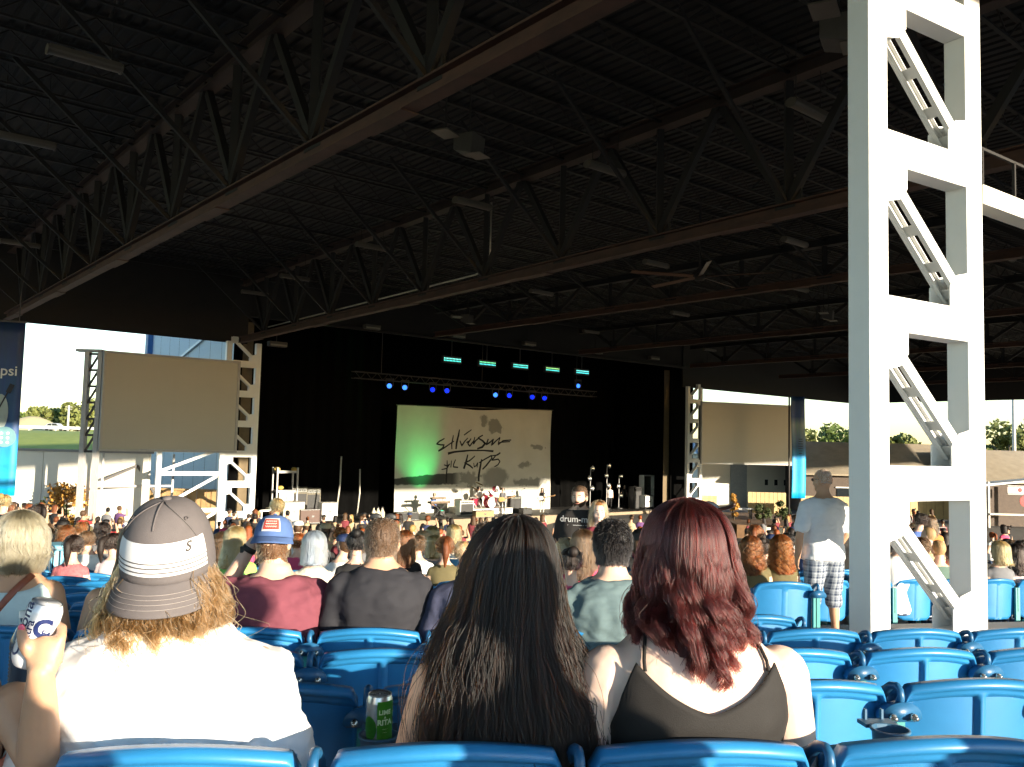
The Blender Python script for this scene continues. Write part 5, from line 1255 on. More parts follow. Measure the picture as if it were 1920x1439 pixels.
for sx in (-1, 1):
    m = MB(); m.tube([cap_pt(sx * (.15 + 1.1 * (k / 14) ** .6), math.pi / 2 - .12 - k * .082, .0035) for k in range(14)], .0016, 5); m.build('seam', M_CAPG, cap, True)
    m = MB(); m.lathe([(.0025, 0), (.005, .001), (.0055, .002), (.0028, .003)], 10, cap_pt(sx * .95, .92, .003), caps=False, ax=_basis(cap_pt(sx * .95, .92))[1:] + (_basis(cap_pt(sx * .95, .92))[0],)); m.build('eyelet', M_CAPG, cap, True)
for q in range(4):                                             # brim stitching
    m = MB(); m.tube([np.array(brim(.5 + (j / 20 - .5) * .62, .40 + .14 * q)) + np.array([0, -.0035, .0035]) for j in range(21)], .0006, 4); m.build('stitching', mat('stitch_pale', (.34, .30, .28), .8), b_)
me = text_mesh('S', .03, .0006, .0006, .35)
me_xf(me, lambda a: np.array([cap_pt(.80 + p[0] / CW, .45 + p[1] / CH * 1.1, .0055 + p[2]) for p in a])); me.materials.append(mat('cap_logo', (.05, .04, .035), .7)); link('emblem', me, cap)
f1 = HairForm([(-.125, .088, .075, .085, 0, 0), (-.16, .104, .085, .085, 0, 0), (-.20, .122, .092, .07, .004, 0), (-.24, .134, .104, .05, .004, -.005), (-.29, .132, .124, .04, .0, -.015), (-.35, .112, .135, .03, -.01, -.02), (-.42, .085, .14, .03, -.02, -.025)])
HC1 = (HT[0], HT[1], HT[2])
hs_ = hair_shell('hair', f1, hair_base('sandy', (.16, .075, .03)), t, HC1, (-2.0, 2.0), .80, .72, rough=.012)
strands('hair_strands', f1, 5200, hair_mat('sandy', (.21, .09, .032), .32, .3), hs_, None, 5, (-2.05, 2.05), (0, .14), (.66, 1.0), 150, (.013, 3.2), .02, .006, .0009, 30, (.82, 1.1), .80, .16, .09, .012, endfn=lambda th: 1.0 - .30 * np.exp(-((th - .55) / .22) ** 2) - .12 * np.exp(-((th + .9) / .5) ** 2))

# ---- 2: woman with very long dark hair
JF = {'L': [np.array([-.170, .0, .945]), np.array([-.245, .03, .69]), np.array([-.13, .26, .62])], 'R': [np.array([.175, .0, .945]), np.array([.262, .03, .69]), np.array([.13, .26, .62])]}
t, J, hc = seated_person('woman with very long straight dark brown hair, nearest row', 962, 986, 2.07, 'warm', TORSO_F, .009, thin=1.12, J=JF, arm=(.060, .048, .032), head=(0, .03, .755))
me = shell_mesh(TORSO_F, .45, -.05, lambda th: .40 + .07 * math.cos(th) ** 2 * (1 if math.cos(th) > 0 else 0) - .05 * abs(math.sin(th)), .012, thin=1.12)
me.materials.append(mat('cloth_print_lilac', (.10, .10, .16), .85, col2=(.55, .48, .55), scale=26, var=.1)); solid(link('top', me, t))
HT = hc + np.array([0, 0, .118])
f2 = HairForm([(.022, .004, .004, .004, .012, 0), (.014, .045, .055, .05, .012, 0), (-.01, .078, .092, .08, .006, 0), (-.05, .102, .118, .09, .0, 0), (-.11, .118, .128, .085, -.004, 0), (-.18, .128, .130, .075, -.006, 0), (-.26, .158, .145, .06, -.014, -.01), (-.34, .195, .165, .05, -.008, -.015), (-.44, .228, .175, .05, .006, -.02), (-.56, .236, .18, .05, .014, -.02), (-.68, .225, .185, .05, .02, -.025)])
HC2 = (HT[0], HT[1], HT[2])
hs_ = hair_shell('hair', f2, hair_base('darkbrown', (.012, .008, .007)), t, HC2, (-2.3, 2.3), .84, .93, rough=.01)
strands('hair_strands', f2, 11500, hair_mat('darkbrown', None, .48, .3, .95, .6), hs_, None, 8, (-2.15, 2.15), (0, .2), (.78, 1.0), 260, (.011, 1.7), .15, .005, .0008, 28, (.82, 1.07), .40, .16, .12)
# a few finer strands hanging loose over the right arm
f2b = HairForm([(-.30, .15, .15, .08, .02, 0), (-.40, .225, .16, .10, .02, -.01), (-.52, .245, .165, .10, .01, -.015), (-.64, .25, .15, .1, 0, -.02)])
strands('hair_strands', f2b, 260, hair_mat('darkbrown', None, .48, .3, .95, .6), hs_, None, 9, (.8, 1.9), (0, .1), (.75, 1.0), 22, (.008, 1.3), .0, .006, .0009, 18, (.95, 1.05), .7, .2, .1)

# ---- 3: woman with wavy red hair and black strap top
t, J, hc = seated_person('woman with wavy dark red hair and black spaghetti strap top, nearest row', 1300, 956, 2.07, 'pale', TORSO_F, .008, thin=1.20,
                         J={'L': [np.array([-.195, .0, .930]), np.array([-.265, .02, .67]), np.array([-.15, .25, .60])], 'R': [np.array([.205, .0, .930]), np.array([.268, .03, .66]), np.array([.15, .25, .60])]}, arm=(.062, .052, .034), head=(-.006, .03, .738))
def vneck(th):
    c = math.cos(th); q = abs(math.sin(th))
    if c > 0:                                                  # open V on the back, straps rise towards the shoulder blades
        return .435 + .095 * min(1, q / .74) ** 1.25 - .17 * max(0, (q - .76) / .24) ** .8
    return .42 + .11 * min(1, q / .74) - .17 * max(0, (q - .76) / .24) ** .8
me = shell_mesh(TORSO_F, .45, -.05, vneck, .010, 120, 34, 1.20); me.materials.append(cloth('black_rib', (.009, .007, .006), .8)); wrinkle(me, .0022, 11, 7.7, (1, 1, 1)); top_ = solid(link('top', me, t), .004)
for sx in (-1, 1):
    pts = []
    for (xx, zz) in ((.138, .515), (.138, .535), (.132, .558), (.122, .582)):
        hw, hd, yo = tor_at(TORSO_F, zz); hw *= 1.2; hd *= 1.2; q = min(.98, xx / (hw + .008)); y = -(hd + .010) * (1 - q ** 2.4) ** (1 / 2.4) + yo
        pts.append((sx * xx, y, .45 + zz))
    pts.append((sx * .118, .02, .45 + .600)); m = MB(); m.tube(pts, .0042, 8); m.build('strap', MATS['cloth_black_rib'], top_, True)
HT = hc + np.array([0, 0, .118])
f3 = HairForm([(.024, .004, .004, .004, .0, 0), (.015, .045, .055, .05, .0, 0), (-.01, .080, .095, .08, .0, 0), (-.05, .100, .120, .09, .0, 0), (-.11, .112, .128, .085, .0, 0), (-.16, .113, .128, .08, .0, 0), (-.21, .120, .132, .07, .0, -.01), (-.27, .128, .145, .06, .0, -.015), (-.33, .122, .158, .05, .0, -.02), (-.375, .104, .165, .05, .004, -.02)])
HC3 = (HT[0], HT[1], HT[2])
hs_ = hair_shell('hair', f3, hair_base('wine', (.045, .008, .007)), t, HC3, (-2.3, 2.3), .84, .86, rough=.012)
strands('hair_strands', f3, 9500, hair_mat('wine', (.046, .008, .007), .36, .25), hs_, None, 13, (-2.2, 2.2), (0, .26), (.72, 1.0), 70, (.013, 3.6), .36, .003, .00085, 40, (.80, 1.08), .72, .20, .05, .020, lock=1.3, endfn=lambda th: 1.0 - .16 * np.exp(-((th + .35) / .18) ** 2))
# sunglasses pushed up on her head
gl_ = thing('sunglasses', 'dark sunglasses pushed up on the red haired woman', 'sunglasses', (t.location[0], t.location[1], t.location[2]), ROWA); sct = t.scale[0]
m = MB(); cz = (hc[2] + .098) * sct; m.tube([(.03 + .082 * math.sin(a), .045 + .05 * math.cos(a), cz - .02 * math.cos(a) + .03) for a in np.linspace(-1.5, 1.7, 15)], .0045, 6); m.build('frame', mat('tortoise', (.05, .025, .015), .3), gl_, True)
for sx in (-1, 1): m = MB(); m.ell((sx * .035 + .03, .09, cz + .012), (.030, .006, .024), 12); m.build('lens', mat('car_glass', (0.02, 0.025, 0.03), 0.1), gl_, True)

# ---- 4: neighbour beyond the left edge, raising a can
x4, d4 = xat(-120, 1.93, -.3), 1.93
z4 = floor_z(x4, 1.75); t = mk_person('tan bare armed person at the left edge raising a white beer can', x4, d4, z4, 0.0, s=.94)
def loc4(px, py, d): return (unp(px, py, d) - np.array([x4, d4, z4])) / .94
elb, wri = loc4(72, 1425, 1.86), loc4(77, 1262, 1.79)
shd = np.array([.20, .0, .93])
J = {'L': seated_joints(1, TORSO_F)['L'], 'R': [shd, elb, wri]}
m = MB(); T4 = TORSO_F; P = .45
m.loft([ring(P + z, hw, hd, yo) for z, hw, hd, yo in T4]); h4 = np.array([0, .03, P + .79]); m.limb([(0, 0, P + .57), (0, .012, P + .65), h4 + np.array([0, -.02, -.05])], [.062, .054, .05]); head_mb(m, h4)
a, b, c = J['L']; m.limb([a, (a + b) / 2, b, c], [.052, .046, .038, .028]); hand_mb(m, c, c - b, (.6, .2, -.6), -1)
m.limb([shd, shd * .5 + elb * .5, elb, elb * .62 + wri * .38, wri], [.058, .048, .043, .041, .027])
for sd in (-1, 1): m.limb([(sd * .09, .06, P + .05), (sd * .12, .46, P + .05), (sd * .12, .44, .09)], [.09, .06, .038])
pc = loc4(84, 1222, 1.80); m.ell((wri + pc) / 2, (.036, .020, .045), 12); m.ell(pc, (.040, .019, .034), 12)
# thumb up the left side of the can, four fingers wrapped round its right side
m.limb([loc4(62, 1232, 1.795), loc4(47, 1212, 1.785), loc4(41, 1192, 1.785), loc4(40, 1178, 1.795)], [.015, .0135, .0115, .009], 10)
for k in range(4):
    yy = 1202 + 14 * k
    m.limb([loc4(100 - 2 * k, 1228 + 3 * k, 1.80), loc4(114 - 2 * k, yy - 4, 1.805), loc4(117 - 3 * k, yy - 24 + 3 * k, 1.83), loc4(102 - 3 * k, yy - 34 + 4 * k, 1.868), loc4(84 - 3 * k, yy - 33 + 4 * k, 1.878)], [.0125, .0115, .0105, .0095, .008], 10, sub=3)
me = remesh(m, .0055, 2, 'body', .4); me.materials.append(skin('tan')); link('body', me, t)
pm = pants_mesh(.45, .02, True, .95); pm.materials.append(M_DENIM); link('trousers', pm, t)
me = shell_mesh(TORSO_F, .45, -.05, lambda th: .46 - .10 * abs(math.sin(th)) ** 3, .010); me.materials.append(cloth('coral', (.5, .18, .12))); solid(link('top', me, t))
f4 = scalp_form(.10, .125, .10, .2); hs_ = hair_shell('hair', f4, hair_base('brown', (.06, .035, .02)), t, tuple(h4 + np.array([0, 0, .128])), lay=1.0)
m = MB(); q = loc4(40, 1178, 1.786); m.ell(q, (.0075, .003, .009), 10); m.build('thumb_nail', mat('nail_pink', (.75, .12, .2), .25), t, True)
# the can (axis tilted), printed letters wrapped on it
def beer_can(name, label, pos, axis, r, h, bodym, parentless=True):
    d_, s_, u_ = _basis(axis, (0, -1, 0)); A = np.array([s_, -np.cross(s_, d_), d_]); 
    t = thing(name, label, 'can', tuple(pos))
    def L(p): return A[0] * p[0] + A[1] * p[1] + A[2] * p[2]
    AX = A
    m = MB(); m.lathe([(r * .72, 0), (r * .80, .003), (r * .93, .012), (r, .020), (r, h * .86), (r * .985, h * .885), (r * .86, h * .975), (r * .845, h * .985)], 48, ax=AX); body = m.build('body', bodym, t, True)
    m = MB(); m.lathe([(r * .845, h * .985), (r * .875, h * .995), (r * .865, h), (r * .82, h * .995), (r * .79, h * .962), (0.0005, h * .962)], 40, caps=False, ax=AX); lid = m.build('lid', mat('aluminium', (.78, .78, .76), .28, .95), t, True)
    m = MB(); m.lathe([(.0005, 0), (r * .30, 0)], 20, L((.0, -r * .38, h * .9635)), caps=False, ax=np.array([A[0] * 1.0, A[1] * 1.1, A[2]])); m.build('opening', mat('can_dark', (.008, .008, .008), .6), lid)
    m = MB(); m.lathe([(r * .16, 0), (r * .26, .001), (r * .26, .002), (r * .14, .002)], 16, L((0, r * .14, h * .9645)), ax=np.array([A[0], A[1] * 1.5, A[2]])); m.lathe([(r * .07, 0), (r * .05, .004)], 8, L((0, -.0 * r, h * .9645)), ax=AX); m.build('pull_tab', MATS['aluminium'], lid)
    return t, A
def wrap_text(t, A, r, body, size, ang, z, mm, rot=0.0, bold=.0003, space=1.0, sx=1.0):
    me = text_mesh(body, size, .0, bold, 0, 'CENTER', space, True); c_, s__ = math.cos(rot), math.sin(rot)
    def f(a):
        x = (a[:, 0] * c_ - a[:, 1] * s__) * sx; y = a[:, 0] * s__ + a[:, 1] * c_; th = ang + x / r; R_ = r + .0004
        return np.stack([A[0] * (math.sin(q) * R_) + A[1] * (-math.cos(q) * R_) + A[2] * (z + yy) for q, yy in zip(th, y)])
    me_xf(me, f); me.materials.append(mm); return link('lettering', me, t)
cb = unp(50, 1248, 1.83); ct = unp(89, 1131, 1.83)
axis = ct - cb; Hc = np.linalg.norm(axis)
t, A = beer_can('beer_can', 'white corona extra beer can held up at the left edge', cb, axis, .0345, Hc * 1.02, mat('can_white', (.80, .80, .82), .28, .25, var=.02))
M_NAVY = mat('can_navy', (.01, .02, .10), .4)
wrap_text(t, A, .0345, 'Corona', .036, -.62, Hc * .60, M_NAVY, math.pi / 2, .0006)
wrap_text(t, A, .0345, 'Extra', .025, -.14, Hc * .56, M_NAVY, math.pi / 2, .0004)
wrap_text(t, A, .0345, 'C', .050, .62, Hc * .66, M_NAVY, 0, .0022); wrap_text(t, A, .0345, 'E', .018, .74, Hc * .60, M_NAVY, 0, .0006)
# ridged water bottle behind the hand
bp = unp(38, 1320, 2.35); t = thing('water_bottle', 'ridged clear plastic bottle behind the raised beer can', 'bottle', tuple(bp))
pr = [(.028, 0)]
for k in range(14): pr += [(.034, .008 + k * .0095), (.0315, .0125 + k * .0095)]
pr += [(.034, .145), (.033, .165), (.020, .195), (.013, .205), (.013, .222)]
m = MB(); m.lathe(pr, 24); m.build('body', mat('bottle_plastic', (.10, .14, .19), .12, trans=.35), t, True); m = MB(); m.lathe([(.016, .222), (.016, .238), (.0005, .238)], 14, caps=False); m.build('cap', M_WHITE, t, True)

# ---- cup holders on the second row, one with a green can
M_HOLD = mat('holder_slate', (.05, .13, .22), .45, var=.08)
def cup_holder(label, px, py, d):
    p = unp(px, py, d); t = thing('cup_holder', label, 'cup holder', (p[0], p[1], p[2]), ROWA, 'cup holders on the second row')
    m = MB(); m.lathe([(.034, -.085), (.040, -.085), (.047, .0), (.052, .003), (.052, .008), (.044, .008), (.036, -.080), (.0005, -.080)], 32, caps=False); m.build('cup', M_HOLD, t, True)
    m = MB(); prof = [(-.052, -.01), (.052, -.01), (.046, .05), (.028, .085), (-.028, .085), (-.046, .05)]
    ring_o = [(a_, b_, .004) for a_, b_ in prof]
    m.box((0, .066, .002), (.092, .05, .010)); m.box((-.024, .088, .02), (.006, .012, .028)); m.box((.024, .088, .02), (.006, .012, .028)); m.build('bracket', M_HOLD, t)
    return t
cup_holder('empty slate blue cup holder on the second row at right', 1669, 1372, 2.42)
cup_holder('slate blue cup holder on the second row carrying the green can', 710, 1383, 2.30)
p = unp(710, 1396, 2.30); t, A = beer_can('lime_can', 'green and silver lime drink can standing in a cup holder', p + np.array([0, 0, -.02]), (0.0, -.05, 1), .0345, .150, mat('can_silver', (.66, .68, .68), .25, .7, var=.03))
def patch(th0, th1, z0, z1, mm, name, r=.0345, off=.0003):
    m = MB()
    def fn(u, v):
        th = th0 + (th1 - th0) * u; z = z0 + (z1 - z0) * v
        if name == 'lime_print': 
            a_ = 2 * math.pi * u; th = (th0 + th1) / 2 + (th1 - th0) / 2 * math.cos(a_) * v; z = (z0 + z1) / 2 + (z1 - z0) / 2 * math.sin(a_) * v
        R_ = r + off; return A[0] * math.sin(th) * R_ - A[1] * math.cos(th) * R_ + A[2] * z
    m.grid(fn, 20, 5); return m.build(name, mm, t, True)
M_LIME = mat('can_green', (.06, .28, .02), .3, .2, var=.08, scale=60); M_LIMED = mat('can_green_deep', (.03, .18, .015), .35, .2, var=.2, scale=90)
patch(-.02, 1.35, .028, .138, M_LIME, 'green_label'); patch(-1.25, -.05, .040, .100, M_LIMED, 'lime_print')
M_MINT = mat('can_mint', (.66, .82, .50), .5)
wrap_text(t, A, .0348, 'LIME', .0155, .56, .111, M_MINT, 0, .0006, 1.05); wrap_text(t, A, .0348, 'A', .008, .56, .0985, M_MINT, 0, .0003); wrap_text(t, A, .0348, 'RITA', .0185, .56, .086, M_MINT, 0, .0007)
for q in range(2): wrap_text(t, A, .0348, ('--------', '------')[q], .0055, .56, .070 - q * .008, M_MINT, 0, .0001)
# ================================================================== spectators a few rows ahead
def short_hair(t, hc, name, base, fibre, n, seed, form=None, rad=.0011, shell=1.0, strand_kw=None, th=(-2.3, 2.3), melanin=None):
    HT = (hc[0], hc[1], hc[2] + .118); f = form or scalp_form(.083, .112, .10, .165)
    h = hair_shell('hair', f, hair_base(name, base), t, HT, th, shell, 1.0, 36, 18, rough=.012, seed=seed)
    kw = dict(th_rng=th, start=(0, .9), end=(.95, 1.0), clumps=260, frizz=.004, rad=rad, npt=7, layers=(1.0, 1.07), tight=.1, drift=.05, fly=.02); kw.update(strand_kw or {})
    if n: strands('hair_strands', f, n, hair_mat(name, fibre, .35, .3), h, None, seed, **kw)
    return h
def cropped(t, hc, name, base, fibre, n, seed, form=None, length=.02, rad=.0012, full=True):
    """short crop: many little hairs standing off the scalp"""
    HT = np.array([hc[0], hc[1], hc[2] + .118]); f = form or scalp_form(.081, .110, .085, .165)
    h = hair_shell('hair', f, hair_base(name, base), t, tuple(HT), (-2.25, 2.25), 1.0 if full else .9, 1.0, 36, 18, rough=.01, seed=seed)
    g = np.random.default_rng(seed); tt = f.L * np.sqrt(g.uniform(0.0005, 1, n)); th = g.uniform(-2.25, 2.25, n); P0 = f.pos(tt, th, np.full(n, .99))
    nrm = P0 - np.array([0, 0, -.10]); nrm /= np.linalg.norm(nrm, axis=1)[:, None]; dv = nrm * .7 + np.array([0, 0, -.55]) + g.normal(0, .35, (n, 3)); dv /= np.linalg.norm(dv, axis=1)[:, None]
    L = length * g.uniform(.5, 1.2, n)[:, None, None]; S = np.linspace(0, 1, 4)[None, :, None]; PP = P0[:, None] + dv[:, None] * L * S + np.array([0, 0, -.3]) * L * S ** 2
    cu = bpy.data.hair_curves.new('hair_strands'); cu.add_curves([4] * n); cu.attributes['position'].data.foreach_set('vector', PP.astype(np.float32).ravel())
    ra = cu.attributes.get('radius') or cu.attributes.new('radius', 'FLOAT', 'POINT'); ra.data.foreach_set('value', (rad * np.tile(np.array([1, .9, .7, .4]), n)).astype(np.float32))
    cu.materials.append(hair_mat(name, fibre, .35, .3)); link('hair_strands', cu, h); return h
def long_form(w=.10, b=.125, ln=.34, tipw=.13, front=.085):
    return HairForm([(.018, .004, .004, .004, 0, 0), (.010, .045, .055, .05, 0, 0), (-.012, .075, .09, .08, 0, 0), (-.05, w * .95, b * .95, front, 0, 0), (-.11, w, b, front, 0, 0), (-.18, w * 1.02, b, front * .8, 0, 0), (-.25, (w + tipw) / 2, b * 1.05, front * .6, 0, -.01), (-.30, tipw, b * 1.15, front * .4, 0, -.015), (-ln, tipw * .85, b * 1.2, front * .4, 0, -.02)])
def simple_cap(t, hc, mm, back=0.0, w=.094, rear=None, tilt=0.0):
    c = link('cap', None, t, (hc[0], hc[1], hc[2] + .012)); c.rotation_euler = (tilt, 0, back)
    def pt(th, ph, off=0.0):
        k = 1 + off / .1; cc = math.cos(ph) ** .72 * k; return np.array([math.sin(th) * w * cc, math.cos(th) * .112 * cc, .118 * math.sin(ph) ** .9 * k])
    m = MB(); m.grid(lambda u, v: pt((u - .5) * 2 * math.pi, v * math.pi / 2 * .999), 36, 14); o = m.build('cap_crown', [mm, rear or mm], c, True)
    if rear: o.data.polygons.foreach_set('material_index', [1 if abs((i % 36) / 36 - .5) > .30 else 0 for i in range(36 * 14)])
    solid(o, .003)
    def br(u, v):
        th = (u - .5) * Rd(150); p = pt(th, 0.01); q = math.cos(th) ** .5; return p + np.array([math.sin(th) * .25, math.cos(th), 0]) * .072 * v * q + np.array([0, 0, -.032 * v * q - .012 * math.sin(th) ** 2 * v])
    m = MB(); m.grid(br, 24, 6); solid(m.build('cap_brim', mm, c, True), .004)
    m = MB(); m.ell((0, 0, .121), (.01, .01, .006), 8); m.build('cap_button', mm, c, True); return c, pt
# ---- maroon tee, blue cap worn backwards, left hand raised to the head
Jm = {'L': [np.array([-.225, .0, .955]), np.array([-.300, .16, .90]), np.array([-.135, .17, 1.195]), (.8, .1, .2)], 'R': [np.array([.225, .0, .955]), np.array([.320, .05, .70]), np.array([.20, .28, .62])]}
t, J, hc = seated_person('man in maroon tee and backwards blue cap raising a hand to his head', 520, 972, 4.37, 'fair', TORSO_M, .011, J=Jm, thin=1.22, head=(-.015, .03, .765), arm=(.052, .043, .031))
tee(t, TORSO_M, J, cloth('maroon', (.17, .042, .062), .9), .012, thin=1.22, sleeve=.72, sl_r=.082, inf=.018, neckz=.597, wr=.014, seed=1.3, ws=6)
c, pt = simple_cap(t, hc, cloth('cap_blue', (.07, .13, .30), .9, var=.15), math.pi, .096, cloth('cap_mesh', (.62, .58, .48)), Rd(10))
def patch_pt(u, v, off): return pt((u - .5) * .95, .22 + v * .62 + .0 * u, off)
m = MB(); m.grid(lambda u, v: patch_pt(u, v, .004) * 1.0, 12, 8); m.build('patch_border', mat('patch_white', (.75, .72, .66), .8), c, True)
m = MB(); m.grid(lambda u, v: patch_pt(.07 + .86 * u, .09 + .82 * v, .0055), 12, 8); m.build('patch', mat('patch_red', (.42, .05, .035), .8), c, True)
for k in range(3):
    m = MB(); m.tube([patch_pt(.2 + .6 * j / 16, .28 + .2 * k + .05 * math.sin(j * 2.1 + k), .0075) for j in range(17)], .0013, 4); m.build('patch_stitching', MATS['patch_white'], c)
cropped(t, hc + np.array([0, -.0, -.035]), 'ginger', (.12, .06, .03), (.28, .15, .07), 900, 31, scalp_form(.076, .100, .07, .15), .012)
wt = thing('wristwatch', 'black wristwatch on the raised wrist of the maroon tee man', 'watch', t.location[:], ROWA); wt.scale = t.scale
e_, w_ = Jm['L'][1], Jm['L'][2]; dr = (w_ - e_) / np.linalg.norm(w_ - e_); ax_ = _basis(dr)
m = MB(); m.lathe([(.033, -.014), (.037, -.012), (.037, .012), (.033, .014)], 18, e_ * .12 + w_ * .88, caps=False, ax=(ax_[1], ax_[2], ax_[0])); m.build('strap', M_BLKG, wt, True); m = MB(); m.box(e_ * .12 + w_ * .88 + np.array([-.03, -.015, 0]), (.02, .03, .03)); m.build('dial', M_BLKG, wt)
# ---- black tee, close cropped greying hair, sunglasses on top
t, J, hc = seated_person('man in black tee with cropped brown hair three rows ahead', 718, 972, 4.37, 'warm', TORSO_M, .011, J={k: [np.array([q * .178, -.005, .965]), np.array([q * .240, -.01, .67]), np.array([q * .15, .22, .60])] for k, q in (('L', -1), ('R', 1))}, arm=(.050, .043, .032), head=(0, .035, .705), thin=.98)
tee(t, TORSO_M, J, cloth('black_tee', (.016, .016, .022), .85), .012, sleeve=.60, sl_r=.062, inf=.008, neckz=.60, wr=.007, seed=5.5, thin=.98)
cropped(t, hc, 'brown_crop', (.085, .05, .03), (.17, .10, .06), 5200, 33, None, .009, .0010)
g_ = thing('sunglasses', 'dark sunglasses on top of the black tee man', 'sunglasses', t.location[:], ROWA); g_.scale = t.scale; cz = hc[2] + .095
m = MB(); m.tube([(.085 * math.sin(a), .03 + .055 * math.cos(a), cz + .012) for a in np.linspace(-2.0, 2.0, 13)], .004, 5); m.build('frame', M_BLKG, g_, True)
for sx in (-1, 1): m = MB(); m.ell((sx * .035, .085, cz + .02), (.03, .006, .02), 10); m.build('lens', M_BLKG, g_, True)
# ---- navy shirt man half hidden by the long dark hair
t, J, hc = seated_person('man in navy shirt leaning, half hidden behind the long dark hair', 905, 980, 4.37, 'fair', TORSO_M, .014, head=(.04, .05, .755), thin=1.05)
tee(t, TORSO_M, J, cloth('navy_pattern', (.05, .055, .10), .9, var=.3, scale=30), .014, sleeve=.75, sl_r=.075, inf=.016, thin=1.05, wr=.006, seed=2.2); cropped(t, hc, 'dark_crop', (.035, .022, .015), (.09, .05, .03), 3000, 34, None, .018)
# ---- slate tee man with black hair
t, J, hc = seated_person('man in slate green tee with thick black hair three rows ahead', 1152, 974, 4.32, 'fair', TORSO_M, .011, thin=1.08, head=(0, .03, .765))
tee(t, TORSO_M, J, cloth('slate', (.10, .15, .16), .9), .012, sleeve=.75, sl_r=.075, inf=.016, neckz=.60, thin=1.08, wr=.010, seed=8.5)
cropped(t, hc, 'black_thick', (.007, .006, .006), (.012, .010, .010), 5200, 35, scalp_form(.086, .115, .095, .175), .019, .0013)
# ---- blonde bob in pale blue sleeveless top with a brown strap
t, J, hc = seated_person('woman with blonde bob and pale blue sleeveless top at left', 38, 966, 4.3, 'tan', TORSO_F, .011, thin=1.18, arm=(.058, .048, .033), head=(0, .03, .76))
me = shell_mesh(TORSO_F, .45, -.05, lambda th: .575 - .05 * math.cos(th) ** 2 - .16 * max(0, (abs(math.sin(th)) - .86) / .14) ** 1.2, .012, 90, 26, 1.18); wrinkle(me, .004, 9, 3.3, (1.4, 1, .5)); me.materials.append(cloth('pale_blue', (.45, .56, .58), .85)); solid(link('top', me, t))
m = MB(); pts = []
for k in range(13):
    z = .60 - .42 * k / 12; x = .10 - .30 * k / 12; hw, hd, yo = tor_at(TORSO_F, z); q = min(.97, abs(x) / (hw * 1.18 + .02)); pts.append((x, -(hd * 1.18 + .020) * (1 - q ** 2.4) ** (1 / 2.4) + yo, .45 + z))
m.tube(pts, .016, 8, flat=.25, up=(0, 1, 0)); m.build('bag_strap', mat('leather_brown', (.22, .06, .03), .5), t, True)
fb = HairForm([(.024, .004, .004, .004, 0, 0), (.014, .05, .06, .05, 0, 0), (-.012, .088, .10, .08, 0, 0), (-.06, .116, .126, .09, 0, 0), (-.12, .130, .136, .09, 0, 0), (-.19, .132, .132, .085, 0, 0), (-.25, .116, .118, .07, 0, 0), (-.285, .098, .10, .06, 0, 0)])
h = hair_shell('hair', fb, hair_base('blonde_dark', (.16, .10, .045)), t, (hc[0], hc[1], hc[2] + .118), (-2.4, 2.4), .90, .98, rough=.008)
strands('hair_strands', fb, 4200, hair_mat('blonde', (.42, .30, .15), .3, .45), h, None, 41, (-2.4, 2.4), (0, .3), (.88, 1.0), 120, (.004, 2), .2, .004, .0016, 16, (.92, 1.04), .5, .08, .05)
# ---- brown haired woman behind the grey cap
t, J, hc = seated_person('woman with wavy brown hair, mostly hidden behind the grey cap', 262, 985, 4.3, 'tan', TORSO_F, .016, thin=1.15, arm=(.06, .048, .033), head=(0, .03, .76))
me = shell_mesh(TORSO_F, .45, -.05, lambda th: .46 - .08 * abs(math.sin(th)) ** 4, .012, 50, 16, 1.15); me.materials.append(cloth('navy_plain', (.02, .03, .06))); solid(link('top', me, t))
hair_shell('hair', long_form(), hair_base('brown', (.06, .035, .02)), t, (hc[0], hc[1], hc[2] + .118), (-2.4, 2.4), 1.0)
# ---- three people added behind and beside the photographer, out of the picture, to shade the nearest row
for k, (x, y, lb) in enumerate(((.60, .28, 'spectator added beside the camera to shade the near row, out of the picture'), (1.66, .50, 'spectator added right of the camera to shade the near row, out of the picture'), (2.85, .50, 'second spectator added right of the camera to shade the near row, out of the picture'))):
    t = mk_person(lb, x, y, floor_z(x, y - .2), ROWA); J = seated_joints(1, TORSO_M); m = MB(); hc, A = person_body(m, TORSO_M, J, True); me = remesh(m, .03, 1); me.materials.append(skin('fair')); link('body', me, t)
    me = tee_mesh(TORSO_M, J, .45, .03); me.materials.append(cloth('grey_plain', (.2, .2, .2))); link('shirt', me, t)
    hair_shell('hair', scalp_form(), hair_base('brown', (.06, .035, .02)), t, (hc[0], hc[1], hc[2] + .118), lay=1.0)

# ---- standing people
def standing_person(label, px, ytop, d, zf, sk, T, voxel, rz, J, head=(0, .02, .765), yaw=0, P=.86, arm=(.05, .042, .031), thin=1.0, legs=None, pitch=0, curl=.6, group=None):
    x = xat(px, d, -.3); zt = top_of(px, ytop, d); s = (zt - zf) / (P + head[2] + .118)
    t = mk_person(label, x, d, zf, rz, s=s, group=group); m = MB()
    hc, A = person_body(m, T, J, False, head, yaw, pitch, arm, True, thin, P, legs=legs, curl=curl); me = remesh(m, voxel, 2, 'body', .4); me.materials.append(skin(sk)); link('body', me, t)
    return t, hc, A
def hang(P, T, out=.06, fw=.02):
    sw = T[7][1] - .012; return {k: [np.array([sd * sw, 0, P + .505]), np.array([sd * (sw + out), -.02, P + .22]), np.array([sd * (sw + out + .015), fw + .04, P - .02])] for k, sd in (('L', -1), ('R', 1))}
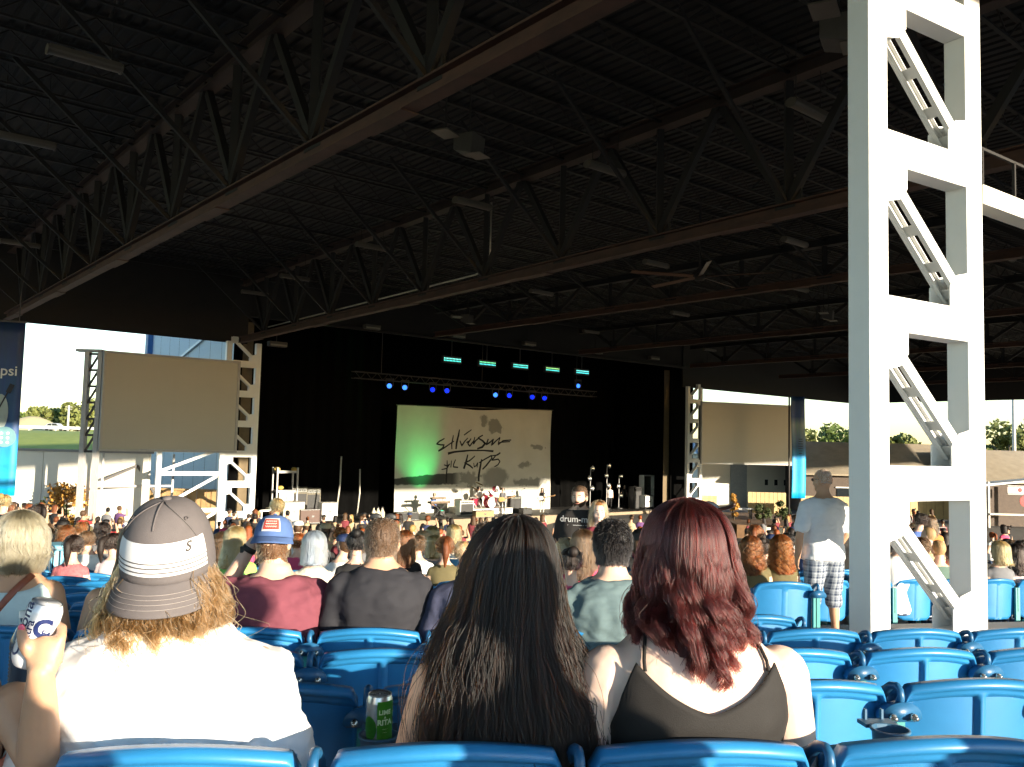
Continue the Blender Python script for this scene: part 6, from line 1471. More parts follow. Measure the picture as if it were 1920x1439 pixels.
# old man in white tee and plaid shorts, seen from behind by the pillar
P = .86; Jw = hang(P, TORSO_M, .075); Jw['L'] = [np.array([-.195, 0, P + .505]), np.array([-.300, -.05, P + .23]), np.array([-.285, .02, P - .01])]; Jw['R'] = [np.array([.185, 0, P + .505]), np.array([.27, .02, P + .23]), np.array([.21, .14, P + .05])]
LG = [((-.10, .0, P), (-.115, .02, .46), (-.12, -.02, .09)), ((.10, .0, P), (.14, .06, .46), (.16, .05, .09))]
t, hc, A = standing_person('grey haired man in white tee and plaid shorts standing by the pillar', 1545, 880, 8.75, LAND_Z, 'tan', TORSO_M, .014, Rd(12), Jw, yaw=Rd(28), legs=LG, thin=1.04)
tee(t, TORSO_M, Jw, cloth('white_plain', (.72, .73, .76), .9, var=.03), .014, P=P, hem=-.03, sleeve=.74, sl_r=.074, inf=.020, thin=1.04, wr=.011, seed=9.1, ws=6, flare=.07)
def plaid_mat():
    mm = bpy.data.materials.new('plaid'); mm.use_nodes = True; n = mm.node_tree.nodes; l = mm.node_tree.links; b = n['Principled BSDF']; b.inputs['Roughness'].default_value = .9
    tc = n.new('ShaderNodeTexCoord'); mixs = None
    def wave(axis, scale_, phase, c):
        w = n.new('ShaderNodeTexWave'); w.wave_type = 'BANDS'; w.bands_direction = axis; w.wave_profile = 'SIN'; w.inputs['Scale'].default_value = scale_; w.inputs['Phase Offset'].default_value = phase; l.new(tc.outputs['Object'], w.inputs['Vector']); return w.outputs['Fac']
    a, b2 = wave('X', 5.2, 0, 0), wave('Z', 5.2, 0, 0); a2, b3 = wave('X', 10.4, 1.5, 0), wave('Z', 10.4, 1.5, 0)
    def mth(op, p, q):
        m_ = n.new('ShaderNodeMath'); m_.operation = op
        for i, v in enumerate((p, q)):
            if isinstance(v, float): m_.inputs[i].default_value = v
            else: l.new(v, m_.inputs[i])
        return m_.outputs[0]
    s1 = mth('MULTIPLY', mth('ADD', a, b2), .32); s2 = mth('MULTIPLY', mth('ADD', mth('GREATER_THAN', a2, .82), mth('GREATER_THAN', b3, .82)), .28); v = mth('ADD', s1, s2)
    rp = n.new('ShaderNodeValToRGB'); l.new(v, rp.inputs[0]); rp.color_ramp.elements[0].color = (.012, .028, .075, 1); rp.color_ramp.elements[1].color = (.36, .40, .45, 1); rp.color_ramp.elements[1].position = .9
    l.new(rp.outputs[0], b.inputs['Base Color']); return mm
pm = pants_mesh(P, .016, False, .18, 1.1, LG); wrinkle(pm, .008, 7, 4.4); pm.materials.append(plaid_mat()); pm.name = 'shorts'; link('shorts', pm, t)
cropped(t, hc, 'grey_crop', (.42, .30, .23), (.45, .42, .38), 900, 51, scalp_form(.078, .106, .088, .12), .012, .0014, False); 
m = MB(); R3 = np.array(Matrix.Rotation(Rd(28), 3, 'Z')); m.tube([hc + R3 @ np.array([.078 * math.sin(a), .09 * math.cos(a), .012]) for a in np.linspace(-1.6, 1.6, 13)], .003, 5); m.ell(hc + R3 @ np.array([-.034, .092, .006]), (.022, .006, .016), 8); m.ell(hc + R3 @ np.array([.034, .092, .006]), (.022, .006, .016), 8)
m.build('spectacles', M_BLKG, t, True)
# face parts for people who look towards the camera
def face(t, hc, A, s=1.0, beard=None, brow=(.06, .035, .02)):
    def L(p): return hc + A @ (np.array(p) * s)
    for sx in (-1, 1):
        m = MB(); m.ell(L((sx * .031, .086, .006)), (.0135, .006, .007), 10, ax=A.T); e = m.build('eye', mat('eye_white', (.7, .66, .62), .3), t, True)
        m = MB(); m.ell(L((sx * .031, .0905, .006)), (.006, .003, .006), 8, ax=A.T); m.build('iris', mat('iris_dark', (.03, .02, .015), .2), e, True)
        m = MB(); m.tube([L((sx * (.014 + .009 * k), .0945 - .003 * k, .022 + .003 * math.sin(k))) for k in range(4)], .0042, 5); m.build('eyebrow', mat('brow_%d' % int(brow[0] * 1000), brow, .8), t, True)
    m = MB(); m.ell(L((0, .096, -.056)), (.021, .006, .006), 10, ax=A.T); m.build('lips', mat('lips', (.42, .16, .13), .4), t, True)
    if beard:
        m = MB(); m.grid(lambda u, v: L(head_surf(math.pi * (.08 + .84 * u), -.97 + v * (.52 + .35 * abs(2 * u - 1) ** 3), .005)), 20, 8)
        m.ell(L((0, .100, -.045)), (.024, .006, .005), 8, ax=A.T); solid(m.build('beard', hair_base('beard', beard), t, True), .004)
Jd = hang(P, TORSO_M, .05)
ds, ddx = 10.0, xat(1088, 10.0, -.3); zf = floor_z(ddx, 10.0)
t, hc, A = standing_person('bearded man in black lettered tee walking up the aisle towards us', 1088, 911, ds, zf, 'fair', TORSO_M, .016, math.pi - Rd(12), Jd, head=(0, .02, .715), yaw=Rd(-8))
sh_ = tee(t, TORSO_M, Jd, cloth('black_faded', (.022, .019, .018), .9), .016, P=P, hem=-.10, sleeve=.72, sl_r=.072, inf=.016, wr=.006, seed=6.6)
for k, (txt, size, z) in enumerate((('drum-mec', .088, .50), ('---- -------- ----', .036, .445), ('----- ---', .036, .41))):
    me = text_mesh(txt, size, .001, .001)
    me_xf(me, lambda a: np.stack([-a[:, 0] + .0, .139 - .7 * a[:, 0] ** 2, P + z + a[:, 1]], 1)); me.flip_normals(); me.materials.append(mat('print_white', (.75, .75, .75), .8)); link('lettering', me, sh_)
pm = pants_mesh(P, .025, False); pm.materials.append(M_DENIM); link('trousers', pm, t); face(t, hc, A, beard=(.07, .035, .018)); hair_shell('fringe', scalp_form(.079, .104, .094, .10), hair_base('brown_crop', (.085, .05, .03)), t, (hc[0], hc[1], hc[2] + .122), lay=1.0, t1=.42, rough=.02)
cropped(t, hc, 'brown_crop', (.085, .05, .03), (.20, .12, .07), 1500, 52, scalp_form(.079, .106, .078, .10), .014, .002)
xw = xat(1124, 9.8, -.3); zf = floor_z(xw, 9.8)
t, hc, A = standing_person('woman in red plaid shirt with long fair hair facing the camera', 1124, 941, 9.8, zf, 'pale', TORSO_F, .016, math.pi - Rd(5), hang(P, TORSO_F, .05), head=(0, .02, .755), yaw=Rd(5))
def red_plaid():
    m_ = mat('cloth_red_plaid', (.03, .02, .05), .9, col2=(.5, .05, .06), scale=30, var=.1); return m_
tee(t, TORSO_F, hang(P, TORSO_F, .05), red_plaid(), .016, P=P, hem=-.12, sleeve=.95, sl_r=.065, inf=.018, wr=.006, seed=2.9); pm = pants_mesh(P, .025, False); pm.materials.append(M_DENIM); link('trousers', pm, t); face(t, hc, A, brow=(.2, .1, .05)); hair_shell('fringe', scalp_form(.088, .108, .100, .12), hair_base('strawberry', (.28, .13, .05)), t, (hc[0], hc[1], hc[2] + .122), lay=1.0, t1=.36, rough=.02)
fw = long_form(.096, .11, .36, .115, .07); h = hair_shell('hair', fw, hair_base('strawberry', (.28, .13, .05)), t, (hc[0], hc[1], hc[2] + .118), (-2.25, 2.25), 1.0, rough=.015)
strands('hair_strands', fw, 1500, hair_mat('strawberry', (.50, .27, .12), .3, .35), h, None, 53, (-2.35, 2.35), (0, .3), (.85, 1.0), 80, (.008, 3), .3, .006, .002, 14, (.98, 1.08), .6, .1, .05)
# ================================================================== the crowd
# prototypes: a body in skin, shirt and trousers slots, and hair pieces; copies share the meshes and carry their own materials
def proto_body(T, seated, voxel, arms='lap', yaw=0.0, lean=0.0, sleeve=.7):
    P = .45 if seated else .86
    J = seated_joints(1, T) if seated else hang(P, T, .06)
    if arms == 'up': J['R'] = [J['R'][0], J['R'][0] + np.array([.14, .12, .0]), J['R'][0] + np.array([.06, .16, .28])]
    m = MB(); hc, A = person_body(m, T, J, seated, head=(lean, .03, .79 - abs(lean) * .3), yaw=yaw, hands=voxel < .02); me = remesh(m, voxel, 1, 'body', .3)
    # colour regions by place on the figure
    n = len(me.polygons); cen = np.empty(n * 3); me.polygons.foreach_get('center', cen); cen = cen.reshape(-1, 3); idx = np.zeros(n, int)
    def seg(p, a, b):
        ab = b - a; t_ = np.clip(((p - a) @ ab) / (ab @ ab), 0, 1); return np.linalg.norm(p - (a + t_[:, None] * ab), axis=1), t_
    z = cen[:, 2]; idx[(z < P + .585) & (z > P - .04)] = 1
    legs_ = (z <= P - .04) | ((cen[:, 1] > .17) & (z < P + .17)); idx[legs_] = 2
    for k in 'LR':
        a, b, c = J[k][:3]; d2, t2 = seg(cen, b, c); d1, t1 = seg(cen, a, b); fore = (d2 < .06) & (d2 < d1 + .001); idx[fore & ~((z < P + .1) & (np.abs(cen[:, 0]) < .0))] = 0
        low = (d1 < .075) & (t1 > sleeve) & (np.abs(cen[:, 0]) > T[5][1] * .95); idx[low] = 0
    for _ in range(3): me.materials.append(None)
    me.polygons.foreach_set('material_index', idx.tolist()); me.update(); return me, hc, yaw
PB = {}
for nm, T, st in (('sm', TORSO_M, True), ('sf', TORSO_F, True), ('tm', TORSO_M, False), ('tf', TORSO_F, False)):
    for lod, vx in (('a', .017), ('b', .030)): 
        for vi, (yw, ln_, ar) in enumerate(((0, 0, 'lap'), (.65, .03, 'lap'), (-.5, -.025, 'up' if lod == 'b' else 'lap'))): PB[nm + lod + str(vi)] = proto_body(T, st, vx, ar, yw, ln_, sleeve=.65 if nm[1] == 'm' else .2)
PB['sua0'] = PB['sua1'] = PB['sua2'] = proto_body(TORSO_F, True, .02, 'up', sleeve=.2)
CV = np.random.default_rng(5)
def hair_mesh(form, lay=1.0, rough=.02, seed=0, n=22, nv=12, t1=1.0):
    m = MB(); L = form.L
    def fn(u, v):
        th = (u - .5) * 4.7; t_ = L * t1 * max(v, .004); p = form.pos(np.array(t_), np.array(th), np.array(lay)); k = 1 + rough * 4 * mnoise.noise(Vector((math.sin(th) * 6 + seed, math.cos(th) * 6, t_ * 30))); return (p[0] * k, p[1] * k, p[2])
    m.grid(fn, n, nv); me = m.mesh('hair', None, True); me.materials.append(None); return me
def merge_me(name, fns):
    m = MB()
    for f in fns: f(m)
    me = m.mesh(name, None, True); me.materials.append(None); return me
HM = {'short': hair_mesh(scalp_form(.086, .114, .09, .165), 1.0, .02, 1), 'long': hair_mesh(long_form(.100, .125, .40, .12), 1.0, .03, 2), 'wavy': hair_mesh(long_form(.112, .135, .42, .15), 1.0, .06, 3), 'bob': hair_mesh(long_form(.104, .125, .27, .112), 1.0, .02, 4)}
def _scalp(m): f = scalp_form(.086, .116, .09, .16); m.grid(lambda u, v: tuple(f.pos(np.array(f.L * max(v, .004)), np.array((u - .5) * 4.6), np.array(1.0))), 20, 10)
HM['tail'] = merge_me('hair', [_scalp, lambda m: m.limb([(0, -.115, -.06), (0, -.175, -.09), (.005, -.185, -.20), (0, -.165, -.33)], [.035, .042, .04, .012], 10)])
HM['bun'] = merge_me('hair', [_scalp, lambda m: m.ell((0, -.12, -.02), (.05, .045, .05), 12)])
def _hat(m):
    m.lathe([(.104, -.062), (.100, -.02), (.075, .012), (.02, .024), (.001, .025)], 22, caps=False); m.grid(lambda u, v: ((u - .5) * .17 * (1 - .2 * v), .085 + .085 * v - .25 * ((u - .5) * .17) ** 2 * 10, -.058 - .02 * v), 8, 3)
HM['cap'] = merge_me('cap', [_hat])
HS = {}
def _hs(k, form, n, **kw): HS[k] = strands('hair_strands', form, n, None, None, None, hash(k) % 7 + 3, data_only=True, **kw)
_kw = dict(th_rng=(-2.35, 2.35), start=(0, .3), end=(.86, 1.0), clumps=60, frizz=.006, rad=.0022, npt=14, layers=(.98, 1.10), tight=.6, drift=.12, fly=.06)
_hs('long', long_form(.100, .125, .40, .12), 850, **{**_kw, 'wave': (.005, 2.5)}); _hs('wavy', long_form(.112, .135, .42, .15), 950, **{**_kw, 'wave': (.018, 4.5), 'curl3': .016, 'npt': 20, 'wave_from': .1}); _hs('bob', long_form(.104, .125, .27, .112), 800, **_kw)
for k_, ln_ in (('short', .165), ('tail', .16), ('bun', .16)): _hs(k_, scalp_form(.087, .117, .09, ln_), 750, **{**_kw, 'start': (0, .85), 'end': (.9, 1.0), 'clumps': 140, 'npt': 7, 'layers': (.99, 1.07), 'frizz': .008})
HM['bald'] = hair_mesh(scalp_form(.081, .109, .02, .16), 1.0, .01, 6)
HC_ = {'brown': (.075, .04, .02), 'dark': (.018, .012, .010), 'black': (.008, .007, .007), 'blond': (.34, .21, .075), 'auburn': (.14, .042, .014), 'red': (.22, .055, .014), 'grey': (.30, .28, .26), 'bluegrey': (.28, .34, .42), 'white': (.75, .73, .70), 'navy': (.02, .035, .10), 'khaki': (.40, .33, .20), 'fair': (.40, .25, .12)}
TOPC = {'white': (.75, .74, .72), 'black': (.018, .017, .018), 'grey': (.16, .16, .17), 'red': (.45, .03, .035), 'navy': (.03, .045, .11), 'green': (.30, .60, .12), 'pink': (.60, .07, .16), 'tan': (.45, .36, .22), 'maroon': (.18, .03, .04), 'blue': (.10, .18, .48), 'olive': (.12, .10, .045), 'teal': (.06, .22, .24), 'purple': (.14, .06, .18), 'orange': (.55, .20, .05), 'cream': (.66, .60, .48), 'floral': None, 'redfloral': None, 'striped': (.10, .16, .13)}
def topm(k):
    if k == 'floral': return mat('crowd_floral', (.78, .76, .74), .9, col2=(.35, .20, .25), scale=34)
    if k == 'redfloral': return mat('crowd_redfloral', (.22, .02, .04), .9, col2=(.60, .22, .22), scale=34)
    return mat('crowd_top_' + k, TOPC[k], .9, var=.08, scale=12)
def hairm(k): return mat('crowd_hair_' + k, HC_[k], .55, var=.3, scale=40, stretch=(1, 1, .15), spec=.3, bump=.3)
def crowd_person(label, body, hair, hc_, top, x, y, zf, s, rz, sk='fair', legs='denim', lod='a', group='seated crowd'):
    me, hc, yw = PB[body + lod + str(CV.choice([0, 0, 1, 2]))]; t = tag(link('person', me, None, (x, y, zf), rz), label, 'person', group); t.scale = (s, s, s)
    for i, mm in enumerate((skin(sk), topm(top), M_DENIM if legs == 'denim' else topm(legs))): t.material_slots[i].link = 'OBJECT'; t.material_slots[i].material = mm
    if hair:
        h = link('hair' if hair != 'cap' else 'cap', HM[hair], t, (hc[0], hc[1], hc[2] + .118), yw); h.material_slots[0].link = 'OBJECT'; h.material_slots[0].material = hairm(hc_)
        if lod == 'a' and hair in HS:
            q = link('hair_strands', HS[hair], h); q.material_slots[0].link = 'OBJECT'; q.material_slots[0].material = hair_mat('crowd_' + hc_, tuple(min(.9, c * 1.25) for c in HC_[hc_]), .35, .3)
        if hair == 'cap': h2 = link('hair', HM['bald'], t, (hc[0], hc[1], hc[2] + .110), yw); h2.material_slots[0].link = 'OBJECT'; h2.material_slots[0].material = hairm('brown')
    return t
HTOP = {'s': 1.358, 't': 1.743}
def put(label, px, ytop, d, body, hair, hcol, top, sk='fair', legs='denim', rz=None, group='seated crowd', zf=None, smin=.8):
    x = xat(px, d, -1); zt = top_of(px, ytop, d); f = floor_z(x, d - .2) if zf is None else zf; H = 1.375 if body[0] == 's' else 1.762
    s = max(smin, min(1.15, (zt - f) / H)); y = d
    return crowd_person(label, body, hair, hcol, top, x, y, zt - s * H, s, (ROWA if rz is None else rz), sk, legs, 'a', group)
MID = [
 ('person in dark grey top with dark hair, seen left of the grey cap', 190, 976, 13, 'sm', 'short', 'dark', 'grey'), ('man in white shirt with short brown hair left of the grey cap', 168, 993, 11.5, 'sm', 'short', 'brown', 'white'),
 ('woman in red floral top with dark ponytail at left', 137, 1001, 9.2, 'sf', 'tail', 'dark', 'redfloral'), ('woman in white floral print top beside the grey cap', 216, 996, 9.8, 'sf', 'tail', 'dark', 'floral'),
 ('woman with curly light brown hair behind the red floral woman', 126, 985, 13, 'sf', 'wavy', 'auburn', 'black'), ('person with red hair far left, just above the white shirted man', 152, 976, 16, 'sm', 'short', 'red', 'tan'),
 ('dark haired person far left in front of the timber kerb', 121, 975, 18, 'sm', 'short', 'dark', 'black'), ('brown haired person just right of the blonde bob', 90, 980, 13.5, 'sm', 'short', 'brown', 'grey'),
 ('blonde woman in neon green tank top left of the blue cap', 446, 986, 8.8, 'sf', 'long', 'blond', 'green'), ('brown haired woman between the grey cap and the neon green tank', 417, 998, 9.5, 'sf', 'wavy', 'brown', 'pink'),
 ('woman with blue grey hair and sheer white top', 588, 996, 7.8, 'sf', 'bob', 'bluegrey', 'cream'), ('woman with black bun in black tank beside the black tee man', 668, 992, 8.6, 'sf', 'bun', 'black', 'black'),
 ('person in blue cap with black and white top', 642, 1001, 10, 'sm', 'cap', 'navy', 'white'), ('man in khaki cap and tan shirt near the stage lip', 613, 982, 15.5, 'sm', 'cap', 'khaki', 'tan'),
 ('red haired boy right of the khaki cap', 640, 987, 15.5, 'sm', 'short', 'red', 'maroon'), ('ginger haired person just right of the blue backwards cap', 561, 998, 11.5, 'sm', 'short', 'red', 'pink'),
 ('person in white hat and white top left of the khaki cap', 561, 977, 17.5, 'sm', 'cap', 'white', 'white'), ('red haired woman with a white bag strap right of the black tee', 760, 995, 10, 'sf', 'long', 'auburn', 'black'),
 ('brown haired man in white top next to the red haired woman', 784, 1001, 10.8, 'sm', 'short', 'brown', 'white'), ('man with light brown hair behind the white topped man', 797, 992, 13, 'sm', 'short', 'fair', 'tan'),
 ('blond child in the middle of the crowd', 815, 1004, 11.5, 'sf', 'bob', 'blond', 'grey'), ('woman with long auburn ponytail reaching an arm sideways', 835, 1003, 9.6, 'su', 'tail', 'auburn', 'olive'),
 ('brown haired boy in red top left of the navy shirt man', 872, 1012, 9.8, 'sm', 'short', 'fair', 'red'), ('woman with long bright blond hair in the middle crowd', 853, 984, 14.5, 'sf', 'long', 'blond', 'cream'),
 ('blond woman behind the blond child', 812, 987, 14, 'sf', 'long', 'blond', 'purple'), ('child in bright pink top right of the long dark hair', 1062, 1006, 7.6, 'sm', 'short', 'fair', 'pink'),
 ('small person with dark bun in front of the pink child', 1071, 1025, 7.0, 'sf', 'bun', 'dark', 'pink'), ('woman with long chestnut hair in pink top left of the slate tee', 1100, 992, 7.4, 'sf', 'long', 'brown', 'pink'),
 ('woman with curly red hair and dark tank left of the standing man', 1466, 1003, 9.95, 'sf', 'wavy', 'red', 'olive'), ('woman with wavy strawberry blond hair in olive top', 1414, 1004, 9.85, 'sf', 'wavy', 'auburn', 'olive'),
 ('dark haired woman with red headband between the two red heads', 1437, 1008, 11, 'sf', 'bun', 'dark', 'black'), ('woman in red and white top behind the strawberry blond', 1421, 981, 14, 'sf', 'tail', 'auburn', 'redfloral'),
 ('bald man in striped dark shirt seen through the pillar', 1762, 1011, 10.65, 'sm', 'bald', 'fair', 'striped'), ('crew cut man in white tee seen through the pillar', 1730, 1005, 10.6, 'sm', 'short', 'brown', 'white'),
 ('bald man in tan shirt farther off through the pillar', 1739, 986, 14, 'sm', 'bald', 'fair', 'tan'), ('person in white at the foot of the lattice diagonal', 1688, 985, 10.45, 'sm', 'bald', 'white', 'white'),
 ('person in black top beside the bald striped man', 1785, 1018, 10.7, 'sm', 'short', 'dark', 'black'),
 ('blonde woman in grey top just right of the pillar', 1872, 1013, 10.75, 'sf', 'bob', 'blond', 'grey'), ('brown haired man in white near the right edge', 1897, 1010, 11.6, 'sm', 'short', 'brown', 'white'),
 ('dark haired woman in print top at the right edge', 1908, 1020, 10.85, 'sf', 'long', 'dark', 'floral'), ('dark haired man in black at the very right edge', 1922, 1010, 10.9, 'sm', 'short', 'dark', 'olive')]
MIDPOS = []
for (lb, px, yt, d, body, hair, hcol, top) in MID:
    o = put(lb, px, yt, d, body, hair, hcol, top, group='spectators a few rows ahead'); MIDPOS.append((px, d))
put('boy in bright blue shirt standing, seen through the pillar', 1724, 962, 15, 'tm', 'short', 'dark', 'blue', group='spectators a few rows ahead', smin=.7)
put('woman with long brown hair standing beside the blue shirted boy', 1749, 969, 15.5, 'tf', 'long', 'brown', 'orange', group='spectators a few rows ahead', smin=.7)
# black cap with ring emblem, head turned
o = put('person in black cap with ring emblem, face turned, left of the red hair', 1201, 993, 6.6, 'sm', 'cap', 'black', 'grey', 'warm', rz=Rd(-60), group='spectators a few rows ahead')
m = MB(); m.lathe([(.018, 0), (.023, 0)], 18, (-.085, -.05, 1.33), caps=False, ax=((.5, -.87, 0), (0, 0, 1), (-.87, -.5, .05))); m.build('emblem', M_WHITE, o)
# light blue litter bin and truss barrier among the crowd
bx_ = unp(105, 1020, 11.3); t = thing('litter_bin', 'light blue slatted litter bin left of the red floral woman', 'bin', (bx_[0], 11.3, floor_z(bx_[0], 11.3)))
M_BIN = mat('bin_blue', (.20, .50, .66), .5); hb = bx_[2] - floor_z(bx_[0], 11.3)
for k in range(18): a_ = k * 2 * math.pi / 18; m = MB(); m.box((.2 * math.cos(a_), .2 * math.sin(a_), hb / 2), (.05, .03, hb - .1), axes(a_ + math.pi / 2)); m.build('slat', M_BIN, t)
m = MB(); m.lathe([(.19, hb - .06), (.24, hb - .06), (.24, hb), (.19, hb)], 20); m.build('rim', M_BIN, t, True); m = MB(); m.lathe([(.17, .02), (.17, hb - .08)], 16); m.build('liner', M_BLKG, t)
bx_ = unp(868, 1026, 12.2); t = thing('truss_barrier', 'white zigzag barrier rail with blue panel in the middle crowd', 'barrier', (bx_[0], 12.2, floor_z(bx_[0], 12.2))); hb = bx_[2] - floor_z(bx_[0], 12.2)
for z in (hb, hb - .14): m = MB(); m.box((0, 0, z), (1.6, .04, .03)); m.build('rail', M_WHITE, t)
m = MB()
for k in range(12): m.beam((-.78 + k * .13, 0, hb - .13 if k % 2 else hb - .01), (-.65 + k * .13, 0, hb - .01 if k % 2 else hb - .13), .02, .02)
m.build('lacing', M_WHITE, t); m = MB(); m.box((0, .02, (hb - .16) / 2), (1.6, .04, hb - .18)); m.build('panel', mat('panel_blue', (.10, .32, .52), .5), t)
# farther rows: fill the frame between the columns that the nearest people hide
HIDE = [(228, 925, 408), (480, 965, 556), (684, 968, 752), (868, 980, 1080), (1050, 905, 1145), (1112, 970, 1192), (1203, 935, 1395), (1502, 880, 1592), (1592, 0, 1668), (1778, 0, 1860), (-50, 960, 92)]
g = np.random.default_rng(77); cnt = 0; topk = ['black', 'black', 'grey', 'red', 'navy', 'maroon', 'tan', 'maroon', 'navy', 'olive', 'grey', 'purple', 'black', 'white', 'black', 'grey', 'olive', 'navy', 'black', 'maroon', 'pink', 'black']
hk = ['brown', 'dark', 'black', 'blond', 'auburn', 'brown', 'dark', 'auburn', 'brown', 'dark', 'dark', 'black', 'red']
tw = {'brown': 'brown', 'dark': 'dark', 'black': 'black', 'blond': 'blond', 'auburn': 'auburn', 'red': 'ginger', 'grey': 'grey', 'fair': 'fair'}
rows_ = list(np.arange(12.9, 41.5, 1.05)); CR = []
for ri, dp in enumerate(rows_):
    u = -.66 * dp - 1 + g.uniform(0, .6); occ = .42 if dp < 16 else (.62 if dp < 24 else .72); fill = []
    while u < .72 * dp + 1:
        u += .56 if g.uniform() < .7 else 1.1
        if g.uniform() > occ: continue
        x, y, a = row_pt(dp, u + g.normal(0, .05)); stand = dp > 33 and g.uniform() < .55 or g.uniform() < .04
        z = floor_dp(dp); H = (1.745 if stand else 1.36) * g.uniform(.9, 1.04); px, py = proj((x, y, z + H - .05))
        if px < -5 or px > 1925: continue
        if any(a0 < px < a1 and py > y0 for a0, y0, a1 in HIDE): continue
        if any(abs(px - mp) < 55 / md and md < y for mp, md in MIDPOS) : continue
        if px > 1225 and px < 1400 and py > 940: continue
        if z < STAGE_Z - 2.2 and y > 47: continue
        fill.append((px, x, y, z, a, stand, H))
    fill.sort(); CR.append((dp, fill))
allp = [(dp, ri, j) + f for ri, (dp, fl_) in enumerate(CR) for j, f in enumerate(fl_)]
for (dp, ri, j, px, x, y, z, a, stand, H) in allp:
    if cnt >= 268: break
    fem = g.uniform() < .5; hair = (['long', 'wavy', 'bob', 'tail', 'bun', 'long'] if fem else ['short', 'short', 'short', 'cap', 'bald'])[g.integers(6 if fem else 5)]
    hcol = hk[g.integers(len(hk))]; top = topk[g.integers(len(topk))]; hl = hcol
    if hair == 'cap': hl = ['navy', 'khaki', 'black', 'black'][g.integers(4)]
    body = ('t' if stand else 's') + ('f' if fem else 'm')
    desc = ('%s cap' % hl) if hair == 'cap' else ('bald head' if hair == 'bald' else '%s hair' % tw[hcol])
    crowd_person('%s spectator with %s in %s top, %s from left in the %s crowd row' % ('standing' if stand else 'seated', desc, top, ordn(j + 1), ordn(ri + 1)), body, hair, hl, top, x, y, z, H / (1.745 if stand else 1.36), a + g.normal(0, .25), ['warm', 'fair', 'warm', 'tan'][g.integers(4)], 'denim', 'a' if dp < 17 else 'b', 'distant seated crowd')
    cnt += 1
print('crowd', cnt, len(allp))
# ------------------------------------------------------------------ the band
def band(label, px, a, h, body, hair, hcol, top, legs, rz, zoff=0.0):
    xy, b = SA(px, a, STAGE_Z); H = 1.762 if body[0] == 't' else 1.375
    return crowd_person(label, body, hair, hcol, top, xy[0], xy[1], STAGE_Z + zoff, h / H, rz, 'fair', legs, 'a', 'band on stage')
band('keyboard player in blue shirt seated at the stage keyboard', 812, 47.4, 1.5, 'sm', 'short', 'dark', 'blue', 'black', math.pi + .9)
band('drummer seated behind the red drum kit', 897, 48.5, 1.42, 'sm', 'wavy', 'dark', 'white', 'black', math.pi + .2, .4)
gp = band('guitarist in dark shirt playing at centre stage', 942, 46.6, 1.78, 'tm', 'short', 'dark', 'grey', 'black', math.pi + .1)
bp = band('bassist in short dark dress playing at the right of the backdrop', 1016, 46.8, 1.72, 'tf', 'long', 'black', 'black', 'cream', math.pi - .2)
def guitar(label, who, col, ln=.62):
    t = thing('electric_guitar', label, 'guitar', who.location[:], who.rotation_euler[2]); m = MB(); m.ell((.05, .20, 1.02), (.20, .025, .15), 16); m.ell((.17, .20, 1.0), (.15, .025, .17), 16); m.build('body', mat('guitar_' + col, {'tan': (.5, .3, .12), 'white': (.8, .78, .7)}[col], .3), t, True)
    m = MB(); m.beam((-.08, .225, 1.04), (-.08 - ln, .225, 1.22), .05, .02, up=(0, 1, 0)); m.build('neck', mat('neck_maple', (.35, .2, .09), .4), t); m = MB(); m.beam((-.08 - ln, .225, 1.22), (-.2 - ln, .225, 1.26), .08, .018, up=(0, 1, 0)); m.build('headstock', MATS['neck_maple'], t)
    m = MB(); m.tube([(.22, .18, 1.1), (.16, .1, 1.45), (-.02, -.02, 1.52), (-.14, .14, 1.4), (-.08, .2, 1.1)], .02, 6, flat=.3); m.build('strap', M_BLKG, t, True)
guitar('tan electric guitar played by the guitarist', gp, 'tan'); guitar('white bass guitar played by the bassist', bp, 'white', .78)
for k, (px, a, lb, hc2, tp) in enumerate(((1143, 48.0, 'stage hand with ginger hair by the lamp stands', 'red', 'white'), (1170, 48.6, 'stage hand in black at the dark right of the stage', 'dark', 'black'))): band(lb, px, a, 1.75, 'tm', 'short', hc2, tp, 'black', math.pi)
# ================================================================== fixtures under the roof
M_FIX = mat('fixture_pale', (.085, .070, .054), .5, var=.1)
def fixture_mesh(L=1.22, w=.24):
    m = MB(); n = 8; prof = [(w / 2 * math.cos(math.pi * k / n), -.03 - .075 * math.sin(math.pi * k / n)) for k in range(n + 1)] + [(-w / 2, .05), (w / 2, .05)]
    m.loft([[(-L / 2, y, z) for y, z in prof], [(L / 2, y, z) for y, z in prof]]); return m.mesh('housing', M_FIX)
def end_mesh(L=1.22, w=.25):
    m = MB()
    m.lathe([(.001, 0), (w * .52, 0), (w * .52, .03), (.001, .03)], 14, (0, 0, -.03), ax=((0, 1, 0), (0, 0, .75), (1, 0, 0)))
    return m.mesh('end_cap', M_FIX)
FM, EM = fixture_mesh(), end_mesh()
FX = [(160, 109), (48, 262), (1135, 316), (1516, 205), (886, 381), (698, 462), (553, 520), (478, 549), (38, 456), (1490, 453), (1230, 494), (1015, 548), (1497, 541), (865, 595), (1275, 588), (1505, 623), (1108, 622), (1330, 656), (1885, 480)]
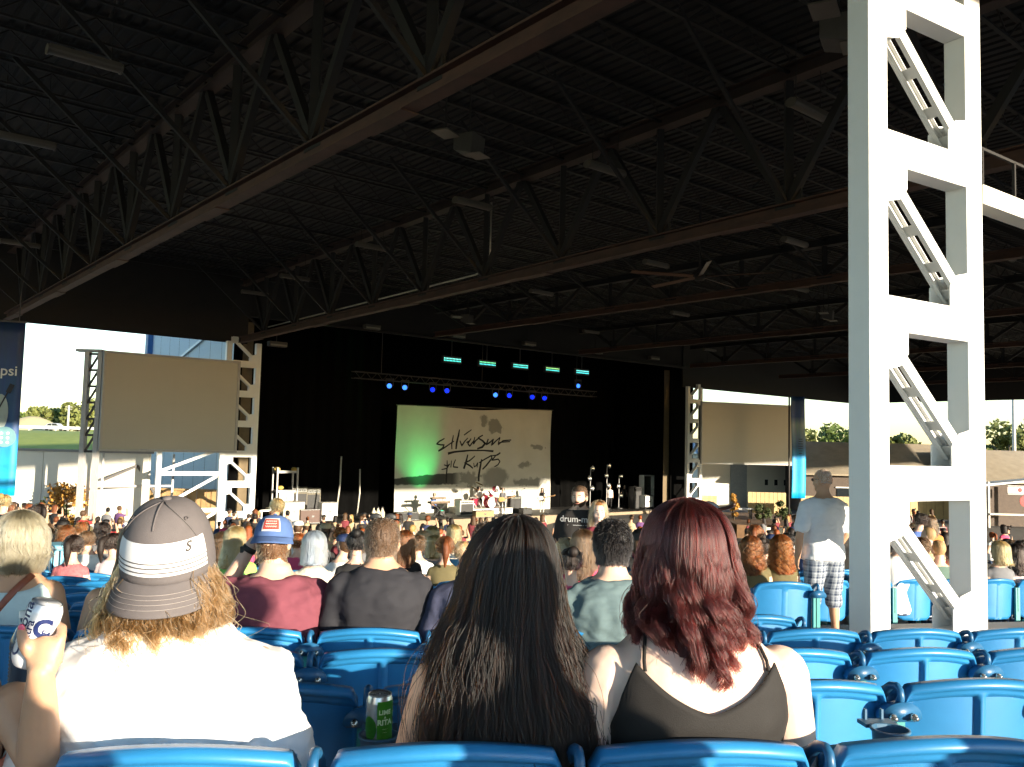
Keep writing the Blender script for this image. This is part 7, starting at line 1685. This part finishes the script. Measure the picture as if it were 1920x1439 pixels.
for k, (px, py) in enumerate(FX):
    zf_ = 6.9; v = unp(px, py, 1.0); d = zf_ / v[2]; x = v[0] * d
    t = thing('strip_light', 'unlit strip light under the dark roof, %s of those hanging there' % ordn(k + 1), 'light fixture', (x, d, zf_), ANG, 'strip lights under the roof')
    hl = ['large near strip light at the top left of the roof', 'strip light at the left edge below the roof joists', 'strip light in mid roof above the second truss', 'strip light beside the pillar top, upper right', 'strip light left of the mid roof one', 'strip light above the stage pillar, centre left', 'small strip light above the left stage pillar, right one', 'small strip light above the left stage pillar, left one', 'faint strip light at the left edge under the first truss', 'strip light left of the pillar, level with the second truss', 'strip light just left of the ceiling fan', 'strip light above the blue stage lamps', 'strip light between the ceiling fan and the pillar', 'strip light above the leftmost turquoise bar', 'strip light below the ceiling fan', 'small strip light far right, left of the pillar', 'small strip light above the rightmost turquoise bar', 'small strip light above the right stage pillar', 'sunlit strip light right of the big pillar'][k]
    t['label'] = hl
    link('housing', FM, t); link('end_cap', EM, t, (.61, 0, 0)); link('end_cap', EM, t, (-.64, 0, 0))
    for sx in (-.45, .45): m = MB(); m.beam((sx, 0, .05), (sx, 0, Z_DECK - .05 - zf_), .012, .012); m.build('hanger', M_ROOF, t)
for k, (px, py) in enumerate(((520, 646), (697, 614), (858, 630), (992, 645), (1118, 660), (1226, 672), (1328, 685))):
    xy, b = SA(px, 43.1, 6); p = unp(px, py, xy[1]); t = thing('header_lamp', 'pale lamp housing along the stage header beam, %s from left' % ORD[k + 1], 'light fixture', tuple(p), ANG, 'lamps along the stage header')
    m = MB(); m.box((0, 0, 0), (1.0, .35, .26)); bevel(m.build('housing', M_FIX, t), .02); m = MB(); m.box((0, -.18, -.06), (.9, .01, .1)); m.build('lens', mat('lens_dull', (.3, .27, .2), .3), t); m = MB(); m.beam((0, .1, .13), (0, .1, .9), .05, .05); m.build('bracket', M_ROOF, t)
t = thing('header_pipe', 'long dark lamp pipe hung across the stage header', 'pipe', G(43.3, 20, 0), 0); m = MB(); m.tube([G(43.25, 19, 6.42) - G(43.3, 20, 0), G(43.25, 54, 6.42) - G(43.3, 20, 0)], .09, 8); m.build('pipe', M_ROOF, t, True)
for k, (px, py, lb) in enumerate(((880, 277, 'hanging loudspeaker box in the middle of the roof'), (1572, 68, 'hanging loudspeaker box beside the pillar top'), (1553, 594, 'small loudspeaker box far off left of the pillar'), (876, 600, 'small loudspeaker box above the turquoise bars'))):
    v = unp(px, py, 1.0); d = 6.6 / v[2]; t = thing('roof_speaker', lb, 'speaker', (v[0] * d, d, 6.6), ANG + .4, 'loudspeaker boxes under the roof')
    m = MB(); m.hexa([(-.28, -.2, -.22), (.28, -.2, -.22), (.28, .25, -.1), (-.28, .25, -.1), (-.28, -.25, .25), (.28, -.25, .25), (.28, .25, .25), (-.28, .25, .25)]); bevel(m.build('cabinet', mat('speaker_grey', (.06, .052, .045), .6), t), .015)
    m = MB(); m.box((0, -.22, -.215), (.5, .36, .01)); m.build('grille', M_FIX, t)
    m = MB(); m.box((-.85, .1, .05), (.55, .4, .03)); m.build('mounting_plate', M_FIX, t); m = MB(); m.beam((0, 0, .25), (0, 0, Z_DECK - 6.65), .03, .03); m.build('hanger', M_ROOF, t); m = MB(); m.beam((-.85, .1, .06), (-.85, .1, Z_DECK - 6.65), .03, .03); m.build('hanger', M_ROOF, t)
# big ceiling fan
v = unp(1312, 519, 1.0); d = 5.9 / v[2]; t = thing('ceiling_fan', 'large five bladed ceiling fan hanging right of centre', 'fan', (v[0] * d, d, 5.9), .3)
m = MB(); m.lathe([(.06, -.14), (.16, -.12), (.18, .05), (.1, .12), (.05, .16)], 16); m.build('hub', M_ROOF, t, True); m = MB(); m.beam((0, 0, .15), (0, 0, Z_DECK - 5.95), .06, .06); m.build('rod', M_ROOF, t)
M_BLADE = mat('fan_blade_wood', (.12, .055, .025), .4)
for k in range(5):
    a_ = k * 2 * math.pi / 5 + .55; m = MB(); c_, s__ = math.cos(a_), math.sin(a_); A_ = np.array([[c_, s__, 0], [-s__ * .94, c_ * .94, .34], [s__ * .34, -c_ * .34, .94]]); m.box(np.array([c_, s__, 0]) * 1.35, (2.2, .17, .015), A_); m.build('blade', M_BLADE, t)
